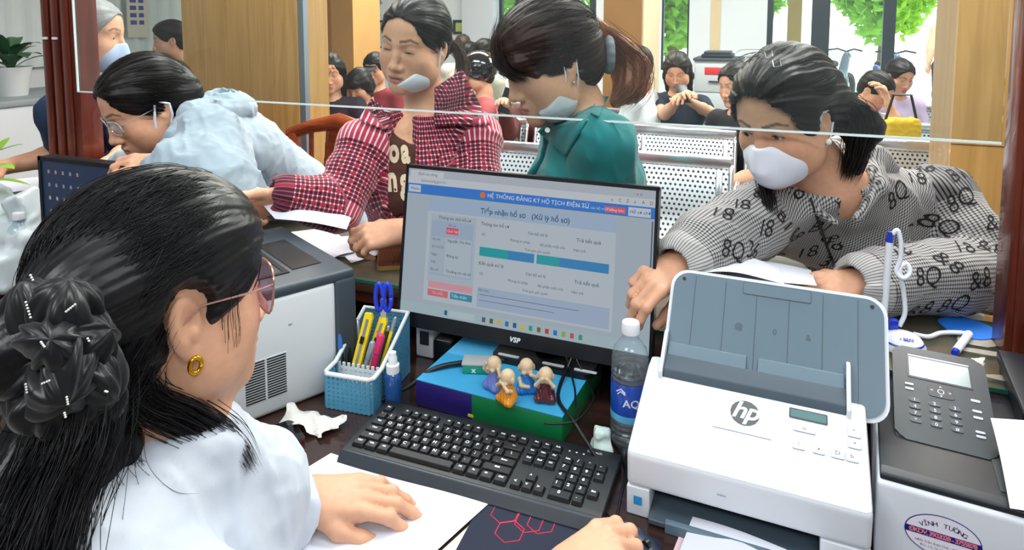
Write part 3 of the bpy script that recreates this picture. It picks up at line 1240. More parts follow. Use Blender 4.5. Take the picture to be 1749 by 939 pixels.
p1 = pillar('pillar_1', 0, 0, 0, 0, None)
xa, xb = atY(313, 100, 2.7)[0], atY(509, 100, 2.7)[0]
n = 5
for i in range(n):
    x0 = xa + (xb - xa) * i / n; x1 = xa + (xb - xa) * (i + 1) / n
    bxx('plank', x0 + .0015, x1 - .0015, 2.7 - .002 * (i % 2), 2.72, 0, ZC, M_ash, p1)
bxx('core', xa + .005, xb - .005, 2.71, 2.95, 0, ZC, M_ash, p1)
bxx('corner_trim', xb + .001, xb + .035, 2.705, 2.74, 0, ZC, M_steel, p1)
p2 = pillar('pillar_2', 0, 0, 0, 0, None)
xa, xb, xc = atY(526, 100, 4.6)[0], atY(566, 100, 4.6)[0], atY(604, 100, 4.6)[0]
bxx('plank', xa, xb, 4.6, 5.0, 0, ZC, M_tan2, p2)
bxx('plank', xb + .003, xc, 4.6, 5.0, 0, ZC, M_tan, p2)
bxx('corner_trim', xa - .05, xa - .003, 4.6, 4.64, 0, ZC, M_steel, p2)
p3 = pillar('pillar_3', 0, 0, 0, 0, None)
xa, xb = atY(1030, 100, 4.9)[0], atY(1095, 100, 4.9)[0]
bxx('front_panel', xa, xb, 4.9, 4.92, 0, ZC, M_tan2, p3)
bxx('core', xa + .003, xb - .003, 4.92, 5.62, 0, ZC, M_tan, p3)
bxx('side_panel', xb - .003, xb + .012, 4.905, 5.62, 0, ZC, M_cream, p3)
p4 = pillar('pillar_4', 0, 0, 0, 0, None)
xa, xb = atY(1633, 100, 2.9)[0], atY(1760, 100, 2.9)[0]
bxx('plank', xa, xa + .17, 2.9, 2.93, 1.02, ZC, M_ash, p4)
bxx('plank', xa + .172, xb, 2.902, 2.93, 1.02, ZC, M_ash2, p4)
bxx('lower_panel', xa, xa + .17, 2.902, 2.93, 0, 1.017, M_ash, p4)
bxx('lower_panel', xa + .172, xb, 2.9, 2.93, 0, 1.017, M_ash, p4)
bxx('core', xa + .004, xb, 2.93, 3.3, 0, ZC, M_ash2, p4)

# pictures and notices on the walls
def picture(name, label, cat, px0, px1, py0, py1, mf, mi, y=YB, fr=.03, plane='Y', marks=None, d=.02):
    P = (lambda a, b: atY(a, b, y - d)) if plane == 'Y' else (lambda a, b: atX(a, b, y + d))
    c = [P(px0, py1), P(px1, py1), P(px1, py0), P(px0, py0)]
    w = np.linalg.norm((c[1] - c[0])[:2]); h = c[2][2] - c[1][2]
    ctr = (c[0] + c[2]) / 2
    X = A(1, 0, 0) if plane == 'Y' else A(0, 1, 0)
    M = frameM(ctr, X, UP)
    t = thing(name, label, cat, (0, 0, 0))
    if mf is not None:
        for sx, sy, ww, hh in ((0, h / 2, w, fr), (0, -h / 2, w, fr), (w / 2, 0, fr, h + fr), (-w / 2, 0, fr, h + fr)):
            prism('frame', [(sx + a * ww / 2, sy + b * hh / 2) for a, b in ((1, 1), (-1, 1), (-1, -1), (1, -1))], -.02, .01, mf, t, M)
    prism('sheet', [(a * w / 2, b * h / 2) for a, b in ((1, 1), (-1, 1), (-1, -1), (1, -1))], -.015, -.004, mi, t, M)
    if marks: marks(t, M, w, h)
    return t


def poster_marks(t, M, w, h):
    for k in range(4):
        for j, (x, ww) in enumerate(((-.22, .3), (.16, .24))):
            flat('printed_block', w * ww, h * .10, mat('print_blue', '#2e4b8f', .7), M @ Matrix.Translation((w * x, h * (.36 - .17 * k), -.003)), t)


picture('wall_poster', 'pale notice with rows of blue print on the left wall beside the big wood pillar', 'poster', 218, 254, -8, 64, None, mat('poster_paper', '#cfc9b8', .7), y=XL + .1, plane='X', marks=poster_marks)
picture('wall_calendar', 'white sheet with grey drawing pinned on the wall above the dark framed picture', 'poster', 622, 662, -25, 25, None, mat('poster_white', '#d9dfe6', .7), marks=lambda t, M, w, h: [flat('ink_drawing', w * .3, h * .2, mat('ink_grey', '#8b93a5', .7), M @ Matrix.Translation((w * .1, -h * .1, -.003)) @ Matrix.Rotation(.5, 4, 'Z'), t)])
picture('framed_picture', 'dark framed picture on the white wall right of the tan pillar', 'picture', 640, 672, 36, 81, M_frame, mat('picture_grey', '#b9c4cb', .5))
picture('framed_picture', 'yellow green picture in a thin dark frame behind the plaid woman\'s ponytail', 'picture', 776, 795, 36, 56, M_frame, mat('picture_green', '#b7c26a', .5))

# ------------------------------------------------------------------ outdoors
struct('ground_outside', bxx('ground', -30, 30, YB + .16, 45, -.14, -.04, mat('pale_concrete', '#c9c5bb', .8, noise=.05, nscale=2)))
M_leaf = mat('tree_leaf', '#86b83c', .5, noise=.25, nscale=3)
_nt, _b = nodes_of(M_leaf)
_tl = _nt.nodes.new('ShaderNodeBsdfTranslucent'); _tl.inputs['Color'].default_value = hexc('#a6d24a')
_mx = _nt.nodes.new('ShaderNodeMixShader'); _mx.inputs[0].default_value = .5
_nt.links.new(_b.outputs[0], _mx.inputs[1]); _nt.links.new(_tl.outputs[0], _mx.inputs[2])
_nt.links.new(_mx.outputs[0], _nt.nodes['Material Output'].inputs['Surface'])
M_bark = mat('tree_bark', '#6b5a45', .8, noise=.2, nscale=12, bump=.4, bscale=30)


def tree(label, x, y, h, r, nl, seed):
    rs = np.random.RandomState(seed)
    t = thing('tree', label, 'tree', (x, y, -.04), group=None)
    bm = bmesh.new()
    add_tube(bm, [(0, 0, 0), (.05, .02, h * .3), (0, .05, h * .6), (.05, 0, h * .9)], [.12, .1, .07, .02], 10)
    for k in range(7):
        a = rs.rand() * 6.28; z = h * (.35 + .08 * k)
        add_tube(bm, [(0, 0, z), (math.cos(a) * r * .5, math.sin(a) * r * .5, z + .3 * r), (math.cos(a) * r * .9, math.sin(a) * r * .9, z + .35 * r)], [.045, .03, .01], 6)
    bm_obj('trunk', bm, M_bark, t, smooth=True)
    d = rs.normal(size=(nl, 3)); d /= np.linalg.norm(d, axis=1, keepdims=True)
    rad = (.45 + .55 * rs.rand(nl, 1) ** .6)
    c = d * rad * A(r, r, h * .38) * (1 + .25 * vnoise(d * 2, 2.2, seed)[:, None]) + A(0, 0, h * .62)
    L = .11 + .07 * rs.rand(nl, 1)
    a = rs.normal(size=(nl, 3)); a /= np.linalg.norm(a, axis=1, keepdims=True)
    b = np.cross(a, rs.normal(size=(nl, 3))); b /= np.linalg.norm(b, axis=1, keepdims=True)
    V = np.stack([c - a * L, c + b * L * .45, c + a * L, c - b * L * .45], 1).reshape(-1, 3)
    Q = np.arange(nl * 4).reshape(-1, 4)
    o = np_obj('foliage', V, Q, M_leaf, t, smooth=False)
    o['kind'] = 'stuff'
    return t


tree('leafy green tree seen through the narrow window right of the middle pillar', -1.75, 11.5, 4.4, 1.2, 5000, 1)
tree('leafy green tree outside behind the glazed door', 2.2, 17.5, 5.0, 1.5, 6000, 2)
tree('bright green tree outside left of the tan door post', -.9, 16.0, 4.8, 1.2, 4000, 3)
tree('green tree seen through the window behind the fringed woman', -5.0, 12.5, 4.6, 1.6, 4000, 4)


def motorbike(label, x, y, rz, col):
    t = thing('motorbike', label, 'motorbike', (x, y, -.04), rz, group='motorbikes parked outside')
    mt = mat('tyre', '#1a1c20', .7); mb = mat('bike_' + col, col, .3, coat=.5)
    for xx in (-.62, .62):
        w = bmesh.new(); add_lathe(w, [(.2, -.04), (.27, -.045), (.29, 0), (.27, .045), (.2, .04), (.2, -.04)], (xx, 0, .29), 24, Euler((math.pi / 2, 0, 0)).to_matrix())
        for k in range(6):
            a = k * math.pi / 3; add_tube(w, [(xx, 0, .29), (xx + .21 * math.cos(a), 0, .29 + .21 * math.sin(a))], .012, 5)
        bm_obj('wheel', w, mt, t, smooth=True, angle=40)
    s = Sdf(); s.chain([(.5, 0, .85), (.35, 0, .5), (-.1, 0, .45), (-.5, 0, .7), (-.75, 0, .78)], [.09, .11, .14, .12, .06], k=.05, squash=((0, 1, 0), .8))
    s.build('bodywork', .02, mb, t)
    s = Sdf(); s.chain([(.05, 0, .76), (-.3, 0, .80), (-.62, 0, .84)], [.06, .075, .06], k=.03); s.build('seat', .02, mt, t)
    tube('handlebar', [(.42, -.32, 1.0), (.48, -.15, 1.03), (.5, 0, .98), (.48, .15, 1.03), (.42, .32, 1.0)], .016, mt, t)
    tube('fork', [(.5, 0, .98), (.62, .0, .29)], .03, M_steel, t)
    lathe('headlight', [(0, 0), (.07, .01), (.08, .06), (0, .1)], M_steel, t, (.52, 0, .9), 16, Euler((0, 1.4, 0)).to_matrix())


motorbike('dark blue motorbike parked outside beyond the open doorway', 1.75, 13.0, 1.2, '#23407a')
motorbike('grey motorbike parked outside just left of the dark blue one', .95, 13.6, 1.1, '#4a5058')
motorbike('black motorbike parked outside behind the door glass', .35, 13.2, 1.3, '#20242a')

# ------------------------------------------------------------------ desk, counter, posts and the hanging glass
DZ, CZ = .74, .88
M_desk = wood('desk_wood', '#3e2a24', '#2a1c18', 'X', 4.0, .18, .4)
dk = thing('office_desk', 'dark brown polished desk on which the clerks\' machines stand', 'desk', (-.9, .9, 0))
bxx('desk_top', -1.75, 2.2, -.30, .43, DZ - .035, DZ, M_desk, dk, .004)
for x in (-1.7, .2, 2.1):
    bxx('side_panel', x - .02, x + .02, -.27, .4, 0, DZ - .035, M_mahogX, dk)
bxx('back_panel', -1.68, 2.08, .38, .4, .1, DZ - .035, M_mahogX, dk)
ct = thing('service_counter', 'raised wooden counter with a glass sheet on top between clerks and visitors', 'counter', (-1, 1.45, 0))
bxx('counter_top', -2.6, 3.0, -.195, .105, CZ - .034, CZ - .008, wood('counter_wood', '#7a5d45', '#5c4330', 'X', 4.0, .3, .2), ct, .003)
bxx('glass_sheet', -2.6, 3.0, -.200, .108, CZ - .008, CZ, mat('counter_glass', '#5d7a70', .05, spec=.7, alpha=.22), ct, .001)
bxx('glass_edge', -2.6, 3.0, -.2025, -.2003, CZ - .008, CZ - .0005, mat('glass_edge', '#2f6f62', .15), ct)
bxx('front_panel', -2.6, 3.0, .06, .08, 0, CZ - .034, M_mahogX, ct)
bxx('fascia', -2.6, 3.0, -.19, -.17, CZ - .06, CZ - .034, M_mahogX, ct)
for x in (-2.55, -1.35, -.02, 1.2, 2.95):
    bxx('rib', x - .015, x + .015, -.165, .06, 0.0 if x in (-2.55, 2.95) else DZ + .001, CZ - .036, M_mahogX, ct)


def post(label, x0, x1, y0, y1):
    t = thing('counter_post', label, 'post', ((x0 + x1) / 2, (y0 + y1) / 2, CZ))
    w, d = x1 - x0, y1 - y0
    bxx('shaft', -w / 2, w / 2, -d / 2, d / 2, 0, ZC - CZ, M_mahog, t, .004)
    for k in range(3):
        x = -w / 2 + .012 + k * .045
        bxx('fluting', x, x + .03, -d / 2 - .010, -d / 2 + .002, 0, ZC - CZ - .01, M_mahog, t, .006)
    for dx in (.03, .075):
        bxx('clip', -w / 2 + dx - .008, -w / 2 + dx + .012, -d / 2 - .016, -d / 2 - .008, 1.42 - CZ, 1.428 - CZ, M_white, t, .002)
    return t


post('dark mahogany post with fluted front at the left end of the hanging glass', -2.145, -1.985, 1.375, 1.445)
post('dark mahogany post at the right edge of the picture', .386, .56, 1.375, 1.445)
gl = thing('glass_partition', 'clear glass screen hanging between the two mahogany posts above the counter', 'glass screen', (-.8, 1.362, 1.262))
gx0, gx1 = atY(131, 100, 1.362)[0] + .8, 1.16
bxx('pane', gx0, gx1, -.003, .003, .004, ZC - 1.262, pane_mat('partition_glass', '#f8fcfb', 0.011), gl)
bxx('polished_edge', gx0, gx1, -.003, .003, 0, .004, mat('glass_rim', '#dfeeee', .25), gl)
bxx('side_edge', gx0 - .003, gx0, -.003, .003, 0, ZC - 1.262, mat('glass_rim'), gl)

# ------------------------------------------------------------------ steel waiting benches, wooden armchairs, cabinets at the back
def perforated():
    m = mat('perforated_steel', '#c9d0d4', .3, metal=.75)
    nt, b = nodes_of(m)
    tc = nt.nodes.new('ShaderNodeTexCoord')
    sep = nt.nodes.new('ShaderNodeSeparateXYZ')
    nt.links.new(tc.outputs['UV'], sep.inputs[0])
    row = math_node(nt, 'FLOOR', sep.outputs[1])
    odd = math_node(nt, 'MULTIPLY', math_node(nt, 'MODULO', row, 2.0), .5)
    fx = math_node(nt, 'SUBTRACT', math_node(nt, 'FRACT', math_node(nt, 'ADD', sep.outputs[0], odd)), .5)
    fy = math_node(nt, 'SUBTRACT', math_node(nt, 'FRACT', sep.outputs[1]), .5)
    r = math_node(nt, 'SQRT', math_node(nt, 'ADD', math_node(nt, 'POWER', fx, 2.0), math_node(nt, 'POWER', fy, 2.0)))
    hole = math_node(nt, 'LESS_THAN', r, .27)
    nt.links.new(mix_rgb(nt, hole, '#c9d0d4', '#2a2f33'), b.inputs['Base Color'])
    nt.links.new(math_node(nt, 'MULTIPLY_ADD', hole, -.7, .75), b.inputs['Metallic'])
    return m


M_perf = perforated()
M_chrome = mat('bright_steel', '#d3d9dc', .22, metal=.9)


def shell(name, parent, x0, x1, prof, th, pitch=.022):
    """a bent perforated sheet following prof (y, z), UV in hole pitches"""
    V, Q, uv = [], [], []
    L = 0
    nx = 6
    ys = []
    for i, (y, z) in enumerate(prof):
        if i: L += math.hypot(y - prof[i - 1][0], z - prof[i - 1][1])
        ys.append(L)
    for lay in (0, 1):
        for (y, z), l in zip(prof, ys):
            for k in range(nx + 1):
                u = k / nx
                x = x0 + (x1 - x0) * u
                dish = -.018 * (1 - (2 * u - 1) ** 2)
                V.append((x, y - dish * .8 + lay * th, z + (dish if z < .55 else 0)))
                uv.append(((x - x0) / pitch, l / pitch))
    N = len(prof) * (nx + 1)
    for lay in (0, 1):
        for i in range(len(prof) - 1):
            for k in range(nx):
                a = lay * N + i * (nx + 1) + k
                q = [a, a + 1, a + nx + 2, a + nx + 1]
                Q.append(q if lay == 0 else q[::-1])
    me = bpy.data.meshes.new(name)
    me.from_pydata(V, [], Q)
    ul = me.uv_layers.new(name='UVMap')
    for l in me.loops:
        ul.data[l.index].uv = uv[l.vertex_index]
    me.materials.append(M_perf)
    me.polygons.foreach_set('use_smooth', [True] * len(me.polygons))
    return link(bpy.data.objects.new(name, me), parent)


def bench(label, x, y, n=3, w=.56):
    t = thing('steel_bench', label, 'bench', (x, y, 0), 0, 'perforated steel waiting benches')
    prof = [(-.30, .41), (-.27, .43), (0.0, .40), (.13, .41), (.19, .47), (.24, .62), (.285, .80), (.30, .84)]
    for i in range(n):
        x0 = i * (w + .06)
        s = shell('seat_shell', t, x0, x0 + w, prof, .004)
        bm = bmesh.new()
        for xx in (x0, x0 + w):
            add_tube(bm, [(xx, y_, z_) for y_, z_ in prof], .012, 8)
        add_tube(bm, [(x0, -.30, .41), (x0 + w, -.30, .41)], .012, 8)
        bm_obj('shell_rim', bm, M_chrome, t, smooth=True)
        bm = bmesh.new()
        add_box(bm, (x0 + w / 2, .305, .85), (w + .02, .035, .06), .014)
        bm_obj('top_rail', bm, M_chrome, t, smooth=True, angle=40)
        for dx in (.05, w - .05):
            box('back_bracket', (x0 + dx, .27, .72), (.03, .012, .2), M_chrome, t, .004, (-.24, 0, 0))
    L = n * (w + .06) - .06
    bxx('beam', -.03, L + .03, .02, .08, .30, .36, M_chrome, t, .008)
    for xx in (.12, L - .12):
        bm = bmesh.new()
        add_tube(bm, [(xx, -.28, .015), (xx, -.02, .05), (xx, .05, .31)], .022, 8)
        add_tube(bm, [(xx, .36, .015), (xx, .1, .05), (xx, .05, .31)], .022, 8)
        bm_obj('leg', bm, M_chrome, t, smooth=True)
    for k in range(n + 1):
        xx = min(max(k * (w + .06) - .03, -.03), L + .03)
        tube('armrest', [(xx, .2, .42), (xx, .18, .60), (xx, .10, .635), (xx, -.2, .635), (xx, -.24, .58), (xx, -.22, .42)], .014, M_chrome, t)
    return t


bench('nearest steel bench, perforated back showing between teal shirt and masked woman', atY(1250, 270, 3.05)[0] - 1.80, 2.75, 3)
bench('second steel bench row, its top rails near the glass edge', -3.25, 3.55, 7)
bench('third steel bench row with the person in the navy tee on it', -2.5, 4.25, 6)
bench('steel bench at the far right in front of the bright doorway', 0.35, 5.35, 2)


def armchair(label, x, y, rz):
    t = thing('wooden_armchair', label, 'chair', (x, y, 0), rz)
    m = wood('chair_wood', '#8a3d1c', '#6b2c14', 'X', 6, .25, .5)
    bxx('seat', -.25, .25, -.24, .24, .42, .46, m, t, .01)
    for sx in (-1, 1):
        for sy in (-1, 1):
            bxx('leg', sx * .24 - .025, sx * .24 + .025, sy * .22 - .025, sy * .22 + .025, 0, .64 if sy < 0 else .96, m, t, .008)
        tube('armrest', [(sx * .25, -.29, .56), (sx * .255, -.29, .64), (sx * .255, -.24, .68), (sx * .25, 0, .70), (sx * .245, .22, .73)], [.024, .028, .03, .028, .026], m, t, 10)
    tube('top_rail', [(-.27, .22, .95), (-.15, .24, .99), (0, .245, 1.02), (.15, .24, .99), (.27, .22, .95)], [.028, .032, .04, .032, .028], m, t, 10)
    s = Sdf(); s.chain([(0, .23, .46), (0, .24, .70), (0, .24, .98)], [.06, .10, .07], k=.02, squash=((0, 1, 0), .2)); s.build('back_splat', .008, m, t)
    for sx in (-1, 1):
        tube('spindle', [(sx * .15, .225, .46), (sx * .15, .235, .97)], .012, m, t)
    return t


c = atY(498, 222, 2.5)
armchair('glossy red brown wooden armchair whose back rail shows beside the plaid woman\'s sleeve', c[0] + .27, 2.26, 0.0)
c = atX(35, 200, -3.25)
armchair('carved brown wooden chair at the left edge behind the navy sleeve', -3.05, 2.1, -.3)

# side table with the plant against the left wall
st = thing('side_table', 'white cloth covered table with a dark top along the left wall', 'table', (-5.0, 2.9, 0))
bxx('table_top', -.4, .4, -1.2, 1.4, .93, .97, mat('table_grey', '#8d979a', .4), st, .005)
bxx('skirt', -.38, .38, -1.18, 1.38, .05, .93, mat('cloth_white', '#d3dade', .8), st)
pt = thing('potted_palm', 'green leafy pot plant on the side table left of the mahogany post', 'plant', (-4.95, 2.95, .97))
lathe('pot', [(0, 0), (.09, 0), (.12, .18), (.125, .2), (.11, .2), (.10, .17), (0, .17)], mat('pot_white', '#cfd5d6', .4), pt)
M_palm = mat('palm_leaf', '#3f6b4a', .45, noise=.15, nscale=8)


def leaf(parent, base, d, L, w, m, droop=.5, name='leaf', n=8):
    d = nrm(d); side = nrm(np.cross(d, UP) + 1e-6)
    V, Q = [], []
    for i in range(n + 1):
        t = i / n
        c = np.asarray(base) + d * L * t - UP * droop * L * t * t
        ww = w * math.sin(math.pi * min(t * .95 + .05, 1)) ** .8
        up = UP * .15 * ww
        V += [c - side * ww + up, c, c + side * ww + up]
    for i in range(n):
        a = i * 3
        Q += [(a, a + 1, a + 4, a + 3), (a + 1, a + 2, a + 5, a + 4)]
    return mesh_obj(name, V, Q, m, parent, smooth=True)


rs = np.random.RandomState(3)
for k in range(16):
    a = k * 2.4; e = .25 + .75 * rs.rand()
    leaf(pt, (0, 0, .17 + .12 * rs.rand()), (math.cos(a) * math.cos(e), math.sin(a) * math.cos(e), math.sin(e) + .25), .30 + .14 * rs.rand(), .05, M_palm, .45)
tube('stem', [(0, 0, .15), (.01, 0, .4)], .015, M_palm, pt)

# copier cabinet by the back wall
c = atY(1222, 150, 6.4)
cb = thing('filing_cabinet', 'pale grey cabinet with a red label against the white wall right of the narrow window', 'cabinet', (c[0], 6.4, 0))
zt = atY(1222, 104, 6.4)[2]
w = atY(1262, 104, 6.4)[0] - atY(1186, 104, 6.4)[0]
M_cab = mat('cabinet_grey', '#b9c1c6', .45)
bxx('body', -w / 2, w / 2, 0, .5, .05, zt, M_cab, cb, .006)
bxx('plinth', -w / 2 + .02, w / 2 - .02, .03, .48, 0, .05, M_frame, cb)
bxx('lid', -w / 2 - .01, w / 2 + .03, -.02, .5, zt, zt + .025, mat('cab_dark', '#454f57', .5), cb, .005)
for k in range(3):
    d = bxx('drawer', -w / 2 + .015, w / 2 - .015, -.014, .004, zt - .26 * (k + 1) - .03, zt - .26 * k - .04, M_cab, cb, .004)
    bxx('handle', -.06, .06, -.03, -.014, zt - .26 * k - .20, zt - .26 * k - .185, M_frame, d)
bxx('red_label', -.10, .12, -.018, -.0135, zt - .13, zt - .06, mat('label_red', '#c8353a', .5), cb, .003)
fx = thing('document_scanner', 'flat black scanner lying on top of the grey cabinet', 'scanner', (c[0] + .0, 6.62, zt + .025))
bxx('base', -w / 2 + .06, w / 2 - .06, -.18, .18, 0, .035, mat('scan_black', '#262c33', .4), fx, .006)
bxx('lid', -w / 2 + .08, w / 2 - .08, -.17, .17, .036, .06, mat('scan_black2', '#3a424a', .35), fx, .006)

# ------------------------------------------------------------------ machines and things on the desk
M_logo = mat('logo_grey', '#4c5157', .4)
M_ink = mat('ink_black', '#15171a', .6)
M_slate = mat('slate_plastic', '#5f7482', .38, bump=.05, bscale=1500)
M_slate2 = mat('slate_plastic_dark', '#46545f', .4)
M_lcd = mat('lcd_panel', '#5c7a7c', .15)
RZ = lambda a: Matrix.Rotation(a, 4, 'Z')
TR = lambda x, y, z=0: Matrix.Translation((x, y, z))

# --- sheet fed scanner
sc_ = thing('sheet_scanner', 'white sheet fed scanner with raised slate paper tray and round logo, right of the keyboard', 'scanner', (-.190, .926, DZ), -.03)
W = .322


def extr(name, prof, x0, x1, m, parent, bev=.004, seg=3):
    bm = bmesh.new()
    a = [bm.verts.new((x0, y, z)) for y, z in prof]; b = [bm.verts.new((x1, y, z)) for y, z in prof]
    n = len(a)
    bm.faces.new(a); bm.faces.new(b[::-1])
    for i in range(n): bm.faces.new((a[i], b[i], b[(i + 1) % n], a[(i + 1) % n]))
    bmesh.ops.recalc_face_normals(bm, faces=bm.faces[:])
    if bev: bmesh.ops.bevel(bm, geom=bm.edges[:], offset=bev, segments=seg, affect='EDGES', profile=.6)
    return bm_obj(name, bm, m, parent, smooth=True, angle=30)


M_sw = mat('scanner_white', '#dde2e9', .3, noise=.01, nscale=20)
extr('upper_body', [(0, .047), (-.004, .100), (.004, .106), (.140, .165), (.165, .167), (.190, .155), (.190, .047)], 0, W, M_sw, sc_, .008, 4)
extr('base_left', [(0.002, 0), (.0, .046), (.190, .046), (.190, 0)], 0, .034, M_sw, sc_, .003)
extr('base_right', [(0.002, 0), (.0, .046), (.190, .046), (.190, 0)], .262, W, M_sw, sc_, .003)
extr('slot_ceiling', [(.012, .044), (.012, .05), (.19, .05), (.19, .044)], .034, .262, M_slate2, sc_, 0)
extr('output_tray', [(-.012, .004), (-.012, .012), (.03, .016), (.18, .034), (.18, .004)], .035, .261, M_slate2, sc_, .002)
extr('tray_stop', [(-.016, .0), (-.016, .016), (-.008, .018), (-.004, .0)], .06, .235, M_slate, sc_, .002)
sl = nrm(A(0, .136, .059))
PM = frameM((W / 2, .072, .1355), (1, 0, 0), sl)           # the sloping panel, x right, y up the slope
PM = PM @ TR(0, 0, .0006)
bm = bmesh.new()
flat('logo_disc', .042, .042, M_logo, PM @ TR(-.004, .022, 0), sc_, r=.0209, th=.0004)
text('logo_letters', 'hp', .040, M_sw, PM @ TR(-.004, .0245, .0006), sc_, shear=.32, bold=.0008, spacing=.92)
flat('model_line', .082, .0012, mat('print_pale', '#8b949c', .6), PM @ TR(-.006, -.012, 0) @ RZ(0), sc_)
b_ = flat('display', .052, .017, mat('display_bezel', '#39444c', .3), PM @ TR(.083, .040, 0), sc_, r=.002, th=.0006)
flat('display_glass', .048, .013, M_lcd, PM @ TR(.083, .040, .0006), sc_, r=.001)
M_btn = mat('button_white', '#dfe4ea', .3)
M_line = mat('print_line', '#9aa4ad', .6)
for nm, x, y, w, h, g in (('button', .078, .017, .030, .011, 'o'), ('button', .071, -.010, .016, .014, '\\'), ('button', .097, -.010, .016, .014, 'x'), ('button', .121, -.010, .017, .014, 'D'), ('button', .139, -.010, .016, .014, 'b'), ('button', .143, .030, .017, .017, '^'), ('button', .143, .012, .017, .016, 'v')):
    q = flat(nm, w, h, M_line, PM @ TR(x, y, 0), sc_, r=.002, th=.0008)
    flat('button_face', w - .0008, h - .0008, M_btn, PM @ TR(x, y, .0002), q, r=.0018, th=.0009)
    text('icon', g, .009, M_ink, PM @ TR(x, y + .001, .0012), q)
flat('front_dent', .012, .0016, M_line, frameM((W * .42, -.0035, .072), (1, 0, 0), UP), sc_)
flat('energy_label', .012, .013, mat('label_blue', '#2f8fd0', .4), frameM((.017, .0005, .026), (1, 0, 0), UP) @ TR(0, 0, .001), sc_)
flat('panel_tab', .075, .013, M_line, PM @ TR(.095, .070, 0), sc_, r=.003, th=.0003)
flat('panel_tab_face', .0735, .0115, M_sw, PM @ TR(.095, .070, .0001), sc_, r=.0025, th=.0004)
# feeder and raised tray
tl = nrm(A(0, .10, .145))
TM = frameM((W / 2 + .026, .150, .162), (1, 0, 0), tl)
prism('tray_shell', rrect(.334, .185, .03, 6), -.014, -.001, M_sw, sc_, TM @ TR(0, .072, 0))
prism('paper_tray', rrect(.322, .173, .026, 6), -.006, .004, M_slate, sc_, TM @ TR(0, .072, 0))
for k in range(6):
    prism('tray_groove', [(-.0005, -.075), (.0005, -.075), (.0005, .08), (-.0005, .08)], .004, .0046, M_slate2, sc_, TM @ TR(-.125 + k * .05, .074, 0))
q = prism('tray_extension', rrect(.105, .020, .003), .004, .0052, M_slate2, sc_, TM @ TR(.005, .147, 0))
prism('extension_face', rrect(.1035, .0185, .003), .0052, .0056, M_slate, q, TM @ TR(.005, .147, 0))
for x in (-.145, .145): prism('tray_dot', rrect(.006, .006, .0029), .004, .0048, M_black, sc_, TM @ TR(x, .147, 0))
for x, g in ((-.055, '@'), (0, '0'), (.05, '&')):
    text('tray_icon', g, .013, M_slate2, TM @ TR(x + .005, .083, .0046), sc_)
for sx in (-1, 1):
    extr('feeder_cheek', [(.118, .150), (.150, .150), (.178, .214), (.165, .214), (.118, .168)], W / 2 + sx * .140 - (.006 if sx > 0 else .0), W / 2 + sx * .140 + (.006 if sx < 0 else .0), M_sw if sx else M_slate, sc_, .002)
    q = extr('paper_guide', [(.128, .160), (.156, .155), (.176, .194), (.166, .198)], W / 2 + sx * .0705 - .062, W / 2 + sx * .0705 + .062, M_slate, sc_, .002)
extr('feeder_lip', [(.122, .156), (.128, .170), (.152, .184), (.156, .160)], W / 2 - .134, W / 2 + .134, M_slate2, sc_, .002)

# --- multifunction printer at the right
mf = thing('laser_printer', 'white and black multifunction printer with tilted keypad and oval shop sticker at the right edge', 'printer', (.142, .970, DZ), -.10)
M_mw = mat('printer_white', '#dfe4ec', .35, noise=.01, nscale=20)
M_mb = mat('printer_black', '#20242a', .38, bump=.06, bscale=1500)
extr('front_shell', [(0, 0), (0, .112), (.01, .116), (.36, .116), (.36, 0)], 0, .40, M_mw, mf, .006, 4)
extr('top_cover', [(.004, .114), (.006, .122), (.02, .126), (.36, .126), (.36, .114)], .003, .397, M_mb, mf, .003)
extr('output_step', [(.03, .125), (.03, .127), (.115, .128), (.115, .125)], .14, .15, M_dgrey, mf, .0005)
extr('scanner_unit', [(.16, .125), (.16, .150), (.38, .150), (.38, .125)], .19, .42, M_mb, mf, .005)
extr('scanner_lid', [(.17, .152), (.165, .172), (.38, .172), (.38, .152)], .185, .42, M_mb, mf, .005)
extr('lid_gap', [(.172, .149), (.172, .153), (.37, .153), (.37, .149)], .2, .415, mat('bright_gap', '#8e9aa2', .3), mf, 0)
for k in range(5): bxx('vent_slot', .24 + k * .02, .252 + k * .02, .1585, .1605, .132, .146, M_ink, mf)
cpM = frameM((.088, .188, .158), (1, 0.0, 0), nrm(A(0.0, .17, .058)))
cpn = extr('panel_stem', [(.11, .12), (.11, .128), (.28, .175), (.28, .12)], .05, .13, M_mb, mf, .004)
bm = bmesh.new(); add_prism(bm, rrect(.128, .190, .014, 5), -.016, 0); bmesh.ops.bevel(bm, geom=[e for e in bm.edges if all(abs(v.co.z) < 1e-6 for v in e.verts)], offset=.003, segments=3, affect='EDGES')
for v in bm.verts: v.co = cpM @ v.co
cp = bm_obj('control_panel', bm, M_dgrey, mf, smooth=True, angle=30)
flat('screen_bezel', .088, .050, M_mb, cpM @ TR(.0, .052, .0001), cp, r=.003, th=.0006)
flat('screen', .082, .042, mat('screen_grey', '#76868a', .18), cpM @ TR(.0, .051, .0006), cp, r=.001, th=.0005)
flat('screen_strip', .084, .0025, mat('silver_print', '#c5ccd2', .3), cpM @ TR(.0, .076, .0006), cp)  # silver strip along the top of the screen
M_kw = mat('print_white', '#e6ebf0', .5)
M_key = mat('key_dark', '#3d444b', .4)
for r in range(4):
    for c in range(3):
        kx, ky = -.036 + c * .026, -.018 - r * .013
        k = flat('keypad_key', .015, .0085, M_key, cpM @ TR(kx, ky, 0), cp, r=.003, th=.0012)
        text('numeral', ('123', '456', '789', '*0#')[r][c], .008, M_kw, cpM @ TR(kx, ky, .0014), k)
k = flat('arrow_pad', .034, .024, M_mb, cpM @ TR(.0, .009, 0), cp, r=.004, th=.0008)
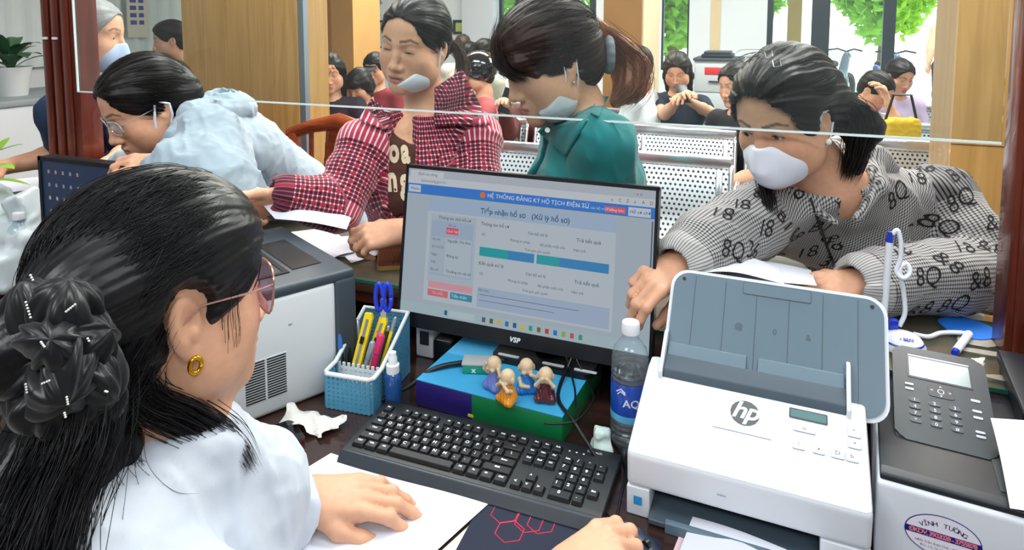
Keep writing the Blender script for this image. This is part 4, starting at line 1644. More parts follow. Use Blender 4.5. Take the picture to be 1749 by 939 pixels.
for a, g in ((0, '>'), (1, '^'), (2, '<'), (3, 'v')):
    text('arrow', g, .008, M_kw, cpM @ TR(.012 * math.cos(a * math.pi / 2), .009 + .008 * math.sin(a * math.pi / 2), .001), k)
flat('ok_ring', .009, .009, M_kw, cpM @ TR(0, .009, .0008), k, r=.0044)
flat('ok_face', .0068, .0068, M_mb, cpM @ TR(0, .009, .001), k, r=.0033)
for x, y in ((-.042, .012), (-.042, .002), (.044, .006), (.044, -.014), (.044, -.026), (.044, -.052), (.044, -.060)):
    flat('soft_key', .012, .004, M_kw if y == .006 else mat('silver_print', '#c5ccd2', .3), cpM @ TR(x, y, 0), cp, r=.0018, th=.0012)
# oval shop sticker on the white front
SM = frameM((.077, -.0006, .061), (1, 0, 0), UP)
M_sk = mat('sticker_white', '#e9e6f2', .4); M_nv = mat('sticker_navy', '#1d1a78', .4); M_sr = mat('sticker_pink', '#e8838c', .4); M_nk = mat('ink_navy', '#1c2550', .5)
ov = lambda a, b, n=40: [(a * math.cos(2 * math.pi * k / n), b * math.sin(2 * math.pi * k / n)) for k in range(n)]
stk = prism('shop_sticker', ov(.043, .0285), 0, .0003, M_nv, mf, SM)
prism('sticker_face', ov(.0418, .0273), .0003, .0004, M_sk, stk, SM)
prism('sticker_band', [(x, y) for x, y in ov(.0424, .0279) if abs(y) < .0085], .0004, .0005, M_nv, stk, SM)
word = 'VĨNH TƯỜNG'
for i, ch in enumerate(word):
    a = (i - (len(word) - 1) / 2) / len(word) * 1.75
    x, y = .0335 * math.sin(a) * 1.0, .0175 * math.cos(a) * 1.05
    if ch != ' ': text('sticker_letter', ch, .0085, M_nk, SM @ TR(x, y - .0025, .0006) @ RZ(-a * .55), stk, bold=.0001)
text('sticker_number', 'ĐKDV. 3902028 - 3755878', .0085, M_sr, SM @ TR(0, 0, .0008), stk, bold=.00025, spacing=.80)
text('sticker_line', 'NĐD Trần Xuân Vinh - Q.Tân Bình', .0042, M_nk, SM @ TR(0, -.0125, .0006), stk)
text('sticker_line', 'Đ/c: 1-2, 12-13 nguyễn Tuân', .0042, M_nk, SM @ TR(0, -.0182, .0006), stk)

sh = quad_sheet('paper_sheet', [atY(1725, 868, .955) + A(0, 0, 0), atY(1800, 880, .955), atY(1790, 735, 1.09) + A(.0, 0, .012), atY(1691, 728, 1.09) + A(0, 0, .012)], M_paper, bend=lambda u, v: .008 * math.sin(v * 3.1))
tag(sh, 'white sheet draped over the front edge of the printer at the right edge', 'paper')

# --- A4 sheet coming out of the scanner
sh = quad_sheet('paper_sheet', [(-.115, .80, DZ + .004), (.06, .78, DZ + .003), (.08, .915, DZ + .018), (-.095, .938, DZ + .014)], M_paper, bend=lambda u, v: .003 * math.sin(u * 5))
tag(sh, 'printed white sheet in front of the scanner\'s output slot', 'paper')
for k in range(5):
    tube('pencil_mark', [np.array((-.06 + .02 * k, .865 + .01 * (k % 2), DZ + .0155)), np.array((-.05 + .02 * k, .885, DZ + .0168))], .0004, M_line, sh, 4)
sh = quad_sheet('paper_sheet', [(-.125, .79, DZ + .0005), (.05, .77, DZ + .0005), (.07, .90, DZ + .0005), (-.108, .928, DZ + .0008)], mat('paper_pink', '#e9c9cf', .7))
tag(sh, 'pinkish sheet lying under the white sheet before the scanner', 'paper')

# --- white laser printer at the left
lp = thing('laser_printer', 'white laser printer with dark grey top and side vent grille beside the clerk\'s face', 'printer', (-.795, 1.045, DZ), math.radians(63) - math.pi / 2 + math.pi / 2)
# local x runs away from the camera along the white side, local y to the left
LL, LW, LH = .38, .37, .238
M_lw = mat('old_printer_white', '#dde3e6', .4, noise=.012, nscale=15)
bm = bmesh.new(); add_box(bm, (-LL / 2, LW / 2, LH / 2 - .006), (LL, LW, LH - .014), .012, None, 3); bm_obj('housing', bm, M_lw, lp, smooth=True, angle=40)
bm = bmesh.new(); add_box(bm, (.018, LW / 2, LH / 2 - .004), (.05, LW + .004, LH - .012), .012, None, 3); bm_obj('rear_cover', bm, mat('printer_slate', '#3b464e', .4), lp, smooth=True, angle=40)
bm = bmesh.new(); add_box(bm, (-LL / 2 + .02, LW / 2, LH - .008), (LL + .04, LW, .022), .008, None, 3); bm_obj('top_cover', bm, mat('printer_slate', '#3b464e'), lp, smooth=True, angle=40)
for a, b, c_, d in ((-.30, -.08, .06, .07), (-.30, -.08, .26, .27), (-.08, -.07, .06, .27)):
    bxx('output_recess_edge', a, b, c_, d, LH + .0025, LH + .005, M_black, lp)
bxx('output_recess', -.30, -.08, .07, .26, LH + .0025, LH + .0035, mat('recess_slate', '#2c363d', .5), lp)
bxx('output_ramp', -.06, .0, .07, .26, LH + .0025, LH + .0045, M_black, lp)
gr = bxx('vent_grille', -.185, -.105, -.0008, .001, .035, .115, M_lw, lp)
for k in range(16):
    for c in range(2):
        bxx('vent_slit', -.183 + c * .040, -.147 + c * .040, -.0016, -.0005, .037 + k * .0049, .0395 + k * .0049, M_ink, gr)
bxx('scuff', -.10, -.093, -.0004, .0002, .163, .166, mat('scuff_grey', '#9a9384', .8), lp)

# --- monitor of the clerk
mon = thing('computer_monitor', 'slim black monitor showing a web form, facing the clerk with glasses', 'monitor', (-.466, 1.20, DZ))
MZ0, MZ1, MX = .093, .430, .269
mM = frameM((0, -.008, (MZ0 + MZ1) / 2), (1, 0, 0), nrm(A(0, .05, .33)))
HH = (MZ1 - MZ0) / 2
prism('rear_shell', rrect(2 * MX, 2 * HH, .006), -.022, -.002, M_black, mon, mM)
for nm, x0, x1, y0, y1 in (('bezel_top', -MX, MX, HH - .007, HH), ('bezel_bottom', -MX, MX, -HH, -HH + .030), ('bezel_side', -MX, -MX + .006, -HH, HH), ('bezel_side', MX - .006, MX, -HH, HH)):
    prism(nm, [(x1, y1), (x0, y1), (x0, y0), (x1, y0)], -.004, .003, M_black, mon, mM)


def screen_mat(name, col, e=.15):
    return mat('scr_' + name, '#0b0d10', .3, emit=col, estr=.62, spec=.3)


SX0, SX1, SY0, SY1 = -MX + .006, MX - .006, -HH + .030, HH - .007
SW, SH = SX1 - SX0, SY1 - SY0
scr = prism('screen', [(SX1, SY1), (SX0, SY1), (SX0, SY0), (SX1, SY0)], -.001, .001, screen_mat('page', '#a9b6c2'), mon, mM)
LV = [0]


def pane_(x0, x1, y0, y1, col, lv=0, nm='screen_block', e=.15):          # u right, v down, both 0..1
    return prism(nm, [(SX0 + SW * a, SY1 - SH * b) for a, b in ((x1, y0), (x0, y0), (x0, y1), (x1, y1))], .001 + .00012 * lv, .00112 + .00012 * lv, screen_mat(col.strip('#'), col, e), scr, mM)


def stext(body, x, y, size, col, align='LEFT', lv=6, bold=0):
    return text('screen_text', body, size * SH, screen_mat(col.strip('#'), col, .3), mM @ TR(SX0 + SW * x, SY1 - SH * y, .0012 + .00012 * lv), scr, align, bold=bold)


pane_(0, 1, 0, .055, '#b3bac4', 0); pane_(.01, .16, .012, .055, '#c9ced6', 1); pane_(0, 1, .055, .105, '#c6ccd4', 1)
stext('Dịch vụ công', .045, .034, .028, '#4a545e'); stext('dichvucong.gov.vn/', .06, .08, .026, '#6b7580')
for k, g in enumerate('oCZaAD'): stext(g, .84 + .028 * k, .08, .03, '#555f6b')
stext('- o x', .92, .03, .03, '#6b7580')
pane_(0, 1, .105, .175, '#3e7bd0', 2)
pane_(.005, .06, .115, .165, '#c2cede', 3); stext('Menu', .015, .14, .03, '#3a4a66')
prism('screen_emblem', [(SX0 + SW * .335 + .006 * math.cos(a), SY1 - SH * .138 + .006 * math.sin(a)) for a in np.linspace(0, 2 * math.pi, 13)[:-1]], .0016, .0018, screen_mat('e0762e', '#e0762e'), scr, mM)
stext('HỆ THỐNG ĐĂNG KÝ HỘ TỊCH ĐIỆN TỬ', .355, .138, .038, '#dbe6f5')
pane_(.82, .895, .125, .162, '#dc5f6a', 3); stext('Thông báo', .826, .144, .026, '#f0d0d4'); pane_(.905, .985, .115, .17, '#c2cede', 3); stext('Hồ sơ chờ', .911, .143, .03, '#33415c')
stext('Xin chào, cán bộ một cửa', .71, .144, .024, '#b9cdec')
pane_(.10, .865, .195, .90, '#b9c3cc', 2)
pane_(.10, .865, .195, .285, '#a2b6d0', 3)
stext('Tiếp nhận hồ sơ   (Xử lý hồ sơ)', .33, .245, .048, '#1f5673', bold=.0002)
pane_(.115, .315, .30, .765, '#aebac6', 3); pane_(.12, .305, .345, .72, '#9fb2ca', 4); pane_(.185, .30, .455, .71, '#b2bfca', 5); pane_(.122, .182, .455, .71, '#a9b8c6', 5)
stext('Thông tin chủ hồ sơ', .15, .323, .03, '#3b4650'); stext('Hồ sơ', .195, .37, .022, '#4a6a9a')
pane_(.187, .24, .385, .43, '#d9596a', 6); stext('Quá hạn', .19, .408, .026, '#f3ccd2', lv=8)
for k, (a, b) in enumerate((('Họ tên', 'Nguyễn Thị Hoa'), ('Số CCCD', ''), ('Ngày', 'Đăng ký'), ('Nơi', ''), ('Địa chỉ', 'Thường trú tại xã'))):
    stext(a, .127, .475 + .052 * k, .022, '#4b565f', lv=8)
    if b: stext(b, .195, .475 + .052 * k, .026, '#39434c', lv=8)
pane_(.12, .315, .765, .81, '#d59ba6', 5); pane_(.12, .21, .82, .865, '#d0707c', 5); stext('Từ chối', .14, .842, .026, '#eec4c8', lv=8)
pane_(.22, .315, .82, .865, '#3f8fa8', 5); stext('Tiếp nhận', .226, .842, .028, '#c2e3ec', lv=8)
for y0, tt in ((.30, 'Thông tin hồ sơ'), (.565, 'Kết quả xử lý')):
    stext(tt, .335, y0 + .03, .032, '#333d47'); stext('Cán bộ xử lý', .53, y0 + .055, .026, '#333d47'); stext('Trả kết quả', .72, y0 + .06, .032, '#333d47')
    stext('Số:', .34, y0 + .10, .024, '#4b565f'); stext('Phòng tư pháp', .46, y0 + .115, .024, '#4b565f'); stext('Bộ phận một cửa', .58, y0 + .12, .024, '#4b565f'); stext('Hẹn trả', .71, y0 + .125, .024, '#4b565f')
    stext('Thời gian giải quyết', .52, y0 + .165, .022, '#5b6670')
pane_(.335, .56, .485, .545, '#2aa0a8', 5); pane_(.455, .56, .486, .544, '#3b86bf', 6); pane_(.57, .845, .485, .545, '#2aa0a8', 5); pane_(.66, .845, .486, .544, '#3b86bf', 6)
pane_(.335, .855, .755, .885, '#a3b3cc', 4)
stext('Ghi chú', .34, .772, .024, '#4b565f'); pane_(.345, .74, .800, .803, '#4b565f', 6); pane_(.345, .65, .838, .841, '#56616c', 6)
pane_(.99, .995, .19, .55, '#5b6672', 4)
pane_(0, 1, .93, 1, '#a8bcc4', 3); pane_(.22, .33, .945, .985, '#b6c6cd', 4)
for k, c in enumerate(('#2b5f8a', '#55606a', '#6a5a3a', '#d0b64a', '#2d73a8', '#2b5f8a', '#e3b640', '#2f9a8f', '#7b6a3a', '#b5433e', '#2d73c8', '#8fae3f', '#c8505f', '#3f9a7a')):
    pane_((.20 if k == 0 else .33 + .032 * k), (.212 if k == 0 else .344 + .032 * k), .948, .98, c, 6)
text('brand_plate', 'VSP', .013, M_kw, mM @ TR(.0, -HH + .013, .0034), mon, shear=.25, bold=.0006, spacing=1.1)
tube('stand_neck', [(.05, .02, .13), (.05, .035, .08), (.05, .02, .064)], [.028, .026, .026], M_black, mon, 10)
prism('stand_foot', rrect(.21, .13, .02), .0, .010, M_black, mon, TR(.05, .035, .053) @ Matrix.Identity(4))
for x in (-.02, .075, .14): prism('foot_strip', rrect(.045, .008, .003), .010, .0112, mat('silver_print', '#c5ccd2'), mon, TR(x, -.016, .053))  # pale strips on top of the foot

# --- ream of paper under the monitor
rm = thing('paper_ream', 'flat ream box with light blue top and green and purple sides under the monitor', 'box', (-.4700, 1.165, DZ), -.045)
w, d, h = .297, .235, .052
M_rb = mat('ream_blue', '#3fa6d8', .5, noise=.02, nscale=20); M_rg = mat('ream_green', '#0f7a45', .35, coat=.3); M_rp = mat('ream_purple', '#2a1f6e', .35, coat=.3)
bxx('stack', -w / 2, w / 2, -d / 2, d / 2, 0, h - .001, M_rg, rm, .003)
bxx('top_sheet', -w / 2, w / 2, -d / 2, d / 2, h - .001, h + .0005, M_rb, rm)
bxx('purple_wrap', -w / 2 - .0006, -w / 2 + .12, -d / 2 - .0006, -d / 2 + .004, .002, h - .002, M_rp, rm, .0005)
bxx('purple_end', -w / 2 - .0006, -w / 2 + .004, -d / 2 - .0004, d / 2 - .01, .002, h - .002, M_rp, rm, .0005)
flat('yellow_mark', .012, .006, mat('mark_yellow', '#c8d23a', .5), frameM((-w / 2 + .118, -d / 2 - .0008, .010), (1, 0, 0), UP), rm, r=.0025)

# --- four little monk figurines
def monk(label, x, y, rz, robe, pose, base):
    t = thing('monk_figurine', label, 'figurine', (x, y, DZ + h + .001), rz, 'little monk figurines on the blue ream')
    mr = mat('robe_' + robe.strip('#'), robe, .25, coat=.5, noise=.08, nscale=60)
    mh = mat('figurine_skin', '#d9bf9c', .4, noise=.03, nscale=80)
    s = Sdf()
    s.el((0, 0, .012), (.0165, .0145, .013), k=.006); s.rc((0, 0, .012), (0, -.001, .030), .0145, .010, k=.008)
    s.el((-.011, -.009, .007), (.010, .008, .007), k=.005); s.el((.011, -.009, .007), (.010, .008, .007), k=.005)
    s.disp(lambda P: .0006 * np.sin(P[:, 0] * 900 + P[:, 2] * 300)); s.half((0, 0, .0), (0, 0, -1), .001)
    s.build('robe', .0012, mr, t)
    s = Sdf(); s.el((0, -.001, .048), (.0135, .0135, .0145), k=.003); s.el((0, -.0125, .044), (.0022, .002, .002), k=.002)
    for sx in (-1, 1):
        s.el((sx * .0138, 0, .045), (.0025, .004, .006), k=.002)
        s.el((sx * .0055, -.0115, .041), (.005, .004, .004), k=.003)
    s.build('head', .001, mh, t)
    s = Sdf()
    P = {'ears': [((sx * .014, -.002, .028), (sx * .021, -.006, .034), (sx * .0155, -.006, .045)) for sx in (-1, 1)],
         'eyes': [((sx * .013, -.004, .027), (sx * .016, -.013, .034), (sx * .004, -.0155, .048)) for sx in (-1, 1)],
         'mouth': [((sx * .013, -.004, .027), (sx * .014, -.013, .031), (sx * .003, -.0145, .041)) for sx in (-1, 1)],
         'chin': [((.013, -.003, .027), (.016, -.013, .032), (.006, -.014, .038)), ((-.013, -.003, .026), (-.012, -.014, .018), (.002, -.016, .016))]}[pose]
    for a in P:
        s.chain(a, [.0042, .0036, .0036], k=.002)
    s.build('arms', .001, mh, t)
    if base: lathe('bead', [(0, 0), (.004, .001), (.005, .005), (0, .009)], mat('bead_green', '#1f5a4a', .3), t, (-.012, -.013, .001), 12)


P = lambda px, py: atZ(px, py, DZ + h)
p = P(845, 664); monk('figurine of a little bald monk in a lilac robe, hands over its ears', p[0], p[1], -.4, '#6f7fc9', 'ears', False)
p = P(868, 688); monk('figurine of a little bald monk in an orange robe, nearest the keyboard', p[0], p[1], -.5, '#e8941c', 'mouth', True)
p = P(899, 668); monk('figurine of a little bald monk in a bright blue robe behind the orange one', p[0], p[1], .5, '#2a7fd6', 'chin', False)
p = P(932, 684); monk('figurine of a little bald monk in a dark maroon robe, rightmost of the four', p[0], p[1], .2, '#5a1f26', 'eyes', False)

# little green packet on the ream
p = P(818, 632)
gb = thing('small_packet', 'small green and grey packet lying on the blue ream behind the lilac monk', 'packet', (p[0], p[1], DZ + h + .001), .3)
bxx('body', -.03, .03, -.018, .018, 0, .016, mat('packet_green', '#1f9a74', .4), gb, .002)
bxx('flap', -.032, .03, -.019, .019, .016, .021, mat('packet_grey', '#a9b0b2', .5), gb, .002)
text('mark', 'x', .014, M_kw, frameM((-.008, -.0183, .008), (1, 0, 0), UP), gb, bold=.0006)
# box and adaptors behind
p = atZ(838, 608, DZ)
bx_ = thing('dark_carton', 'dark navy carton with faint lettering behind the ream under the counter', 'box', (-.515, 1.345, DZ))
bxx('carton', -.10, .10, -.05, .05, 0, .09, mat('carton_navy', '#1c2836', .45), bx_, .002)
text('lettering', 'OCEA', .022, mat('carton_print', '#8f9aa0', .5), frameM((.03, -.0505, .028), (1, 0, 0), UP), bx_)
flat('brown_label', .06, .012, mat('label_brown', '#8a5a3a', .5), frameM((-.04, -.0502, .075), (1, 0, 0), UP), bx_)
ad = thing('power_adaptor', 'white plug adaptor standing on the desk left of the monitor stand', 'adaptor', (-.70, 1.25, DZ))
bxx('body', -.022, .022, -.03, .03, 0, .075, M_white, ad, .005); bxx('socket', -.01, .012, -.033, -.03, .03, .06, M_dgrey, ad, .001)
ad = thing('power_adaptor', 'black power brick beside the white plug left of the monitor stand', 'adaptor', (-.652, 1.24, DZ))
bxx('body', -.022, .024, -.03, .03, 0, .052, M_black, ad, .006); tube('plug_lead', [(0, -.03, .02), (.01, -.06, .01), (.0, -.10, .004)], .003, M_black, ad)

# --- basket with pens
bk = thing('pen_basket', 'blue woven plastic basket with a white rim holding pens and cutters', 'basket', (-.782, .982, DZ + .001), .10)
M_bk = mat('basket_blue', '#4f93b3', .45, noise=.04, nscale=60); M_bw = mat('basket_rim', '#dfe6e8', .35)
bw_, bd_ = .100, .160
zt_ = lambda v: .066 + .062 * min(max((v - .28) / .72, 0), 1)       # height of the rim along the depth
bxx('bottom', .002, bw_ - .002, .002, bd_ - .002, 0, .003, M_bk, bk)


def weave(name, a, b, za, zb, n, parent, mm, nz=9):
    """a wall from a to b (x, y) with heights za, zb, of upright and cross strips with holes between"""
    a = np.array(a); b = np.array(b); d = b - a; L = np.linalg.norm(d); d = d / L
    bm = bmesh.new()
    ang = math.atan2(d[1], d[0])
    for i in range(n + 1):
        u = i / n; p = a + (b - a) * u; zz = za + (zb - za) * u
        add_box(bm, (p[0], p[1], zz / 2), (.0056, .0028, zz), 0, (0, 0, ang))
    zm = max(za, zb)
    for k in range(int(zm / .0085)):
        z = .004 + k * .0085
        u0 = 0 if za >= z else (z - za) / (zb - za)
        u1 = 1 if zb >= z else (z - za) / (zb - za)
        if u1 - u0 < .05: continue
        p = a + (b - a) * (u0 + u1) / 2
        add_box(bm, (p[0], p[1], z), (L * (u1 - u0), .0024, .0058), 0, (0, 0, ang))
    o = bm_obj(name, bm, mm, parent)
    o['kind'] = 'stuff'


weave('woven_wall', (0.006, 0), (bw_ - .006, 0), .066, .066, 9, bk, M_bk)
weave('woven_wall', (bw_, .006), (bw_, .042), .066, .066, 4, bk, M_bk); weave('woven_wall', (bw_, .042), (bw_, bd_), .066, .128, 11, bk, M_bk)
weave('woven_wall', (0, .006), (0, .042), .066, .066, 4, bk, M_bk); weave('woven_wall', (0, .042), (0, bd_), .066, .128, 11, bk, M_bk)
weave('woven_wall', (bw_, bd_), (0, bd_), .128, .128, 9, bk, M_bk)
weave('partition', (0.003, .050), (bw_ - .003, .050), .066, .066, 9, bk, M_bw)
tube('rim', [(.006, 0, .068), (bw_ - .006, 0, .068), (bw_, .008, .068), (bw_, .042, .070), (bw_, bd_, .130), (0, bd_, .130), (0, .042, .070), (0, .008, .068), (.006, 0, .068)], .0045, M_bw, bk, 8)


def pen(label, cat, px, py, zt, base, r, cols, group='pens and tools in the basket', name='pen', cap=.35, tip=True):
    """a stick from a point inside the basket up to the photograph's end point"""
    b = np.array(base, float); e = np.array(zt, float)
    ax = nrm(e - b); L = np.linalg.norm(e - b)
    Mz = Vector((0, 0, 1)).rotation_difference(Vector(ax)).to_matrix()
    t = thing(name, label, cat, tuple(b), 0, group)
    lathe('barrel', [(0, 0), (r * .3, .002), (r, .015), (r, L * (1 - cap)), (0, L * (1 - cap))], cols[0], t, (0, 0, 0), 12, Mz)
    lathe('cap', [(0, L * (1 - cap)), (r * 1.12, L * (1 - cap) + .001), (r * 1.12, L - .003), (r * .7, L), (0, L)], cols[1], t, (0, 0, 0), 12, Mz)
    return t


def inb(u, v, z=.006):
    c, s_ = math.cos(.10), math.sin(.10)
    return A(-.782 + u * c - v * s_, .982 + u * s_ + v * c, DZ + z)


M_yel = mat('cutter_yellow', '#f0d31c', .35); M_pb = mat('pen_blue', '#1d3fd0', .3, coat=.3); M_pk = mat('pen_pink', '#e2336e', .35); M_sil = mat('pen_silver', '#b5bcc2', .25, metal=.7)


def cutter(label, base, top, w, th):
    b, e = np.array(base), np.array(top)
    M = frameM(b, nrm(np.cross(e - b, A(.2, -1, .25))), e - b)
    t = thing('box_cutter', label, 'cutter', (0, 0, 0), 0, 'pens and tools in the basket')
    L = np.linalg.norm(e - b)
    prism('handle', [(-w / 2, 0), (w / 2, 0), (w / 2, L - .008), (w / 4, L), (-w / 2, L - .002)], -th / 2, th / 2, M_yel, t, M)
    prism('slide_track', [(-w * .16, .02), (w * .16, .02), (w * .16, L - .012), (-w * .16, L - .012)], th / 2, th / 2 + .0008, M_sil, t, M)
    prism('slider', [(-w * .2, L * .6), (w * .2, L * .6), (w * .2, L * .6 + .014), (-w * .2, L * .6 + .014)], th / 2, th / 2 + .004, M_black, t, M)


cutter('yellow box cutter leaning left in the basket', inb(.018, .066), atY(632, 534, 1.085), .018, .009)
cutter('yellow box cutter leaning right, behind the other cutter', inb(.036, .078), atY(657, 541, 1.11), .018, .009)
pen('blue capped pen at the left end of the basket', 'pen', 0, 0, atY(578, 562, 1.05), inb(.010, .06), .0045, (M_black, mat('cap_blue', '#2f6fc0', .3)))
pen('black pen with a silver clip beside the blue capped pen in the basket', 'pen', 0, 0, atY(592, 558, 1.07), inb(.016, .075), .0042, (M_black, M_dgrey))
pen('grey silver marker in the front of the basket\'s tall part', 'pen', 0, 0, atY(637, 583, 1.05), inb(.038, .060), .0052, (M_sil, M_sil))
pen('pink highlighter standing in the basket', 'pen', 0, 0, atY(652, 570, 1.08), inb(.055, .066), .007, (M_pk, M_pk))
pen('pink and grey pen between highlighter and cutters', 'pen', 0, 0, atY(646, 562, 1.10), inb(.050, .085), .004, (M_sil, M_pk))
pen('slim yellow pencil at the right end of the basket', 'pen', 0, 0, atY(676, 541, 1.10), inb(.062, .085), .0035, (M_yel, M_sil), cap=.2)
pen('dark green pencil behind the pink highlighter', 'pen', 0, 0, atY(664, 556, 1.11), inb(.058, .10), .0035, (mat('pencil_green', '#1f4a34', .4), M_sil), cap=.1)
pen('white pen behind the yellow cutters', 'pen', 0, 0, atY(610, 545, 1.10), inb(.025, .10), .0042, (M_white, M_sil))
# blue scissors
b0 = inb(.066, .115); e0 = atY(680, 488, 1.12)
sM = frameM(b0, A(.93, .36, 0), e0 - b0)
L0 = np.linalg.norm(e0 - b0)
sz = thing('scissors', 'bright blue handled scissors standing at the back of the basket', 'scissors', (0, 0, 0), 0, None)
prism('blades', [(-.004, 0), (.004, 0), (.006, L0 - .03), (-.006, L0 - .03)], -.0015, .0015, M_sil, sz, sM)
for sx in (-1, 1):
    q = [(sx * .0085 + .0075 * math.cos(a), L0 - .026 + .028 * math.sin(a), 0) for a in np.linspace(0, 2 * math.pi, 21)]
    bm = bmesh.new(); add_tube(bm, [sM @ Vector(x) for x in q], .0046, 8); bm_obj('finger_loop', bm, M_pb, sz, smooth=True)

# --- spray bottle
sp = thing('spray_bottle', 'small blue spray bottle with white cap between basket and ream', 'bottle', (-.663, 1.035, DZ))
lathe('bottle', [(0, 0), (.0145, 0), (.016, .003), (.016, .062), (.013, .068), (.0105, .071), (0, .071)], mat('liquid_blue', '#1b4f8f', .1, coat=.8, spec=.7), sp)
lathe('collar', [(0, .069), (.0125, .069), (.0125, .084), (.009, .086), (0, .086)], M_white, sp)
lathe('nozzle', [(0, .084), (.0085, .084), (.0085, .098), (.007, .100), (.0065, .108), (0, .1085)], M_white, sp)

# --- water bottle
def bottle(label, x, y, z, word, s=1.0, rz=0.0):
    t = thing('water_bottle', label, 'bottle', (x, y, z), rz)
    R, Hh = .0325 * s, .212 * s
    prof = [(0, 0), (R * .75, 0), (R * .95, .006 * s)]
    for k in range(7):
        zz = .012 * s + k * .009 * s
        prof += [(R, zz), (R * .955, zz + .0045 * s)]
    prof += [(R * .97, .078 * s), (R * .97, .118 * s)]
    for k in range(3): prof += [(R, .122 * s + k * .009 * s), (R * .95, .1265 * s + k * .009 * s)]
    prof += [(R, .150 * s), (R * .98, .158 * s), (R * .86, .172 * s), (R * .62, .184 * s), (R * .43, .191 * s), (R * .42, .197 * s), (R * .5, .198 * s), (R * .5, .2 * s), (0, .2 * s)]
    lathe('shell', prof, pane_mat('pet_clear', '#f4fbff', .10), t, n=32, angle=25)  # white haze in the shell stands in for refracted highlights
    lathe('water', [(0, .003 * s), (R * .9, .006 * s), (R * .92, .128 * s), (0, .128 * s)], mat('water', '#dff0f6', .0, trans=1.0, ior=1.33), t, n=32)
    lab = lathe('label', [(R * .985, .052 * s), (R * 1.005, .0525 * s), (R * 1.005, .117 * s), (R * .985, .118 * s)], mat('label_deep_blue', '#1746a8', .3, coat=.4), t, n=32)
    lathe('label_lower', [(R * 1.006, .0525 * s), (R * 1.008, .053 * s), (R * 1.008, .064 * s), (R * 1.006, .0645 * s)], mat('label_sky', '#5db4dc', .3), lab, n=32)
    lathe('cap', [(0, .1995 * s), (R * .47, .1995 * s), (R * .48, .202 * s), (R * .48, .216 * s), (R * .44, .219 * s), (0, .219 * s)], M_white, t, n=32)
    if word:
        me = text_mesh(word, .019 * s, 'LEFT', bold=.0003)
        a0 = math.radians(-98)
        V = []
        for v in me.vertices:
            a = a0 + v.co.x / R
            V.append((R * 1.012 * math.cos(a), R * 1.012 * math.sin(a), .088 * s + v.co.y))
        mesh_obj('label_word', V, [tuple(p.vertices) for p in me.polygons], M_kw, lab)
        for q in ([(-.012, .106), (-.004, .1125), (.004, .1065)], [(-.010, .102), (-.004, .108), (.004, .1035)]):
            tube('label_mark', [(R * 1.013 * math.cos(a0 + x / R), R * 1.013 * math.sin(a0 + x / R), z_ * s) for x, z_ in q], .0011, M_kw, lab, 5)
    return t


bottle('clear water bottle with white cap and deep blue label between monitor and scanner', -.222, 1.095, DZ, 'AQUAFINA', 1.0, .0)

# bits beside it
tk = thing('folded_tissue', 'crumpled pale green tissue between the ream and the water bottle', 'tissue', (-.262, 1.05, DZ))
s = Sdf(); s.bx((0, 0, .022), (.012, .012, .021), .004, k=.01, rot=(0, .15, .4)); s.el((.01, -.01, .012), (.016, .012, .012), k=.008); s.disp(wrinkles(.004, 120, 3)); s.half((0, 0, .0005), (0, 0, -1), .001)
s.build('tissue', .002, mat('tissue_mint', '#cfe3dc', .8), tk)

# --- keyboard
kb = thing('computer_keyboard', 'black full size keyboard with white legends in front of the monitor', 'keyboard', (-.664, .873, DZ), .018)
KW, KD = .448, .148
M_kb = mat('keyboard_black', '#1b1e22', .4, bump=.08, bscale=900); M_kc = mat('keycap_black', '#15171b', .38, bump=.05, bscale=1200)
extr('case', [(-.012, .002), (-.012, .006), (0, .016), (.012, .017), (KD - .02, .022), (KD, .021), (KD, .002)], 0, KW, M_kb, kb, .004, 3)
extr('palm_lip', [(-.016, .001), (-.016, .004), (-.002, .0165), (.004, .0165), (.004, .001)], .002, KW - .002, mat('keyboard_lip', '#2b323a', .35), kb, .002)
U = .0188


def keycap(w, d):
    bm = bmesh.new()
    a = [bm.verts.new((x * w / 2, y * d / 2, 0)) for x, y in ((-1, -1), (1, -1), (1, 1), (-1, 1))]
    b = [bm.verts.new((x * (w / 2 - .0022), y * (d / 2 - .002) + .0008, .0062)) for x, y in ((-1, -1), (1, -1), (1, 1), (-1, 1))]
    bm.faces.new(a[::-1]); bm.faces.new(b)
    for i in range(4): bm.faces.new((a[i], a[(i + 1) % 4], b[(i + 1) % 4], b[i]))
    bmesh.ops.bevel(bm, geom=[e for e in bm.edges], offset=.0007, segments=1, affect='EDGES')
    bmesh.ops.recalc_face_normals(bm, faces=bm.faces[:])
    me = bpy.data.meshes.new('key'); bm.to_mesh(me); bm.free(); me.materials.append(M_kc)
    return me


KM = {}
legend = bmesh.new()


def key(x, y, w, lab, d=1.0):
    kk = (round(w, 2), d)
    if kk not in KM: KM[kk] = keycap(w * U - .0012, d * U - .0012)
    o = bpy.data.objects.new('key', KM[kk]); link(o, kb)
    cx, cy = .012 + (x + w / 2) * U, y + (d - 1) * U / 2
    z = .0165 + .0045 * cy / KD
    o.location = (cx, cy, z); o.rotation_euler = (.03, 0, 0)
    if lab:
        me = text_mesh(lab, .0088 if len(lab) == 1 else .0050, bold=.00025)
        me.transform(TR(cx - (.002 if len(lab) == 1 else 0), cy + .0018, z + .0068) @ Matrix.Rotation(.03, 4, 'X'))
        legend.from_mesh(me)


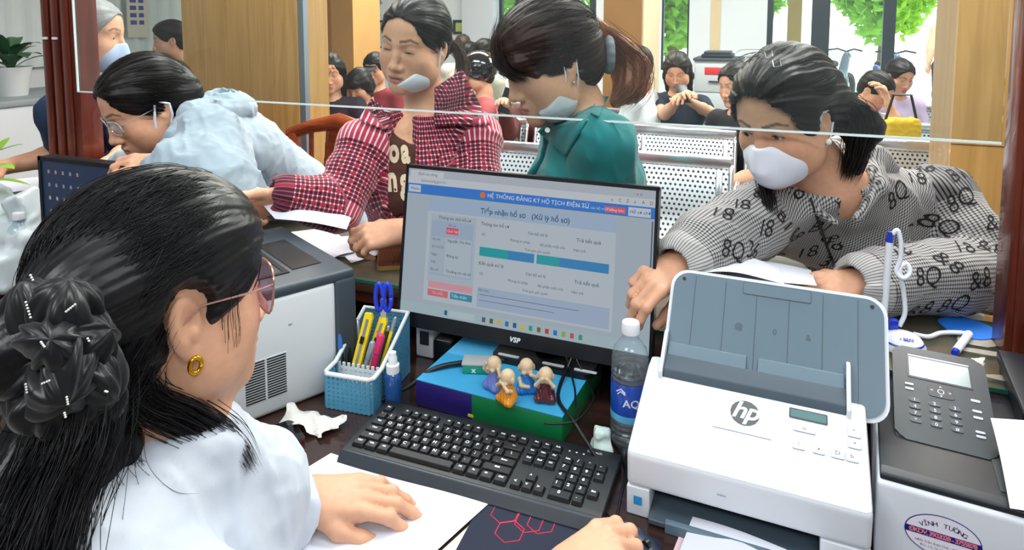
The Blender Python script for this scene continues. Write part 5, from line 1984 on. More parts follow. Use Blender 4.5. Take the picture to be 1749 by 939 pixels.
rows = [(.112 + .006, [('Esc', 1, 0), ('F1', 1, 1), ('F2', 1, 0), ('F3', 1, 0), ('F4', 1, 0), ('F5', 1, .5), ('F6', 1, 0), ('F7', 1, 0), ('F8', 1, 0), ('F9', 1, .5), ('F10', 1, 0), ('F11', 1, 0), ('F12', 1, 0), ('Prt', 1, .25), ('Scr', 1, 0), ('Brk', 1, 0)]),
        (.096, [(c, 1, 0) for c in '`1234567890-='] + [('<--', 2, 0), ('Ins', 1, .25), ('Hm', 1, 0), ('PU', 1, 0), ('Nm', 1, .25), ('/', 1, 0), ('*', 1, 0), ('-', 1, 0)]),
        (.077, [('Tab', 1.5, 0)] + [(c, 1, 0) for c in 'QWERTYUIOP[]'] + [('\\', 1.5, 0), ('Del', 1, .25), ('End', 1, 0), ('PD', 1, 0), ('7', 1, .25), ('8', 1, 0), ('9', 1, 0), ('+', 1, 0)]),
        (.058, [('Caps', 1.75, 0)] + [(c, 1, 0) for c in 'ASDFGHJKL;\''] + [('Enter', 2.25, 0), ('4', 1, 3.5), ('5', 1, 0), ('6', 1, 0)]),
        (.039, [('Shift', 2.25, 0)] + [(c, 1, 0) for c in 'ZXCVBNM,./'] + [('Shift', 2.75, 0), ('^', 1, 1.25), ('1', 1, 1.25), ('2', 1, 0), ('3', 1, 0), ('Ent', 1, 0)]),
        (.020, [('Ctrl', 1.25, 0), ('Win', 1.25, 0), ('Alt', 1.25, 0), ('', 6.25, 0), ('Alt', 1.25, 0), ('Fn', 1.25, 0), ('=', 1.25, 0), ('Ctrl', 1.25, 0), ('<', 1, .25), ('v', 1, 0), ('>', 1, 0), ('0', 2, .25), ('.', 1, 0)])]
for y, r in rows:
    x = 0
    for lab, w, gap in r:
        x += gap; key(x, y, w, lab); x += w
for f_ in legend.verts: pass
lg = bm_obj('key_legends', legend, M_kw, kb); lg['kind'] = 'stuff'
text('brand_print', 'logitech', .008, M_kw, TR(.405, .133, .0228) @ Matrix.Rotation(.03, 4, 'X'), kb)
for k in range(3): flat('status_light', .003, .003, M_kw, TR(.365 + .012 * k, .122, .0228), kb, r=.0014)

# --- paper, pad, mouse, phone, tissue
pp = quad_sheet('paper_sheet', [(-.742, .662, DZ + .002), (-.445, .652, DZ + .002), (-.386, .868, DZ + .0025), (-.684, .872, DZ + .0025)], M_paper, bend=lambda u, v: .0012 * math.sin(u * 6 + v * 3))
tag(pp, 'white sheet of paper under the clerk\'s left hand', 'paper')
text('small_note', '· ,  -', .012, M_line, TR(-.63, .846, DZ + .0045), pp)
pd = thing('mouse_pad', 'dark navy mouse pad with a red honeycomb outline', 'mouse pad', (-.26, .79, DZ), .06)
prism('pad', rrect(.27, .19, .012), 0, .0022, mat('pad_navy', '#141b33', .75, bump=.2, bscale=1500), pd)
M_red = mat('pad_red', '#d8284a', .6)
for i, (hx, hy) in enumerate(((-.093, .072), (-.054, .066), (-.075, .040), (-.036, .070))):
    q = [(hx + .0215 * math.cos(a), hy + .0215 * math.sin(a)) for a in np.linspace(0, 2 * math.pi, 7) + .5]
    q = [p_ for p_ in q if abs(p_[0]) < .132 and p_[1] < .092]
    tube('honeycomb_line', [(x, y, .0024) for x, y in q], .0008, M_red, pd, 4)
ms = thing('computer_mouse', 'dark blue grey mouse under the clerk\'s right hand', 'mouse', (-.170, .853, DZ + .0022), 1.15)
s = Sdf(); s.el((0, 0, .008), (.029, .052, .024), k=.01); s.half((0, 0, .0005), (0, 0, -1), .002); s.rc((0, -.06, .03), (0, -.01, .034), .0012, k=.002, mode='s')
s.build('shell', .0018, mat('mouse_body', '#232c3c', .35), ms)
tube('scroll_wheel', [(-.003, -.028, .0285), (.003, -.028, .0285)], .006, M_black, ms, 14)
tube('mouse_cable', [(0, .0, .01)] + [(x, y, .004) for x, y in ((.03, .06), (.05, .10), (.02, .16))], .0016, M_black, ms, 6)
ph = thing('mobile_phone', 'dark phone in a reddish brown case on the desk beside the white sleeve', 'phone', (-.812, .835, DZ), -.55)
prism('case', rrect(.074, .150, .010), 0, .010, mat('case_maroon', '#4a1c1a', .35, coat=.4), ph)
prism('glass', rrect(.070, .146, .009), .010, .0112, mat('phone_glass', '#0e1116', .08, spec=.7), ph)
ts = thing('crumpled_tissue', 'crumpled white tissue with a blue ink spot left of the keyboard', 'tissue', (-.765, .925, DZ))
V, Q = [], []
rs = np.random.RandomState(8); NN = 17
for lay in (0, 1):
    for j in range(NN):
        for i in range(NN):
            u, v = i / (NN - 1) - .5, j / (NN - 1) - .5
            x = u * .10 + .02 * v; y = v * .055
            z = .012 + .010 * math.sin(u * 7 + 2 * v) * math.cos(v * 5) + .022 * max(0, -u * 1.6) * math.cos(v * 6) + .0012 * math.sin(u * 25 + v * 19)
            e = 1 - min(1, (.5 - max(abs(u), abs(v))) * 6)
            V.append((x + e * .004 * math.sin(v * 21), y + e * .004 * math.sin(u * 24), max(z, .0008) + lay * .0008))
ix = lambda i, j, l: l * NN * NN + j * NN + i
for j in range(NN - 1):
    for i in range(NN - 1):
        Q += [(ix(i, j, 1), ix(i + 1, j, 1), ix(i + 1, j + 1, 1), ix(i, j + 1, 1)), (ix(i, j, 0), ix(i, j + 1, 0), ix(i + 1, j + 1, 0), ix(i + 1, j, 0))]
mesh_obj('sheet', V, Q, mat('tissue_white', '#d9d9d3', .85), ts, smooth=False)
# --- cables over the ream and behind the monitor
def cable(label, pts, r=.002, m=None):
    o = tube('cable', spline(pts, 40), r, m or M_black, None, 8)
    return tag(o, label, 'cable')


zr = DZ + h + .003
cable('thick black cable crossing the ream from the left', [(-.70, 1.02, DZ + .004), (-.645, 1.06, DZ + .03), (-.60, 1.10, zr + .003), (-.52, 1.16, zr + .003), (-.42, 1.20, zr + .003)], .005)
cable('black cable looping from the monitor stand to the ream\'s right corner', [(-.36, 1.21, zr + .02), (-.36, 1.13, zr), (-.345, 1.08, zr), (-.31, 1.04, zr), (-.285, 1.02, zr - .012), (-.24, 1.0, DZ + .003)], .0035)
cable('thin black cable, upper of the two loops on the ream', [(-.35, 1.20, zr + .02), (-.32, 1.17, zr), (-.29, 1.11, zr), (-.30, 1.04, zr), (-.33, 1.016, zr), (-.35, 1.010, zr)], .0018)
cable('thin black cable, lower of the two loops on the ream', [(-.37, 1.20, zr + .02), (-.335, 1.14, zr), (-.318, 1.09, zr), (-.302, 1.05, zr), (-.30, 1.03, zr)], .0018)
cable('black cable lying on the desk between the bottle and the scanner', [(-.27, 1.12, DZ + .003), (-.215, 1.03, DZ + .003), (-.205, .96, DZ + .003), (-.20, .90, DZ + .003)], .0018)
cable('grey cable hanging behind the scanner beside the keypad printer', [(.13, 1.20, DZ + .12), (.135, 1.17, DZ + .06), (.132, 1.15, DZ + .004)], .004, mat('cable_grey', '#b9c4cc', .4))

# --- left end: neighbour's monitor, keyboard, bag, bottle
m2 = thing('computer_monitor', 'dark monitor with rows of small desktop icons at the left, behind the clerk\'s hair', 'monitor', (-1.455, 1.10, DZ))
c0 = atY(67, 266, 1.10); c1 = atY(345, 293, 1.10)
wz = c0[2] - DZ; mw = (c1[0] - c0[0]); mx = (c0[0] + c1[0]) / 2 + 1.455
prism('rear_shell', rrect(mw, .325, .006), -.03, 0, M_black, m2, frameM((mx, 0, wz - .1625), (1, 0, 0), UP))
MM = frameM((mx, 0, wz - .1625), (1, 0, 0), UP)
for x0, x1, y0, y1 in ((-mw / 2, mw / 2, .1525, .1625), (-mw / 2, mw / 2, -.1625, -.145), (-mw / 2, -mw / 2 + .010, -.1625, .1625), (mw / 2 - .01, mw / 2, -.1625, .1625)):
    prism('bezel', [(x1, y1), (x0, y1), (x0, y0), (x1, y0)], -.002, .005, mat('bezel_navy', '#12161d', .4), m2, MM)
s2 = prism('screen', [(mw / 2 - .01, .1525), (-mw / 2 + .01, .1525), (-mw / 2 + .01, -.145), (mw / 2 - .01, -.145)], -.001, .0015, mat('screen_navy', '#1d2940', .25, emit='#1d2940', estr=.5), m2, MM)
for i in range(5):
    for j in range(5):
        flat('desktop_icon', .007, .009, screen_mat('icon%d' % ((i * 3 + j) % 3), ('#9a8f8a', '#7f8fa8', '#b0a59a')[(i * 3 + j) % 3]), MM @ TR(-mw / 2 + .035 + .027 * i, .125 - .034 * j, .0016), s2, r=.001)
tube('stand_neck', [(mx, .03, wz - .25), (mx, .035, .02)], .025, M_black, m2)
prism('stand_foot', rrect(.2, .14, .02), 0, .012, M_black, m2, TR(mx, .03, 0))
k2 = thing('computer_keyboard', 'black keyboard at the left edge behind the hair clip', 'keyboard', (-1.66, .85, DZ), .35)
bxx('case', -.2, .2, -.07, .07, 0, .018, M_kb, k2, .004)
for r in range(5):
    for c in range(18):
        o = bpy.data.objects.new('key', KM[(1, 1.0)]); link(o, k2); o.location = (-.165 + c * .0194, -.045 + r * .0212, .018)
bottle('water bottle with a bright blue label before the white bag at the left', *atZ(40, 492, DZ)[:2], DZ, '', .98)
bgp = thing('plastic_bag', 'crumpled white plastic bag at the left edge behind the water bottle', 'bag', (-2.03, 1.17, DZ))
s = Sdf(); s.bx((0, 0, .09), (.15, .09, .09), .03, k=.03, rot=(0, .1, .2)); s.bx((-.05, .0, .18), (.10, .05, .07), .02, k=.03, rot=(.2, .5, .1)); s.bx((.09, .01, .20), (.03, .04, .06), .01, k=.02, rot=(.1, -.4, .3)); s.bx((.02, -.07, .05), (.14, .05, .05), .02, k=.03, rot=(0, -.15, 0))
s.disp(wrinkles(.008, 18, 11)); s.half((0, 0, .001), (0, 0, -1), .002)
s.build('bag', .006, mat('bag_white', '#c6d0d3', .35, noise=.02, nscale=30, sss=.2), bgp)

# ------------------------------------------------------------------ the visitors at the counter and the clerk
def plaid_mat():
    m = mat('plaid_cloth', '#7d1f33', .85, sheen=.2)
    nt, b = nodes_of(m)
    at = nt.nodes.new('ShaderNodeAttribute'); at.attribute_name = 'weave'
    sep = nt.nodes.new('ShaderNodeSeparateXYZ'); nt.links.new(at.outputs['Vector'], sep.inputs[0])
    P = .0105
    def axis(o):
        f = math_node(nt, 'DIVIDE', o, P)
        fr = math_node(nt, 'FRACT', f); ce = math_node(nt, 'FLOOR', f)
        return math_node(nt, 'LESS_THAN', fr, .30), ce
    lu, cu = axis(sep.outputs[0]); lv, cv = axis(sep.outputs[1])
    par = math_node(nt, 'ABSOLUTE', math_node(nt, 'MODULO', math_node(nt, 'ADD', cu, cv), 2.0))
    red = math_node(nt, 'LESS_THAN', math_node(nt, 'ABSOLUTE', math_node(nt, 'MODULO', cu, 3.0)), .5)
    cell = mix_rgb(nt, par, '#16161f', mix_rgb(nt, red, '#26182a', '#8e1830'))
    line = math_node(nt, 'ADD', lu, lv)
    half = math_node(nt, 'MULTIPLY', line, .5)
    lc = mix_rgb(nt, math_node(nt, 'GREATER_THAN', half, .75), '#a8304a', '#d7c6cc')
    nt.links.new(mix_rgb(nt, math_node(nt, 'GREATER_THAN', half, .25), cell, lc), b.inputs['Base Color'])
    return m


def check_mat():
    m = mat('check_cloth', '#a5a4a2', .8, sheen=.15)
    nt, b = nodes_of(m)
    at = nt.nodes.new('ShaderNodeAttribute'); at.attribute_name = 'weave'
    sep = nt.nodes.new('ShaderNodeSeparateXYZ'); nt.links.new(at.outputs['Vector'], sep.inputs[0])
    P = .0054
    u = math_node(nt, 'LESS_THAN', math_node(nt, 'FRACT', math_node(nt, 'DIVIDE', sep.outputs[0], P)), .42)
    v = math_node(nt, 'LESS_THAN', math_node(nt, 'FRACT', math_node(nt, 'DIVIDE', sep.outputs[1], P)), .42)
    both = math_node(nt, 'MULTIPLY', u, v); one = math_node(nt, 'MAXIMUM', u, v)
    nt.links.new(mix_rgb(nt, both, mix_rgb(nt, one, '#b5b4b2', '#757576'), '#161618'), b.inputs['Base Color'])
    return m


def body_color(R, o, sc, **k):
    return head_color(R, o, sc, **k)


def neck_ops(s, R, o, sc, base, r=.05):
    L = loc(R, o, sc)
    s.frame()
    s.chain([L(0, -.022, -.055), L(0, -.032, -.105) * .55 + base * .45, base], [.050 * sc, r, r * 1.15], k=.03)


def pxd(t): return atD(*t)


def plain(c):
    return lambda V: np.repeat(A(*c)[None], len(V), 0)


# ============ woman in the plaid shirt
def plaid_woman():
    sc = 1.05
    R, o = head_at(681, 84, 1.72, 22, 16, 9, sc)
    L = loc(R, o, sc)
    J = dict(neck=atD(728, 205, 1.86), sl=atD(812, 232, 1.84), sr=atD(622, 246, 1.76), chest=atD(722, 300, 1.84), waist=atD(722, 425, 1.98), pelvis=atD(725, 560, 2.06), fs=-1)
    el_r, wr_r = atD(578, 352, 1.66), atD(488, 336, 1.60)
    el_l, wr_l = atD(822, 405, 1.72), atD(690, 394, 1.60)
    fw = nrm(np.cross(J['sl'] - J['sr'], J['neck'] - J['pelvis']))
    J['fs'] = 1 if fw @ FWD < 0 else -1
    s = Sdf()
    head_ops(s, R, o, sc, eye=.0016, eye_dz=-.0045, mouth=.0016, brow=.6)
    neck_ops(s, R, o, sc, J['neck'])
    torso_ops(s, J, -.008)
    arm_ops(s, J['sr'], el_r, wr_r, -.004); arm_ops(s, J['sl'], el_l, wr_l, -.004)
    hr = hand_pts(wr_r, -RGT * .85 - FWD * .2 - UP * .22, UP * .45 + FWD * .75 - RGT * .1, -1, fc=((55, 75, 45), (60, 80, 45), (62, 80, 45), (65, 80, 45)), thumb=(.75, -.35))
    hl = hand_pts(wr_l, -RGT * .97 - FWD * .12 - UP * .10, -FWD * .62 + UP * .75, 1, fc=((30, 45, 30), (38, 48, 30), (45, 50, 30), (50, 52, 30)), thumb=(.40, -.30))
    hand_ops(s, hr); hand_ops(s, hl)
    b = s.build('person', .0034, skin_mat(), color=head_color(R, o, sc, brows=1.0, lip=A(.45, .17, .15)))
    tag(b, 'woman in an open red plaid shirt over a brown tee, reading a sheet', 'person')
    eyes(b, R, o, sc, gaze=(0, 1, -.5), eye=.0016, eye_dz=-.0045)
    nails(b, hl, mat('nail', '#d9a494', .3), (0, 1, 4))
    # tee
    s = Sdf(); torso_ops(s, J, .003); s.frame(); s.rc(J['neck'] + UP * .02, L(0, -.01, -.09), .066, .07, k=.01, mode='s')
    s.el(J['neck'] - FWD * .075 + UP * .0, (.085, .075, .060), k=.01, mode='s')
    s.disp(wrinkles(.004, 18, 4))
    tee = s.build('tee_shirt', .006, mat('tee_brown', '#46261f', .85, bump=.15, bscale=900), b)
    lat = nrm(J['sl'] - J['sr']); up = nrm(J['neck'] - J['pelvis']); fr = nrm(np.cross(lat, up)) * J['fs']
    x = lat if lat @ RGT > 0 else -lat
    items = []
    for body, px, py, sz in (('o', 656, 262, .085), ('o', 675, 263, .085), ('a', 695, 264, .085), ('i', 655, 308, .085), ('n', 671, 310, .085), ('g', 692, 312, .085)):
        p = atD(px, py, 1.70)
        items.append((body, sz, p, x * .56, nrm(UP - x * (UP @ x)), .004, 0))
    project_print(tee, items, mat('print_cream', '#cfc2a4', .8), b, name='tee_lettering')
    # plaid shirt
    s = Sdf(); torso_ops(s, J, .014); arm_ops(s, J['sr'], el_r, wr_r, .012, r=(.055, .048, .040)); arm_ops(s, J['sl'], el_l, wr_l, .012, r=(.055, .048, .040))
    s.disp(wrinkles(.0065, 15, 2))
    s.frame()
    s.rc(J['neck'] + UP * .02, L(0, -.01, -.09), .074, .075, k=.01, mode='s')
    c0 = atD(696, 205, 1.70); c1 = atD(672, 420, 1.70)
    s.chain([c0 + fr * .03, c1 + fr * .03], [.046, .066], k=.008, mode='s', squash=(fr, 3.0))
    s.rc(wr_r - nrm(el_r - wr_r) * .10, wr_r + nrm(el_r - wr_r) * .012, .037, .034, k=.004, mode='s')
    s.rc(wr_l - nrm(el_l - wr_l) * .10, wr_l + nrm(el_l - wr_l) * .012, .037, .034, k=.004, mode='s')
    arms = [(J['sr'], el_r, wr_r), (J['sl'], el_l, wr_l)]
    sh = s.build('plaid_shirt', .0048, plaid_mat(), b, attrs={'weave': cloth_uv(J, arms)})
    # collar wings laid on the shoulders
    patch_on(sh, [(742, 216), (742, 150), (790, 118), (838, 214)], plaid_mat(), b, 'collar', .010, lambda P: cloth_uv(J, arms)(P), dep=1.80, puff=.016)
    patch_on(sh, [(662, 224), (612, 205), (634, 168), (668, 190)], plaid_mat(), b, 'collar', .009, lambda P: cloth_uv(J, arms)(P), dep=1.78, puff=.010)
    patch_on(sh, [(742, 330), (752, 262), (800, 262), (800, 330)], plaid_mat(), b, 'chest_pocket', .004, lambda P: cloth_uv(J, arms)(P) * 1.0 + A(.004, .003, 0), dep=1.74, puff=.002)
    # hair pulled back to the nape
    s = Sdf(); hair_cap(s, R, o, sc, .006, front=(.071, .088, .104), face_c=(0, .096, -.022))
    s.frame(R, o, sc); s.el((-.01, -.115, -.035), (.034, .034, .042), k=.02)
    s.disp(combed(R, o, sc, (0, .07, .07), (0, -.12, -.03)))
    s.build('hair', .0034, HAIR(), b)
    ell_strands(R, o, sc, [(-.075, .022, .0), (-.064, .040, .052), (0, .062, .098), (.064, .040, .052), (.075, .022, .0)], (0, -.11, -.03), 420, .0005, HAIR(), b, seed=4, lift=.0080, jit=.009)
    mb = mat('hair_brown', '#4a2f1e', .38, spec=.5)
    bundle([[L(-.02, -.12, -.03), L(-.06, -.13, -.07), L(-.075, -.10, -.12), L(-.07, -.06, -.15)], [L(-.03, -.13, -.02), L(-.075, -.12, -.06), L(-.09, -.09, -.11), L(-.085, -.06, -.14)]], 160, (.008, .006), .0007, mb, b, seed=2)
    # mask pulled under the chin
    s = Sdf(); s.frame(R, o, sc)
    s.el((0, .035, -.072), (.0715, .069, .053)); s.half((0, .05, -.076), (.62, .30, 1), .004); s.half((0, .0, 0), (0, -1, .2), .004); s.half((0, .05, -.118), (0, -.35, -1), .006); s.half((.012, 0, 0), (1, 0, 0), .004)
    s.build('face_mask', .003, mat('mask_white', '#dfe4f0', .8, bump=.1, bscale=1500), b)
    for P in ([L(-.073, .018, -.070), L(-.0775, .012, -.03), L(-.078, .0, .012)], [L(-.070, .03, -.085), L(-.0785, .016, -.05), L(-.080, .008, -.01)]):
        tube('mask_strap', P, .0017, mat('mask_white'), b, 6)
    return dict(hr=hr, hl=hl)


PW = plaid_woman()

# papers on the counter
def sheet(label, cs, bend=None, m=None, nu=14):
    o = quad_sheet('paper_sheet', cs, m or M_paper, bend=bend, nu=nu)
    return tag(o, label, 'paper')


sheet('sheet the plaid woman holds up between both hands', [atD(470, 374, 1.55), atD(592, 392, 1.55), atD(600, 372, 1.60), atD(416, 313, 1.60)], lambda u, v: .010 * math.sin(u * 3.1))
zc = CZ + .0008
sheet('large white sheet on top of the pile on the counter before the plaid woman', [atZ(560, 447, zc + .004), atZ(612, 424, zc + .012), atZ(560, 385, zc + .012), atZ(425, 412, zc + .004)], lambda u, v: .004 * math.sin(u * 5))
sheet('white sheet under the large sheet, nearest the counter edge', [atZ(530, 441, zc), atZ(640, 436, zc), atZ(640, 400, zc), atZ(420, 416, zc)])
sheet('white sheet partly under the plaid woman\'s left hand', [atZ(600, 449, zc + .0015), atZ(684, 424, zc + .0015), atZ(684, 408, zc + .0015), atZ(575, 425, zc + .0015)])
sheet('white sheets at the left edge of the counter beside the dark monitor', [atZ(-30, 335, zc), atZ(66, 322, zc), atZ(66, 302, zc), atZ(-30, 312, zc)])
o = box('booklet', atZ(668, 418, zc + .006), (.09, .07, .006), mat('booklet_red', '#b8344a', .5), None, .001, (0, 0, .3)); tag(o, 'red booklet under the plaid woman\'s left wrist', 'booklet')
mp = thing('mobile_phone', 'brown phone in a gold edged case on the counter left of the monitor', 'phone', atZ(672, 442, CZ) + A(0, 0, .0005), .55)
prism('case', rrect(.078, .155, .012), 0, .009, mat('case_gold', '#b08d4a', .3, metal=.6), mp); prism('back_cover', rrect(.072, .149, .010), .009, .0102, mat('phone_brown', '#5b3a26', .2, coat=.5), mp)
pn = thing('pen', 'blue ballpoint pen lying on the counter beside the clerk\'s forehead', 'pen', (0, 0, 0))
a, b_ = atZ(440, 385, CZ + .006), atZ(395, 391, CZ + .006)
tube('barrel', [a, a * .15 + b_ * .85], .0048, M_pb, pn, 10); tube('tip', [a + (a - b_) * .12, a], [.001, .004], M_sil, pn, 8)
p = atZ(408, 372, CZ)
sp_ = thing('stapler', 'dark blue stapler standing on the counter behind the blue pen', 'stapler', (p[0], p[1] + .03, CZ + .001), .9)
bxx('base', -.05, .05, -.015, .015, 0, .008, M_black, sp_, .002); box('arm', (0, 0, .034), (.10, .026, .026), mat('stapler_blue', '#1d3a9a', .3, coat=.3), sp_, .007, (0, -.25, 0)); box('hinge', (.035, 0, .02), (.02, .024, .03), M_black, sp_, .003)
ps = thing('pen_stand', 'white desk pen with a blue cap behind the dark left monitor', 'pen', atZ(352, 345, CZ) * A(1, 1, 0) + A(0, 0, CZ))
lathe('base', [(0, 0), (.035, 0), (.034, .01), (.02, .018), (0, .02)], M_white, ps); tube('barrel', [(0, 0, .018), (.004, 0, .105)], .0055, M_white, ps); tube('cap', [(.0042, 0, .095), (.0052, 0, .12)], .0068, M_pb, ps, 10)


# ============ woman in teal, profile
def teal_woman():
    sc = 1.12
    R, o = head_at(882, 128, 1.52, 72, 24, -2, sc)
    L = loc(R, o, sc)
    J = dict(neck=atD(990, 205, 1.60), sl=atD(1030, 250, 1.45), sr=atD(968, 250, 1.74), chest=atD(1006, 300, 1.60), waist=atD(1012, 420, 1.78), pelvis=atD(1030, 560, 1.88))
    fw = nrm(np.cross(J['sl'] - J['sr'], J['neck'] - J['pelvis'])); J['fs'] = 1 if fw @ RGT < 0 else -1
    el_l, wr_l = atD(1020, 375, 1.52), atD(960, 395, 1.66)
    el_r, wr_r = atD(940, 380, 1.86), atD(915, 395, 1.68)
    s = Sdf(); head_ops(s, R, o, sc, eye=.0022, eye_dz=-.004, nose=.6); neck_ops(s, R, o, sc, J['neck'])
    torso_ops(s, J, -.008); arm_ops(s, J['sl'], el_l, wr_l, -.004); arm_ops(s, J['sr'], el_r, wr_r, -.004)
    h1 = hand_pts(wr_l, -RGT, UP * .8 - FWD * .5, 1, curls=(20, 30, 20)); h2 = hand_pts(wr_r, -RGT * .8 - FWD * .3, UP, -1, curls=(20, 30, 20))
    hand_ops(s, h1); hand_ops(s, h2)
    b = s.build('person', .0036, skin_mat(), color=head_color(R, o, sc, tint=.98))
    tag(b, 'woman in a teal shirt seen in profile, brown ponytail and mask hanging from her ear', 'person')
    eyes(b, R, o, sc, gaze=(0, 1, -.6), eye=.0022, eye_dz=-.004, pairs=(-1, 1))
    s = Sdf(); torso_ops(s, J, .002, bust=.02); s.frame(); s.rc(J['neck'], L(0, -.01, -.09), .066, .07, k=.01, mode='s')
    s.build('grey_top', .007, mat('tee_grey', '#4c4f52', .85), b)
    fr = nrm(np.cross(nrm(J['sl'] - J['sr']), nrm(J['neck'] - J['pelvis']))) * J['fs']
    s = Sdf(); torso_ops(s, J, .015); arm_ops(s, J['sl'], el_l, wr_l, .014, r=(.060, .052, .042)); arm_ops(s, J['sr'], el_r, wr_r, .014, r=(.058, .050, .040))
    s.disp(wrinkles(.009, 14, 21))
    s.frame(); s.rc(J['neck'] + UP * .02, L(0, -.01, -.09), .072, .075, k=.01, mode='s')
    c0, c1 = J['neck'] + fr * .10 - UP * .02, J['waist'] + fr * .12
    s.rc(c0 + fr * .04, c1 + fr * .05, .035, .045, k=.008, mode='s', squash=(fr, 2.5))
    mt = mat('teal_cotton', '#0f6f70', .85, bump=.15, bscale=800, sheen=.15)
    s.build('teal_shirt', .005, mt, b)
    tsh = b.children[-1]
    patch_on(tsh, [(918, 225), (962, 172), (1022, 168), (968, 268)], mt, b, 'collar', .010, None, dep=1.50, puff=.020)
    patch_on(tsh, [(962, 172), (975, 150), (1040, 165), (1022, 200)], mt, b, 'collar', .012, None, dep=1.52, puff=.016)
    tube('button', [atD(935, 222, 1.50), atD(935, 222, 1.497)], .006, M_white, b, 12)
    # hair
    mh = mat('hair_auburn', '#24150f', .46, spec=.3)
    s = Sdf(); hair_cap(s, R, o, sc, .014, front=(.062, .070, .090), face_c=(0, .105, -.048))
    s.frame(R, o, sc)
    s.chain([(-.02, .075, .075), (-.055, .080, .030), (-.066, .060, -.005)], [.016, .013, .006], k=.012)      # fringe
    s.chain([(.02, .075, .075), (.050, .080, .030), (.062, .060, .0)], [.016, .013, .006], k=.012)
    s.chain([(0, .080, .075), (0, .098, .040), (-.01, .096, .018)], [.018, .013, .004], k=.012)
    s.disp(combed(R, o, sc, (0, .08, .05), (0, -.12, .01), .0013))
    s.build('hair', .0036, mh, b)
    ell_strands(R, o, sc, [(-.072, .03, -.01), (-.065, .065, .03), (-.02, .085, .07), (.04, .08, .05)], (0, -.115, .01), 500, .0006, mh, b, seed=6, lift=.0155)
    bundle([[L(-.01, .05, .112), L(-.03, .088, .07), L(-.045, .093, .025), L(-.058, .078, -.012)], [L(.01, .06, .110), L(0, .100, .06), L(-.012, .106, .022), L(-.03, .100, .002)]], 150, (.009, .005), .0007, mh, b, seed=9, name='fringe')
    ml = mat('hair_copper', '#7a4526', .35, spec=.5)
    pt0 = L(0, -.118, .012)
    s = Sdf(); s.frame()
    tail = [pt0, atD(1056, 90, 1.62), atD(1078, 118, 1.62), atD(1074, 150, 1.60), atD(1050, 172, 1.60)]
    s.chain(tail, [.024, .036, .042, .036, .016], k=.02); s.disp(combed(np.eye(3), tail[2], 1, (0, 0, .1), (0, 0, -.1), .0022, 22))
    s.build('ponytail', .0045, ml, b)
    bundle([[tail[0]] + [p - FWD * .03 + RGT * r for p in tail[1:]] for r in (-.015, .01, .03)], 260, (.012, .012), .0007, ml, b, seed=10, name='ponytail_strands')
    s = Sdf(); s.frame(); q = atD(1036, 93, 1.57)
    for a in np.linspace(0, 2 * math.pi, 14)[:-1]: s.el(q + (UP * math.cos(a) * .034 + FWD * math.sin(a) * .034) + RGT * .004, (.012, .014, .014), k=.006)
    s.build('scrunchie', .003, mat('scrunchie_grey', '#6f757c', .8), b)
    # mask hanging from the ear below the chin
    s = Sdf(); s.frame(R, o, sc)
    s.el((-.045, .040, -.080), (.034, .044, .040)); s.half((0, .04, -.062), (0, .45, 1), .004); s.el((-.030, .035, -.075), (.033, .045, .040), k=.003, mode='s')
    s.disp(wrinkles(.0015, 60, 5))
    s.build('face_mask', .003, mat('mask_grey', '#b9bfc6', .8, bump=.1, bscale=1500), b)
    for P in ([L(-.070, .020, -.062), L(-.079, .010, -.03), L(-.080, .0, .012), L(-.083, -.014, .008)], [L(-.060, .0, -.080), L(-.0775, -.012, -.05), L(-.083, -.022, -.012)]):
        tube('mask_strap', P, .0018, mat('mask_white'), b, 6)
    bm = bmesh.new(); bmesh.ops.create_uvsphere(bm, u_segments=10, v_segments=8, radius=.0035, matrix=Matrix.Translation(Vector(L(-.080, .002, -.052)))); bm_obj('earring', bm, M_sil, b, smooth=True)
    # dark trousers below the counter
    return b


teal_woman()


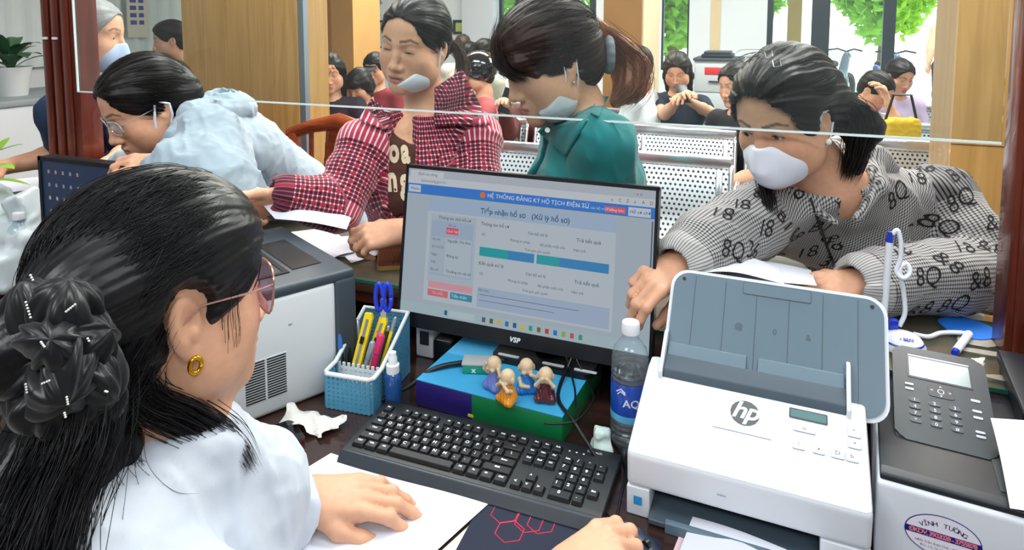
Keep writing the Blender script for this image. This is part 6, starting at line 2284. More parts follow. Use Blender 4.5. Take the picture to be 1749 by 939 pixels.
# ============ masked woman in the patterned jacket
def masked_woman():
    sc = 1.07
    R, o = head_at(1303, 230, 1.34, 52, 22, -3, sc)
    L = loc(R, o, sc)
    J = dict(neck=atD(1425, 318, 1.44), sl=atD(1600, 345, 1.52), sr=atD(1310, 362, 1.46), chest=atD(1505, 425, 1.56), waist=atD(1570, 555, 1.80), pelvis=atD(1610, 680, 1.96))
    fw = nrm(np.cross(J['sl'] - J['sr'], J['neck'] - J['pelvis'])); J['fs'] = 1 if fw @ FWD < 0 else -1
    el_l, wr_l = atD(1688, 466, 1.42), atD(1480, 484, 1.30)
    el_r, wr_r = atD(1222, 420, 1.33), atD(1168, 448, 1.25)
    s = Sdf(); head_ops(s, R, o, sc, eye=.0052, brow=.3); neck_ops(s, R, o, sc, J['neck'], .054)
    torso_ops(s, J, -.008); arm_ops(s, J['sl'], el_l, wr_l, -.004); arm_ops(s, J['sr'], el_r, wr_r, -.004)
    h1 = hand_pts(wr_l, -RGT * .98 - UP * .05 - FWD * .1, UP * .85 - FWD * .5, 1, curls=(28, 40, 25), thumb=(.4, -.3))
    h2 = hand_pts(wr_r, -RGT * .75 - UP * .20 - FWD * .5, UP * .55 - FWD * .55 - RGT * .3, -1, fc=((25, 40, 30), (35, 45, 30), (42, 48, 30), (48, 50, 30)), thumb=(.45, -.55))
    hand_ops(s, h1); hand_ops(s, h2)
    b = s.build('person', .0032, skin_mat(), color=head_color(R, o, sc, tint=.97))
    tag(b, 'woman in a white mask and grey monogram check jacket at the right', 'person')
    eyes(b, R, o, sc, gaze=(.28, 1, -.12), eye=.0052)
    # mask
    s = Sdf(); mask_ops(s, R, o, sc, -.016, .003)
    mw = mat('mask_white', '#dfe4f0', .8, bump=.1, bscale=1500)
    s.build('face_mask', .003, mw, b)
    for x in (-1, 1):
        for P in ([L(x * .060, .030, -.026), L(x * .0765, .014, -.008), L(x * .0790, .003, .010), L(x * .0835, -.014, .008)], [L(x * .060, .026, -.078), L(x * .0745, .010, -.062), L(x * .080, -.010, -.045), L(x * .084, -.022, -.018)]):
            tube('mask_strap', P, .0021, mw, b, 6)
    bm = bmesh.new(); bmesh.ops.create_uvsphere(bm, u_segments=12, v_segments=8, radius=.0065, matrix=Matrix.Translation(Vector(L(-.0805, .004, -.051)))); bm_obj('earring', bm, mat('pearl', '#e6e1d8', .2), b, smooth=True)
    # jacket
    arms = [(J['sr'], el_r, wr_r), (J['sl'], el_l, wr_l)]
    fr = nrm(np.cross(nrm(J['sl'] - J['sr']), nrm(J['neck'] - J['pelvis']))) * J['fs']
    s = Sdf(); torso_ops(s, J, .016, w=.92); arm_ops(s, J['sl'], el_l, wr_l, .016, r=(.066, .058, .046)); arm_ops(s, J['sr'], el_r, wr_r, .016, r=(.062, .055, .044))
    s.frame(); s.rc(J['sl'], el_l, .078, .062, k=.03)
    s.disp(wrinkles(.009, 12, 33))
    s.rc(J['neck'] + UP * .03, L(0, -.01, -.09), .066, .075, k=.012, mode='s')
    s.el(J['neck'] + fr * .080 - UP * .02, (.032, .040, .060), k=.012, mode='s')
    s.rc(wr_l - nrm(el_l - wr_l) * .10, wr_l + nrm(el_l - wr_l) * .008, .040, .034, k=.004, mode='s'); s.rc(wr_r - nrm(el_r - wr_r) * .10, wr_r + nrm(el_r - wr_r) * .010, .040, .034, k=.004, mode='s')
    jk = s.build('check_jacket', .005, check_mat(), b, attrs={'weave': cloth_uv(J, arms, False)})
    s = Sdf(); s.frame(); nb = J['neck']                       # stand-up collar and folded hood
    c = [nb - FWD * .085 + RGT * .005 - UP * .045, nb - FWD * .050 + RGT * .075 + UP * .010, nb + RGT * .095 + FWD * .03 + UP * .055, nb + FWD * .085 + RGT * .03 + UP * .055, nb + FWD * .07 - RGT * .055 + UP * .03, nb - FWD * .02 - RGT * .085 - UP * .02, nb - FWD * .085 - RGT * .035 - UP * .055]
    s.chain(c, [.008, .014, .024, .026, .020, .013, .008], k=.02)
    s.rc(nb + RGT * .12 + FWD * .05 + UP * .03, nb + RGT * .02 + FWD * .12 + UP * .03, .040, .040, k=.03)
    s.disp(wrinkles(.006, 26, 35))
    s.build('hood', .005, check_mat(), b, attrs={'weave': cloth_uv(J, arms, False)})
    # monogram print
    rs = np.random.RandomState(5)
    me = jk.data
    vs = np.array([v.co[:] for v in me.vertices]); ns = np.array([v.normal[:] for v in me.vertices])
    facing = np.where(((ns @ -FWD) > .25) & (vs[:, 2] > .86) & (np.linalg.norm(vs - wr_l, axis=1) > .085) & (np.linalg.norm(vs - wr_r, axis=1) > .085))[0]
    items, pts = [], []
    glyph = ['18', '&8', 'R8', '98', 'B1', '&1', '8Q', 'l8', '36']
    for i in rs.permutation(facing):
        if all(np.linalg.norm(vs[i] - p) > .062 for p in pts):
            pts.append(vs[i])
            n = ns[i]; a = rs.uniform(-.9, .9)
            x = nrm(RGT * math.cos(a) + UP * math.sin(a)); x = nrm(x - n * (x @ n)); y = np.cross(n, x)
            items.append((glyph[len(pts) % len(glyph)], .050, vs[i], x, y, -.0004, .35))
        if len(pts) > 110: break
    pr = project_print(jk, items, mat('print_black', '#141416', .8), b, .0012, 'monogram_print'); pr['kind'] = 'stuff'
    z = [atD(1384, 338, 1.36), atD(1400, 385, 1.36), atD(1416, 430, 1.36), atD(1436, 475, 1.36)]
    bv = bvh_of(jk); zp = []
    for q in spline(z, 14):
        h = bv.ray_cast(Vector(CAM), Vector(nrm(q - CAM)))
        if h[0] is not None: zp.append(np.array(h[0]) + np.array(h[1]) * .001)
    if len(zp) > 3: tube('zip', zp, .0028, mat('zip_black', '#1a1a1c', .5), b, 6)
    # hair: heavy, pinned up, one lock each side
    s = Sdf(); hair_cap(s, R, o, sc, .015, front=(.071, .092, .108), face_c=(0, .096, -.016), er=1.7)
    s.frame(R, o, sc); s.el((0, -.060, .060), (.062, .070, .055), k=.03); s.el((-.015, .030, .098), (.045, .045, .026), k=.025)
    s.el((-.02, -.095, .005), (.055, .045, .065), k=.03)
    s.frame(); s.chain([L(-.055, -.07, -.01), atD(1475, 215, 1.40), atD(1462, 285, 1.40)], [.042, .036, .014], k=.03)
    s.disp(combed(R, o, sc, (0, .09, .07), (0, -.10, -.02), .0016, 36)); s.disp(lambda P: .004 * vnoise(P, 34, 8))
    s.build('hair', .0036, HAIR(), b)
    ell_strands(R, o, sc, [(-.078, .000, .035), (-.069, .025, .060), (-.01, .055, .108), (.05, .040, .080), (.075, .010, .04)], (-.01, -.12, .0), 520, .0005, HAIR(), b, seed=14, lift=.0160, jit=.010, avoid=((-.09, -.006, -.016), (.034, .024, .038)))
    bundle([[L(-.06, -.06, .0), atD(1455, 210, 1.36), atD(1452, 262, 1.36), atD(1444, 300, 1.36)], [L(-.05, -.09, 0), atD(1488, 195, 1.38), atD(1476, 255, 1.38), atD(1455, 298, 1.38)]], 240, (.010, .008), .0008, HAIR(), b, seed=15)
    bundle([[L(.07, .0, -.02), L(.075, .02, -.08), atD(1300, 320, 1.37), atD(1310, 362, 1.34)], [L(.06, -.03, -.03), L(.066, .0, -.09), atD(1318, 335, 1.38), atD(1322, 368, 1.34)]], 160, (.007, .005), .0008, HAIR(), b, seed=16)
    bundle([[L(.0, .0, .118), L(.01, .02, .135), L(.03, .04, .138), L(.045, .05, .130)]], 10, (.006, .01), .0006, HAIR(), b, seed=17)
    # hair clip: two little wire squares with stones
    for (cx, cy, dd) in ((1313, 92, 8), (1327, 108, 8)):
        q = []
        for a in np.linspace(0, 2 * math.pi, 5) + .6:
            q.append(atD(cx + dd * 1.1 * math.cos(a), cy + dd * math.sin(a), 1.245))
        h = bvh_of(b.children[[c_.name.split('.')[0] for c_ in b.children].index('hair')])
        w = []
        for p in q:
            r_ = h.ray_cast(Vector(CAM), Vector(nrm(p - CAM)))
            w.append(np.array(r_[0]) - nrm(p - CAM) * .003 if r_[0] is not None else p)
        tube('hair_clip', w, .0009, M_sil, b, 5)
    return dict(h1=h1, h2=h2)


MW = masked_woman()
sheet('white sheets the masked woman holds on the counter behind the scanner tray', [atD(1200, 470, 1.22), atD(1395, 488, 1.22), atD(1385, 462, 1.36), atD(1190, 445, 1.30)], lambda u, v: .012 * math.sin(u * 3.1) * math.sin(v * 2))
sheet('thin sheet folded up in front of the masked woman\'s hands', [atD(1175, 470, 1.19), atD(1340, 478, 1.19), atD(1330, 452, 1.28), atD(1240, 446, 1.28)], lambda u, v: .010 * math.sin(u * 4))


# ============ woman in the grey hoodie lying over the counter
def hoodie_woman():
    sc = 1.08
    R, o = head_at(197, 208, 1.70, 42, 30, 3, sc)
    L = loc(R, o, sc)
    J = dict(neck=atD(318, 205, 1.86), sl=atD(352, 240, 1.74), sr=atD(318, 215, 2.08), chest=atD(400, 252, 1.95), waist=atD(495, 315, 2.10), pelvis=atD(590, 390, 2.25))
    fw = nrm(np.cross(J['sl'] - J['sr'], J['neck'] - J['pelvis'])); J['fs'] = 1 if fw @ UP < 0 else -1
    el_l, wr_l = atD(385, 345, 1.62), atD(292, 283, 1.60)
    el_r, wr_r = atD(245, 295, 2.02), atD(215, 292, 1.90)
    s = Sdf(); head_ops(s, R, o, sc, eye=.0030, eye_dz=-.003); neck_ops(s, R, o, sc, J['neck'])
    torso_ops(s, J, -.008, bust=0); arm_ops(s, J['sl'], el_l, wr_l, -.004); arm_ops(s, J['sr'], el_r, wr_r, -.004)
    h1 = hand_pts(wr_l, -RGT * .98 + UP * .02 - FWD * .15, UP * .75 - FWD * .65, 1, curls=(25, 35, 20), thumb=(.35, -.3)); h2 = hand_pts(wr_r, -RGT, UP, -1, curls=(20, 30, 20))
    hand_ops(s, h1); hand_ops(s, h2)
    b = s.build('person', .0036, skin_mat(), color=head_color(R, o, sc, tint=1.0))
    tag(b, 'woman in a grey hoodie and glasses bending low over the counter at the left', 'person')
    eyes(b, R, o, sc, gaze=(0, 1, -.5), eye=.0030, eye_dz=-.003)
    glasses(b, R, o, sc, '#c9d2d8', '#eef4f8', .026, .019, r=.0016)
    mg = mat('hoodie_grey', '#8fa0ab', .9, bump=.2, bscale=700, sheen=.2)
    s = Sdf(); torso_ops(s, J, .018, bust=0); arm_ops(s, J['sl'], el_l, wr_l, .018, r=(.064, .064, .044), k=.06); arm_ops(s, J['sr'], el_r, wr_r, .016, r=(.062, .055, .042))
    s.disp(wrinkles(.011, 13, 41)); s.disp(wrinkles(.004, 34, 43))
    s.frame(); s.rc(J['neck'] + UP * .01, L(0, -.01, -.08), .062, .07, k=.012, mode='s')
    s.rc(wr_l - nrm(el_l - wr_l) * .10, wr_l + nrm(el_l - wr_l) * .010, .038, .033, k=.004, mode='s')
    s.build('hoodie', .0052, mg, b)
    s = Sdf(); s.frame(); nb = J['neck']
    q = [atD(300, 290, 1.66), atD(300, 235, 1.68), atD(325, 195, 1.74), atD(372, 172, 1.86), atD(375, 165, 2.05)]
    s.chain(q, [.016, .022, .026, .026, .024], k=.03)
    s.chain([atD(318, 290, 1.66), atD(326, 240, 1.68), atD(350, 205, 1.74), atD(395, 185, 1.88)], [.012, .016, .018, .020], k=.012)
    s.el(atD(392, 180, 1.90), (.076, .085, .046), k=.03, rot=(0, .30, YAW)); s.el(atD(372, 158, 1.88), (.052, .062, .034), k=.012, mode='s', rot=(0, .45, YAW))
    s.disp(wrinkles(.005, 24, 44)); s.disp(wrinkles(.003, 60, 45))
    s.build('hood', .0045, mg, b)
    tube('drawstring', spline([atD(318, 285, 1.60), atD(312, 300, 1.60), atD(322, 318, 1.60), atD(330, 328, 1.60)], 12), .003, M_white, b, 6)
    q = [wr_l + (UP * math.cos(a) * .030 + FWD * math.sin(a) * .030) + RGT * .012 for a in np.linspace(0, 2 * math.pi, 25)]
    tube('wrist_band', q, .006, M_black, b, 8)
    s = Sdf(); hair_cap(s, R, o, sc, .007, front=(.070, .086, .100), face_c=(0, .096, -.024))
    s.frame(R, o, sc); s.el((0, -.095, -.02), (.05, .035, .05), k=.03)
    s.disp(combed(R, o, sc, (0, .07, .07), (0, -.12, -.03)))
    s.build('hair', .0036, HAIR(), b)
    ell_strands(R, o, sc, [(-.075, .022, .0), (-.064, .040, .052), (0, .062, .098), (.064, .040, .052)], (0, -.11, -.03), 380, .0005, HAIR(), b, seed=24, lift=.0090, jit=.009)
    s = Sdf(); s.frame(R, o, sc); s.el((-.044, .020, -.085), (.036, .040, .052), rot=(.2, .1, 0)); s.el((-.026, .018, -.082), (.034, .042, .054), k=.003, mode='s'); s.half((0, .06, 0), (0, 1, 0), .004)
    s.disp(wrinkles(.001, 60, 5)); s.build('face_mask', .003, mat('mask_white'), b)
    for P in ([L(-.070, .032, -.050), L(-.0765, .022, -.02), L(-.079, .006, .012)], [L(-.074, .0, -.055), L(-.082, -.016, -.03), L(-.084, -.022, -.002), L(-.079, -.004, .014)]):
        tube('mask_strap', P, .0032, mat('mask_white'), b, 6)
    return b


hoodie_woman()


# ============ the clerk, seen from behind
def clerk():
    sc = 1.08
    R, o = head_at(318, 560, .68, -138, 8, -3, sc, ref=(.0765, -.006, -.016))
    L = loc(R, o, sc)
    J = dict(neck=atD(305, 752, .735), sl=atD(428, 832, .86), sr=atD(150, 985, .62), chest=atD(270, 1000, .76), waist=atD(235, 1350, .74), pelvis=atD(215, 1640, .74))
    lat = nrm(J['sl'] - J['sr'])
    fw = nrm(np.cross(lat, UP)); J['fs'] = 1 if nrm(np.cross(lat, nrm(J['neck'] - J['pelvis']))) @ RGT > 0 else -1
    wr_l = atZ(518, 850, DZ + .036); el_l = atZ(400, 915, DZ + .06)
    wr_r = atZ(955, 990, DZ + .045); el_r = A(-.36, .52, .76)
    s = Sdf(); head_ops(s, R, o, sc); neck_ops(s, R, o, sc, J['neck'], .050)
    torso_ops(s, J, -.010); arm_ops(s, J['sl'], el_l, wr_l, -.004, r=(.046, .040, .028)); arm_ops(s, J['sr'], el_r, wr_r, -.004, r=(.046, .040, .028))
    hl = hand_pts(wr_l, RGT * .98 + FWD * .06 - UP * .02, UP * .95 - FWD * .2, 1, fc=((14, 30, 16), (12, 24, 14), (14, 26, 14), (18, 28, 14)), thumb=(.42, -.22), spread=.9, sc=1.0)
    hr = hand_pts(wr_r, RGT * .80 + FWD * .58 + UP * .10, UP * .98, -1, fc=((28, 34, 16), (30, 36, 16), (36, 42, 20), (42, 46, 20)), thumb=(.45, -.4), spread=.8)
    hand_ops(s, hl); hand_ops(s, hr)
    b = s.build('person', .0028, skin_mat(), color=head_color(R, o, sc, tint=1.03))
    tag(b, 'clerk with long black hair and glasses seen from behind, white blouse, hand on paper', 'person')
    mn = mat('nail_polish', '#c98f86', .12, coat=.6)
    nails(b, hl, mn); nails(b, hr, mn)
    eyes(b, R, o, sc)
    g = glasses(b, R, o, sc, '#c79a8e', '#cdb6cf', .031, .027, r=.0013, shape=3.2)
    # gold ear stud
    bm = bmesh.new(); q = L(.0800, .003, -.050)
    add_tube(bm, [q + R @ (A(0, .006 * math.cos(a), -.003 + .008 * math.sin(a))) for a in np.linspace(0, 2 * math.pi, 17)], .0024, 8)
    bm_obj('earring', bm, mat('gold', '#e0a92a', .18, metal=.95), b, smooth=True)
    # blouse
    s = Sdf(); torso_ops(s, J, .012, bust=0); s.frame()
    s.chain([J['sl'], J['sl'] * .5 + el_l * .5, el_l], [.062, .066, .058], k=.03); s.chain([el_l, wr_l * .72 + el_l * .28], [.058, .050], k=.02)
    s.el(wr_l * .66 + el_l * .34, (.052, .052, .046), k=.02)
    s.chain([J['sr'], J['sr'] * .5 + el_r * .5, el_r, wr_r * .5 + el_r * .5], [.064, .064, .056, .048], k=.03)
    s.rc(J['neck'] + UP * .0, L(0, -.012, -.08), .058, .058, k=.02)
    s.disp(wrinkles(.009, 12, 51)); s.disp(wrinkles(.0025, 38, 52))
    s.disp(lambda P: .0035 * np.sin((P @ nrm(RGT + FWD * .4).astype(P.dtype)) * 130 + 4 * vnoise(P, 16, 2)) * np.clip(vnoise(P, 9, 6) + .2, 0, 1))
    s.frame(); s.rc(J['neck'] + UP * .04 - FWD * .0, L(0, .0, -.07), .052, .066, k=.010, mode='s')
    dl = nrm(wr_l - el_l)
    s.rc(wr_l * .80 + el_l * .20, wr_l + dl * .12, .037, .036, k=.010, mode='s')
    s.half(wr_l * .86 + el_l * .14, dl, .006)
    mwb = mat('blouse_white', '#d4dce8', .8, bump=.1, bscale=600, sheen=.1)
    s.ops[-1] = (s.ops[-1][0], (lambda f, c: lambda P: np.where(np.linalg.norm(P - c.astype(P.dtype), axis=1) < .12, f(P), .2))(s.ops[-1][1], wr_l), s.ops[-1][2], None, None)
    s.build('blouse', .0046, mwb, b)
    # trousers on the chair
    # hair
    mh = mat('hair_clerk', '#0b0b0f', .36, spec=.45)
    s = Sdf(); hair_cap(s, R, o, sc, .012, front=(.070, .080, .100), face_c=(0, .108, -.022), low=False)
    s.frame(R, o, sc)
    s.el((.0, .065, -.085), (.13, .080, .085), k=.012, mode='s')
    s.el((.092, -.004, -.016), (.034, .031, .047), k=.006, mode='s')
    s.chain([(.045, -.085, .02), (.03, -.125, -.02), (.0, -.13, -.03)], [.04, .035, .03], k=.03)
    clip = (.02, -.150, -.035)
    s.disp(combed(R, o, sc, (.02, .09, .06), clip, .0010, 44)); s.disp(lambda P: .0025 * vnoise(P, 40, 18))
    s.build('hair', .0032, mh, b)
    st = [(.074, .014, .042), (.072, .034, .042), (.063, .058, .056), (.040, .074, .078), (.010, .085, .090), (-.03, .08, .085)]
    ell_strands(R, o, sc, st, (.03, -.125, -.02), 1900, .0004, mh, b, seed=31, lift=.0120, M=26, jit=.012, avoid=((.088, -.006, -.006), (.038, .031, .047)))
    ell_strands(R, o, sc, [(.07, -.02, .055), (.04, .02, .10), (0, .03, .11)], (.03, -.125, -.02), 900, .0004, mh, b, seed=32, lift=.0135, jit=.03, avoid=((.088, -.006, -.006), (.038, .031, .047)))
    # hair below the ear sweeping to the nape and over the far shoulder
    nape = L(.045, -.075, -.075)
    bundle([[L(.074, -.030, -.010), L(.072, -.055, -.050), L(.060, -.085, -.085), atD(120, 760, .66), atD(60, 930, .60), atD(30, 1100, .58)],
            [L(.060, -.070, -.02), L(.055, -.095, -.06), atD(150, 700, .70), atD(95, 850, .64), atD(70, 1000, .60), atD(60, 1150, .58)],
            [L(.040, -.090, -.05), L(.045, -.100, -.10), atD(205, 740, .70), atD(160, 860, .64), atD(125, 960, .60), atD(110, 1150, .58)]], 1500, (.010, .016), .00042, mh, b, seed=33, M=34, name='long_hair')
    bundle([[atD(110, 650, .62), atD(90, 740, .60), atD(40, 850, .58), atD(0, 960, .56), atD(-30, 1100, .55)],
            [atD(180, 650, .62), atD(165, 760, .60), atD(120, 860, .58), atD(90, 960, .56), atD(70, 1100, .55)]], 1500, (.010, .015), .00042, mh, b, seed=34, M=30, name='long_hair')
    s = Sdf(); s.frame(); s.chain([atD(150, 650, .69), atD(118, 770, .66), atD(62, 900, .63), atD(30, 1080, .60)], [.050, .062, .066, .05], k=.03, squash=(FWD, .55)); s.disp(lambda P: .0022 * np.sin((P @ RGT.astype(P.dtype)) * 420 + 4 * vnoise(P, 12, 1)))
    s.build('hair_fall', .0042, mh, b)
    # the lock over the near side of the neck and the left shoulder
    lk = lambda *q: [atD(*p) for p in q]
    bundle([lk((255, 600, .69), (262, 660, .675), (330, 690, .70), (400, 735, .74), (435, 792, .76)), lk((235, 600, .69), (245, 670, .67), (320, 705, .69), (385, 745, .73), (420, 800, .75)),
            lk((225, 620, .69), (232, 690, .66), (290, 735, .68), (360, 765, .72), (410, 775, .75))], 420, (.008, .004), .0004, mh, b, seed=35, M=30, name='shoulder_lock')
    bundle([lk((235, 640, .68), (228, 730, .655), (240, 790, .66), (330, 800, .70), (410, 780, .74)), lk((225, 640, .68), (215, 700, .66), (200, 800, .64), (180, 900, .60), (170, 960, .58))], 26, (.006, .006), .00028, mh, b, seed=36, M=30, name='stray_hair')
    bundle([[L(.066, .052, .03), L(.071, .046, .0), L(.070, .050, -.03), L(.066, .052, -.055)], [L(.070, .040, .02), L(.0735, .032, -.01), L(.071, .036, -.04), L(.068, .040, -.06)]], 20, (.004, .004), .00025, mh, b, seed=37, name='stray_hair')
    return dict(R=R, o=o, sc=sc, L=L, b=b)


CK = clerk()


def scrunchie(b):
    """ruffled black organza scrunchie with rows of little beads"""
    mo = mat('organza_black', '#0b0d12', .34, spec=.45, sheen=.15)
    knot = atD(100, 605, .600)
    for k, (px, py, dp, rx, ry) in enumerate(((70, 540, .605, .030, .036), (112, 535, .600, .034, .032), (45, 590, .615, .032, .034), (140, 585, .600, .030, .034), (58, 640, .605, .036, .030),
                                              (110, 640, .585, .036, .034), (150, 640, .600, .030, .036), (95, 690, .600, .040, .028), (145, 690, .610, .034, .028), (95, 590, .580, .030, .026))):
        c = atD(px, py, dp)
        d = nrm(c - knot + FWD * -.004)
        e2 = nrm(np.cross(d, -FWD + .01 * UP)); e1 = np.cross(e2, d)          # e1 towards the viewer's side
        rs = np.random.RandomState(k + 3)
        ph = rs.rand(5) * 6.28
        NT, NP = 96, 22
        V, Q = [], []
        for i in range(NP):
            f = math.pi * i / (NP - 1)
            for t_ in range(NT):
                a = 2 * math.pi * t_ / NT
                pl = 1 + math.sin(f) ** .7 * (.11 * math.sin(8 * a + ph[0] + 1.2 * math.sin(2 * f + ph[1])) + .07 * math.sin(13 * a + ph[2]) + .10 * math.sin(3 * a + ph[3] + f))
                ln = 1 + .12 * math.sin(5 * a + ph[4]) * math.sin(f)
                V.append(c + d * (-math.cos(f) * ry * ln) + (e1 * math.cos(a) * .72 + e2 * math.sin(a)) * math.sin(f) * rx * pl)
        for i in range(NP - 1):
            for t_ in range(NT):
                Q.append((i * NT + t_, i * NT + (t_ + 1) % NT, (i + 1) * NT + (t_ + 1) % NT, (i + 1) * NT + t_))
        np_obj('scrunchie_puff', V, Q, mo, b)
    s = Sdf(); s.frame(); s.el(atD(100, 610, .635), (.060, .045, .075)); s.disp(wrinkles(.006, 45, 3)); s.build('scrunchie_core', .004, mo, b)
    mb = mat('bead_pearl', '#f0eee8', .15)
    bm = bmesh.new()
    for (x0, y0, x1, y1, n) in ((44, 516, 52, 542, 6), (113, 532, 128, 520, 5), (52, 470, 56, 478, 3), (70, 584, 76, 592, 4), (114, 678, 116, 690, 4), (44, 656, 46, 670, 4), (72, 655, 84, 650, 4), (150, 578, 152, 582, 2), (110, 705, 112, 712, 3), (180, 668, 183, 669, 2)):
        for k in range(n):
            t = k / max(n - 1, 1)
            bmesh.ops.create_icosphere(bm, subdivisions=1, radius=.0011, matrix=Matrix.Translation(Vector(atD(x0 + (x1 - x0) * t, y0 + (y1 - y0) * t, .556))))
    o = bm_obj('bead_trim', bm, mb, b, smooth=True); o['kind'] = 'stuff'


scrunchie(CK['b'])

# ------------------------------------------------------------------ people waiting in the hall
def hall_person(label, px, py, dep, yaw, pitch=10, shirt='#666666', hair='short', hcol='#14110f', roll=0, sc=1.0, stand=False, arms=None, trousers='#2b2f38', floor_z=0.0, name='person', mask=None, ref=(0, .08, 0), lean=0.0, sleeve=.5, vox=.006):
    R, o = head_at(px, py, dep, yaw, pitch, roll, sc, ref)
    L = loc(R, o, sc)
    fh = nrm((R[:, 1]) * A(1, 1, 0)); rt = np.cross(fh, UP)
    neck = o - UP * .185 * sc - fh * (.035 + .02 * lean)
    if stand:
        pel = A(neck[0], neck[1], floor_z + (neck[2] - floor_z) * .60)
    else:
        pel = A(*(neck - fh * (.05 + lean))[:2], .56)
    chest = neck * .62 + pel * .38 + fh * .01; waist = neck * .28 + pel * .72
    J = dict(neck=neck, pelvis=pel, chest=chest, waist=waist, sl=neck - rt * .155 * sc - UP * .045, sr=neck + rt * .155 * sc - UP * .045, fs=1)
    f = nrm(np.cross(J['sl'] - J['sr'], neck - pel)); J['fs'] = 1 if f @ fh > 0 else -1
    ar = {}
    for side, sh, sg in (('l', J['sl'], -1), ('r', J['sr'], 1)):
        if arms and side in arms:
            ar[side] = [np.array(v, float) for v in arms[side]]
        elif stand:
            ar[side] = [sh + rt * sg * .05 - UP * .27, sh + rt * sg * .05 - UP * .50 + fh * .06]
        else:
            ar[side] = [sh + rt * sg * .05 - UP * .24 + fh * .06, sh - rt * sg * .05 - UP * .30 + fh * .28]
    s = Sdf()
    head_ops(s, R, o, sc, eye=.0028, eye_dz=-.002); neck_ops(s, R, o, sc, neck)
    torso_ops(s, J, -.012, w=.95, bust=0)
    for side, sh in (('l', J['sl']), ('r', J['sr'])):
        e, w = ar[side]
        arm_ops(s, sh, e, w, -.006)
        d = nrm(w - e); n = nrm(UP - d * (UP @ d) + .01)
        h = hand_pts(w, d, n, 1 if side == 'l' else -1, curls=(25, 35, 25), sc=sc)
        s.frame(); s.rc(w, h['f'][1][0], .026 * sc, .03 * sc, k=.02, squash=(n, .6))
        for q in h['f'] + [h['t']]: s.chain(q, [.009 * sc] * 4, k=.004)
    b = s.build(name, vox, skin_mat(), color=head_color(R, o, sc))
    tag(b, label, 'person')
    eyes(b, R, o, sc, eye=.0028, eye_dz=-.002, lash=False, gaze=(0, 1, -.3))
    s = Sdf(); torso_ops(s, J, .010, w=.95, bust=0)
    for side, sh in (('l', J['sl']), ('r', J['sr'])):
        e, w = ar[side]
        s.frame(); s.chain([sh, sh * (1 - sleeve) + e * sleeve], [.060, .056], k=.02)
        if sleeve > .95: s.chain([e, e * .15 + w * .85], [.054, .040], k=.02)
    s.disp(wrinkles(.006, 14, int(px)))
    s.frame(); s.rc(neck + UP * .03, L(0, -.01, -.09), .066, .07, k=.01, mode='s')
    s.build('shirt', .011, mat('cloth_' + shirt.strip('#'), shirt, .85), b)
    s = Sdf(); s.frame()
    for sg in (-1, 1):
        hip = pel + rt * sg * .085
        if stand: s.chain([hip, A(hip[0], hip[1], floor_z + .48) + fh * .02, A(hip[0], hip[1], floor_z + .06)], [.095, .065, .05], k=.03)
        else:
            kn = A(hip[0], hip[1], .50) + fh * .40 + rt * sg * .03; ft = A(kn[0], kn[1], .06)
            s.chain([hip - UP * .03, kn, ft], [.095, .070, .05], k=.03)
        ftp = (A(hip[0], hip[1], floor_z + .04) if stand else ft - UP * .02)
        s.rc(ftp, ftp + fh * .14, .042, .035, k=.02)
    s.rc(pel - rt * .05, pel + rt * .05, .12, .12, k=.04)
    s.build('trousers', .018, mat('trousers_' + trousers.strip('#'), trousers, .85), b)
    mh = mat('hair_' + hcol.strip('#'), hcol, .45, spec=.3)
    s = Sdf(); t = .006 if hair in ('short', 'grey') else .009
    if hair in ('cap', 'helmet'):
        s.frame(R, o, sc)
        if hair == 'helmet':
            s.el((0, -.012, .035), (.115, .130, .115)); s.el((0, .06, -.06), (.085, .12, .085), k=.006, mode='s'); s.half((0, 0, -.06), (0, .2, -1), .01)
            s.build('helmet', .005, mat('helmet_black', '#121317', .12, coat=.8), b)
            s = Sdf(); s.frame(R, o, sc); s.el((0, .005, .022), (.120, .132, .062)); s.el((0, .0, .022), (.116, .128, .10), k=.002, mode='s'); s.half((0, .05, 0), (0, -1, 0), .003)
            s.build('visor', .0045, mat('visor_smoke', '#3a2a28', .05, coat=.8), b)
        else:
            s.el((0, -.012, .038), (.082, .102, .086)); s.half((0, 0, .036), (0, .0, -1), .004); s.rc((-.03, .10, .036), (.03, .10, .036), .022, k=.02, squash=((0, 0, 1), .3)); s.el((0, .13, .034), (.055, .05, .006), k=.01)
            s.build('cap', .005, mat('cap_dark', '#1d2430', .7), b)
        s = Sdf()
    hair_cap(s, R, o, sc, t, front=(.070, .085, .100), face_c=(0, .095, -.026), low=hair not in ('long', 'bob'))
    s.frame(R, o, sc)
    if hair == 'bun': s.el((0, -.105, .055), (.042, .040, .042), k=.01)
    if hair == 'tail': s.chain([(0, -.10, .0), (0, -.14, -.05), (0, -.12, -.16)], [.03, .035, .015], k=.02)
    if hair == 'bob':
        for x in (-1, 1): s.chain([(x * .070, .0, .03), (x * .078, .01, -.03), (x * .066, .0, -.085)], [.03, .026, .02], k=.02)
        s.el((0, -.06, -.05), (.07, .05, .06), k=.03); s.el((0, .075, .05), (.062, .028, .034), k=.015)
    if hair == 'long':
        for x in (-1, 1): s.chain([(x * .066, -.01, .03), (x * .074, -.02, -.06), (x * .075, -.02, -.17)], [.03, .028, .018], k=.02)
        s.el((0, -.075, -.08), (.07, .035, .10), k=.03)
    s.disp(combed(R, o, sc, (0, .07, .07), (0, -.12, -.02), .0012, 34))
    s.build('hair', .0055, mh, b)
    if mask:
        s = Sdf(); mask_ops(s, R, o, sc); s.build('face_mask', .005, mat('mask_' + mask.strip('#'), mask, .8), b)
    return b, L, J


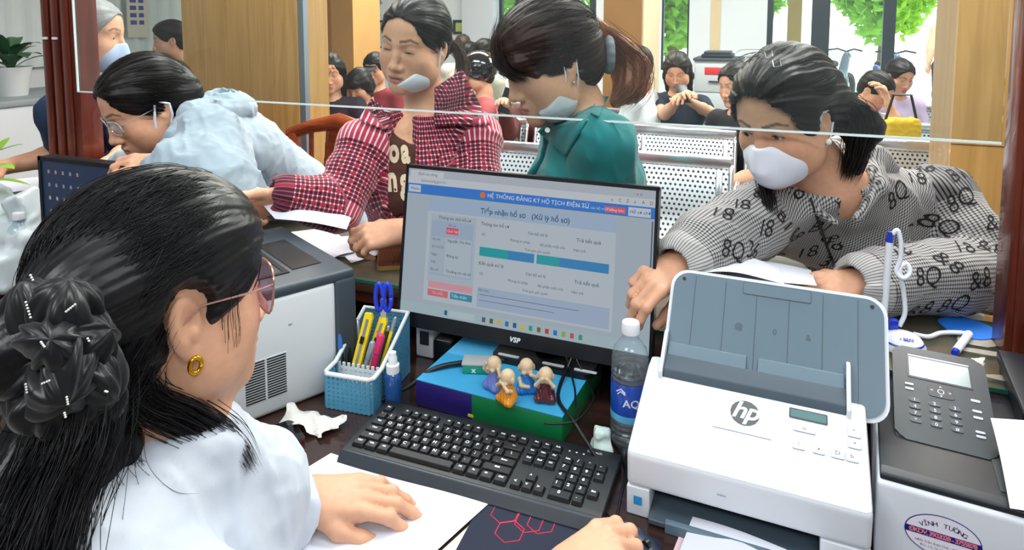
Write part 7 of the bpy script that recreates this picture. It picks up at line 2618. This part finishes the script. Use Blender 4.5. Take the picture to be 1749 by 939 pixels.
hall_person('grey haired man in a pale blue mask and navy shirt behind the left post', 200, 64, 2.36, -98, 6, '#1f3450', 'short', '#8d8f90', arms={'r': (atD(112, 262, 2.30), atD(8, 285, 2.08)), 'l': (atD(222, 262, 2.2), atD(185, 280, 2.05))}, mask='#a9bbdc', sleeve=.8, sc=1.12, vox=.005)
hall_person('woman with a high black bun and slate printed top beside the wall poster', 268, 72, 4.1, 62, 12, '#3f4f5e', 'bun', stand=False)
hall_person('dark haired person seen from behind above the hoodie woman\'s hair', 300, 150, 2.75, 168, 5, '#2a3644', 'bob')
hall_person('man with an orange collared shirt half hidden by the big wood pillar', 528, 118, 4.9, -70, 5, '#c9603f', 'short')
hall_person('woman in dark purple resting her cheek on her hand right of the big pillar', 562, 130, 4.15, -8, 14, '#2d2333', 'long', arms={'r': (atD(540, 195, 4.0), atD(546, 152, 3.98))}, trousers='#b5606a')
hall_person('person in a dark cap behind the plaid woman\'s cheek', 634, 122, 5.0, 10, 15, '#8a3038', 'cap')
hall_person('child with a black bob and pink jacket just left of the plaid woman', 604, 156, 4.3, 25, 30, '#d98a92', 'bob', sc=.92, sleeve=1.0, trousers='#c46a74')
hall_person('cropped man seen from behind beyond the plaid woman\'s ponytail', 789, 78, 6.6, 170, 0, '#d7d3cc', 'short', '#3a2f28')
hall_person('black haired man behind the cropped man, beside the white column', 812, 92, 6.2, -150, 0, '#b9b4ae', 'short')
hall_person('man in a pale khaki shirt turned away beside the white column', 840, 92, 5.5, -140, 8, '#c3c6b4', 'short', sleeve=1.0)
hall_person('person in a shiny black helmet and coral shirt behind the plaid shoulder', 797, 128, 4.45, 80, 10, '#d0696b', 'helmet')
hp, L_, J_ = hall_person('person in a dark red top raising a phone, mostly hidden by the woman in teal', 898, 150, 4.2, 30, 12, '#5b2a26', 'long', arms={'r': (atD(868, 225, 4.0), atD(862, 190, 3.85))}, sleeve=1.0)
ph2 = thing('mobile_phone', 'black phone raised in a hand in front of the teal woman\'s nose', 'phone', atD(866, 172, 3.80), YAW + .5)
box('case', (0, 0, 0), (.075, .010, .15), M_black, ph2, .003, (.1, .3, 0))
hall_person('man in a white shirt behind the copper ponytail', 1066, 112, 4.3, 120, 8, '#d5dade', 'short', sleeve=1.0)
hall_person('woman in a navy tee looking down at her phone beside the narrow window', 1154, 130, 4.35, 22, 28, '#1c2738', 'long', '#241e1b', arms={'r': (atD(1135, 195, 4.2), atD(1158, 172, 4.05)), 'l': (atD(1212, 192, 4.25), atD(1176, 172, 4.05))})
ph2 = thing('mobile_phone', 'phone in the navy tee woman\'s hands', 'phone', atD(1166, 160, 4.0), YAW)
box('case', (0, 0, 0), (.075, .010, .15), M_black, ph2, .003, (-.9, 0, 0))
hall_person('long haired person in black directly behind the masked woman\'s forehead', 1240, 150, 3.7, 60, 15, '#191a1e', 'long')
hall_person('woman in a lilac polo shirt looking down in front of the bright doorway', 1548, 138, 4.65, -5, 24, '#b7a6c4', 'tail', '#1d1a1c', sleeve=.6)
hall_person('dark haired person bent forward beside the lilac shirt, hand at the brow', 1512, 168, 4.1, -30, 38, '#b3a8b8', 'short', arms={'l': (atD(1530, 215, 3.95), atD(1518, 178, 3.95))})
bgy = thing('shoulder_bag', 'bright yellow bag on the bench between the bent person and the masked woman', 'bag', atD(1538, 222, 3.75), YAW)
s = Sdf(); s.bx((0, 0, 0), (.10, .05, .07), .03, k=.01); s.disp(wrinkles(.006, 30, 2)); s.build('pouch', .006, mat('bag_yellow', '#e3b81e', .6), bgy); tube('strap', [(-.09, 0, .05), (-.05, 0, .20), (.05, 0, .20), (.09, 0, .05)], .008, M_black, bgy)
hall_person('man standing outside the doorway in a peach shirt and dark trousers', 1617, 22, 9.6, -160, 0, '#dba888', 'short', stand=True, trousers='#27323f', floor_z=-.04, sleeve=1.0)

# neighbour clerk's forearm at the left edge
nb = thing('person', 'neighbouring clerk at the left edge, only a hand and navy sleeve in view', 'person', (0, 0, 0))
w = atZ(-18, 668, DZ + .06); e = w + A(-.16, -.16, .03); sh = e + A(-.12, -.12, .26)
s = Sdf(); arm_ops(s, sh, e, w, -.004)
hN = hand_pts(w, RGT * .8 + FWD * .6, UP * .9 - FWD * .2, -1, curls=(22, 30, 18)); hand_ops(s, hN)
s.build('arm', .0034, skin_mat(), nb, color=plain(SKIN))
s = Sdf(); s.frame(); s.chain([sh, e, e * .5 + w * .5], [.066, .058, .046], k=.03); s.rc(sh, sh + A(-.10, -.20, -.20), .10, .14, k=.08); s.rc(sh + A(-.10, -.20, -.20), sh + A(-.12, -.30, -.56), .14, .16, k=.08); s.disp(wrinkles(.006, 15, 4))
s.build('sleeve', .007, mat('sleeve_navy', '#1b2536', .85), nb)

# young leafy plant at the far left on the counter
lp_ = thing('potted_plant', 'small bright green leafy plant at the left edge on the counter', 'plant', atZ(-8, 395, CZ) * A(1, 1, 0) + A(0, 0, CZ))
lathe('pot', [(0, 0), (.035, 0), (.048, .07), (.044, .07), (.04, .06), (0, .06)], mat('pot_dark', '#2b2f33', .5), lp_)
tube('stem', [(0, 0, .05), (.005, 0, .14), (.0, 0, .24)], .004, mat('stem_green', '#4f6b2c', .6), lp_)
M_yl = mat('young_leaf', '#8fb83a', .45, noise=.1, nscale=20)
for z, a, e, Ls in ((.22, .2, .5, .10), (.21, 1.2, .9, .09), (.19, -.4, .2, .11), (.16, 2.6, .3, .09), (.15, .5, -.1, .09), (.23, 3.6, .8, .08), (.13, -1.2, .2, .09)):
    leaf(lp_, (0, 0, z), (math.cos(a + YAW) * math.cos(e), math.sin(a + YAW) * math.cos(e), math.sin(e)), Ls, .018, M_yl, .2)

# ------------------------------------------------------------------ pens on cords on the counter at the right
q = atZ(1541, 592, CZ)
pst = thing('pen_stand', 'white and blue desk pen stand on the counter behind the scanner tray, pen upright', 'pen', (q[0], q[1], CZ), .1)
M_pw = mat('pen_white', '#e4e9f2', .3); M_pbl = mat('pen_trim_blue', '#1b35b5', .3, coat=.3)
lathe('base', [(0, 0), (.038, 0), (.038, .006), (.034, .012)], M_pw, pst, n=32)
lathe('trim_ring', [(.0345, .0115), (.0352, .013), (.0335, .015)], M_pbl, pst, n=32)
lathe('dome', [(.033, .0145), (.028, .021), (.016, .026), (0, .028)], M_pw, pst, n=32)
text('stand_print', '• BEN', .009, M_pbl, frameM((0, -.024, .0245), (1, 0, 0), A(0, .75, .45)), pst, bold=.0003)
box('socket', (-.012, .018, .032), (.016, .014, .024), M_pbl, pst, .004)
b0 = A(-.028, .022, .022); b1 = A(-.022, .028, .205)
tube('barrel', [b0, b0 * .1 + b1 * .9], .0062, M_pw, pst, 12)
tube('cap', [b0 * .105 + b1 * .895, b1], [.0064, .0040], M_pbl, pst, 12)
c = spline([b1 + A(.004, 0, -.004), b1 + A(.012, 0, .004), b1 + A(.018, -.002, -.02), b1 + A(.018, -.004, -.05), b1 + A(.012, -.006, -.072), b1 + A(.022, -.012, -.082), b1 + A(.034, -.006, -.072), b1 + A(.030, 0, -.058), b1 + A(.018, -.004, -.066), b1 + A(.020, -.008, -.085), b1 + A(.026, -.004, -.11), b1 + A(.030, -.004, -.15), b1 + A(.022, -.004, -.176)], 70)
tube('cord', c, .0042, M_pw, pst, 8)
p1_ = atZ(1560, 570, CZ + .006); p2_ = atZ(1655, 570, CZ + .008)
CORD = lambda par: tube('cord', spline([p1_, p1_ * .75 + p2_ * .25 + A(0, -.012, .0), p1_ * .5 + p2_ * .5 + A(0, .004, 0), p1_ * .2 + p2_ * .8 + A(0, .006, 0), p2_], 40), .0042, M_pw, par, 8)
p3_ = atZ(1630, 603, CZ + .008)
p2 = thing('pen', 'white pen with a blue tip lying on the counter beside the blue mat', 'pen', (0, 0, 0))
CORD(p2)
tube('barrel', [p2_, p2_ * .1 + p3_ * .9], .0068, M_pw, p2, 12); tube('tip', [p2_ * .1 + p3_ * .9, p3_], [.0066, .0052], M_pbl, p2, 12)
bm = bmesh.new()
q = atZ(1652, 560, CZ + .0005)
add_prism(bm, [(q[0] + .046 * math.cos(a) * (1 + .05 * math.sin(5 * a)), q[1] + .050 * math.sin(a) * (1 + .04 * math.cos(4 * a))) for a in np.linspace(0, 2 * math.pi, 41)[:-1]], CZ + .0004, CZ + .0022)
o = bm_obj('blue_mat', bm, mat('mat_blue', '#1f6fd0', .5)); tag(o, 'round bright blue mat on the counter left of the right post', 'mat')
# glue stains and tape left on the counter around the pens
st_ = mat('old_tape', '#b5ada0', .3, alpha=.7)
for i, (px, py, rx, ry) in enumerate(((1668, 582, .03, .018), (1690, 603, .05, .008), (1735, 650, .04, .010))):
    q = atZ(px, py, CZ); bm = bmesh.new(); rs = np.random.RandomState(i)
    add_prism(bm, [(q[0] + rx * math.cos(a) * (1 + .25 * rs.rand()), q[1] + ry * math.sin(a) * (1 + .4 * rs.rand())) for a in np.linspace(0, 2 * math.pi, 17)[:-1]], CZ + .0002, CZ + .0006)
    o = bm_obj('tape_scrap', bm, st_); tag(o, ('torn scrap of clear tape beside the blue mat', 'long strip of old tape below the lying pen', 'scrap of tape at the foot of the right post')[i], 'tape')
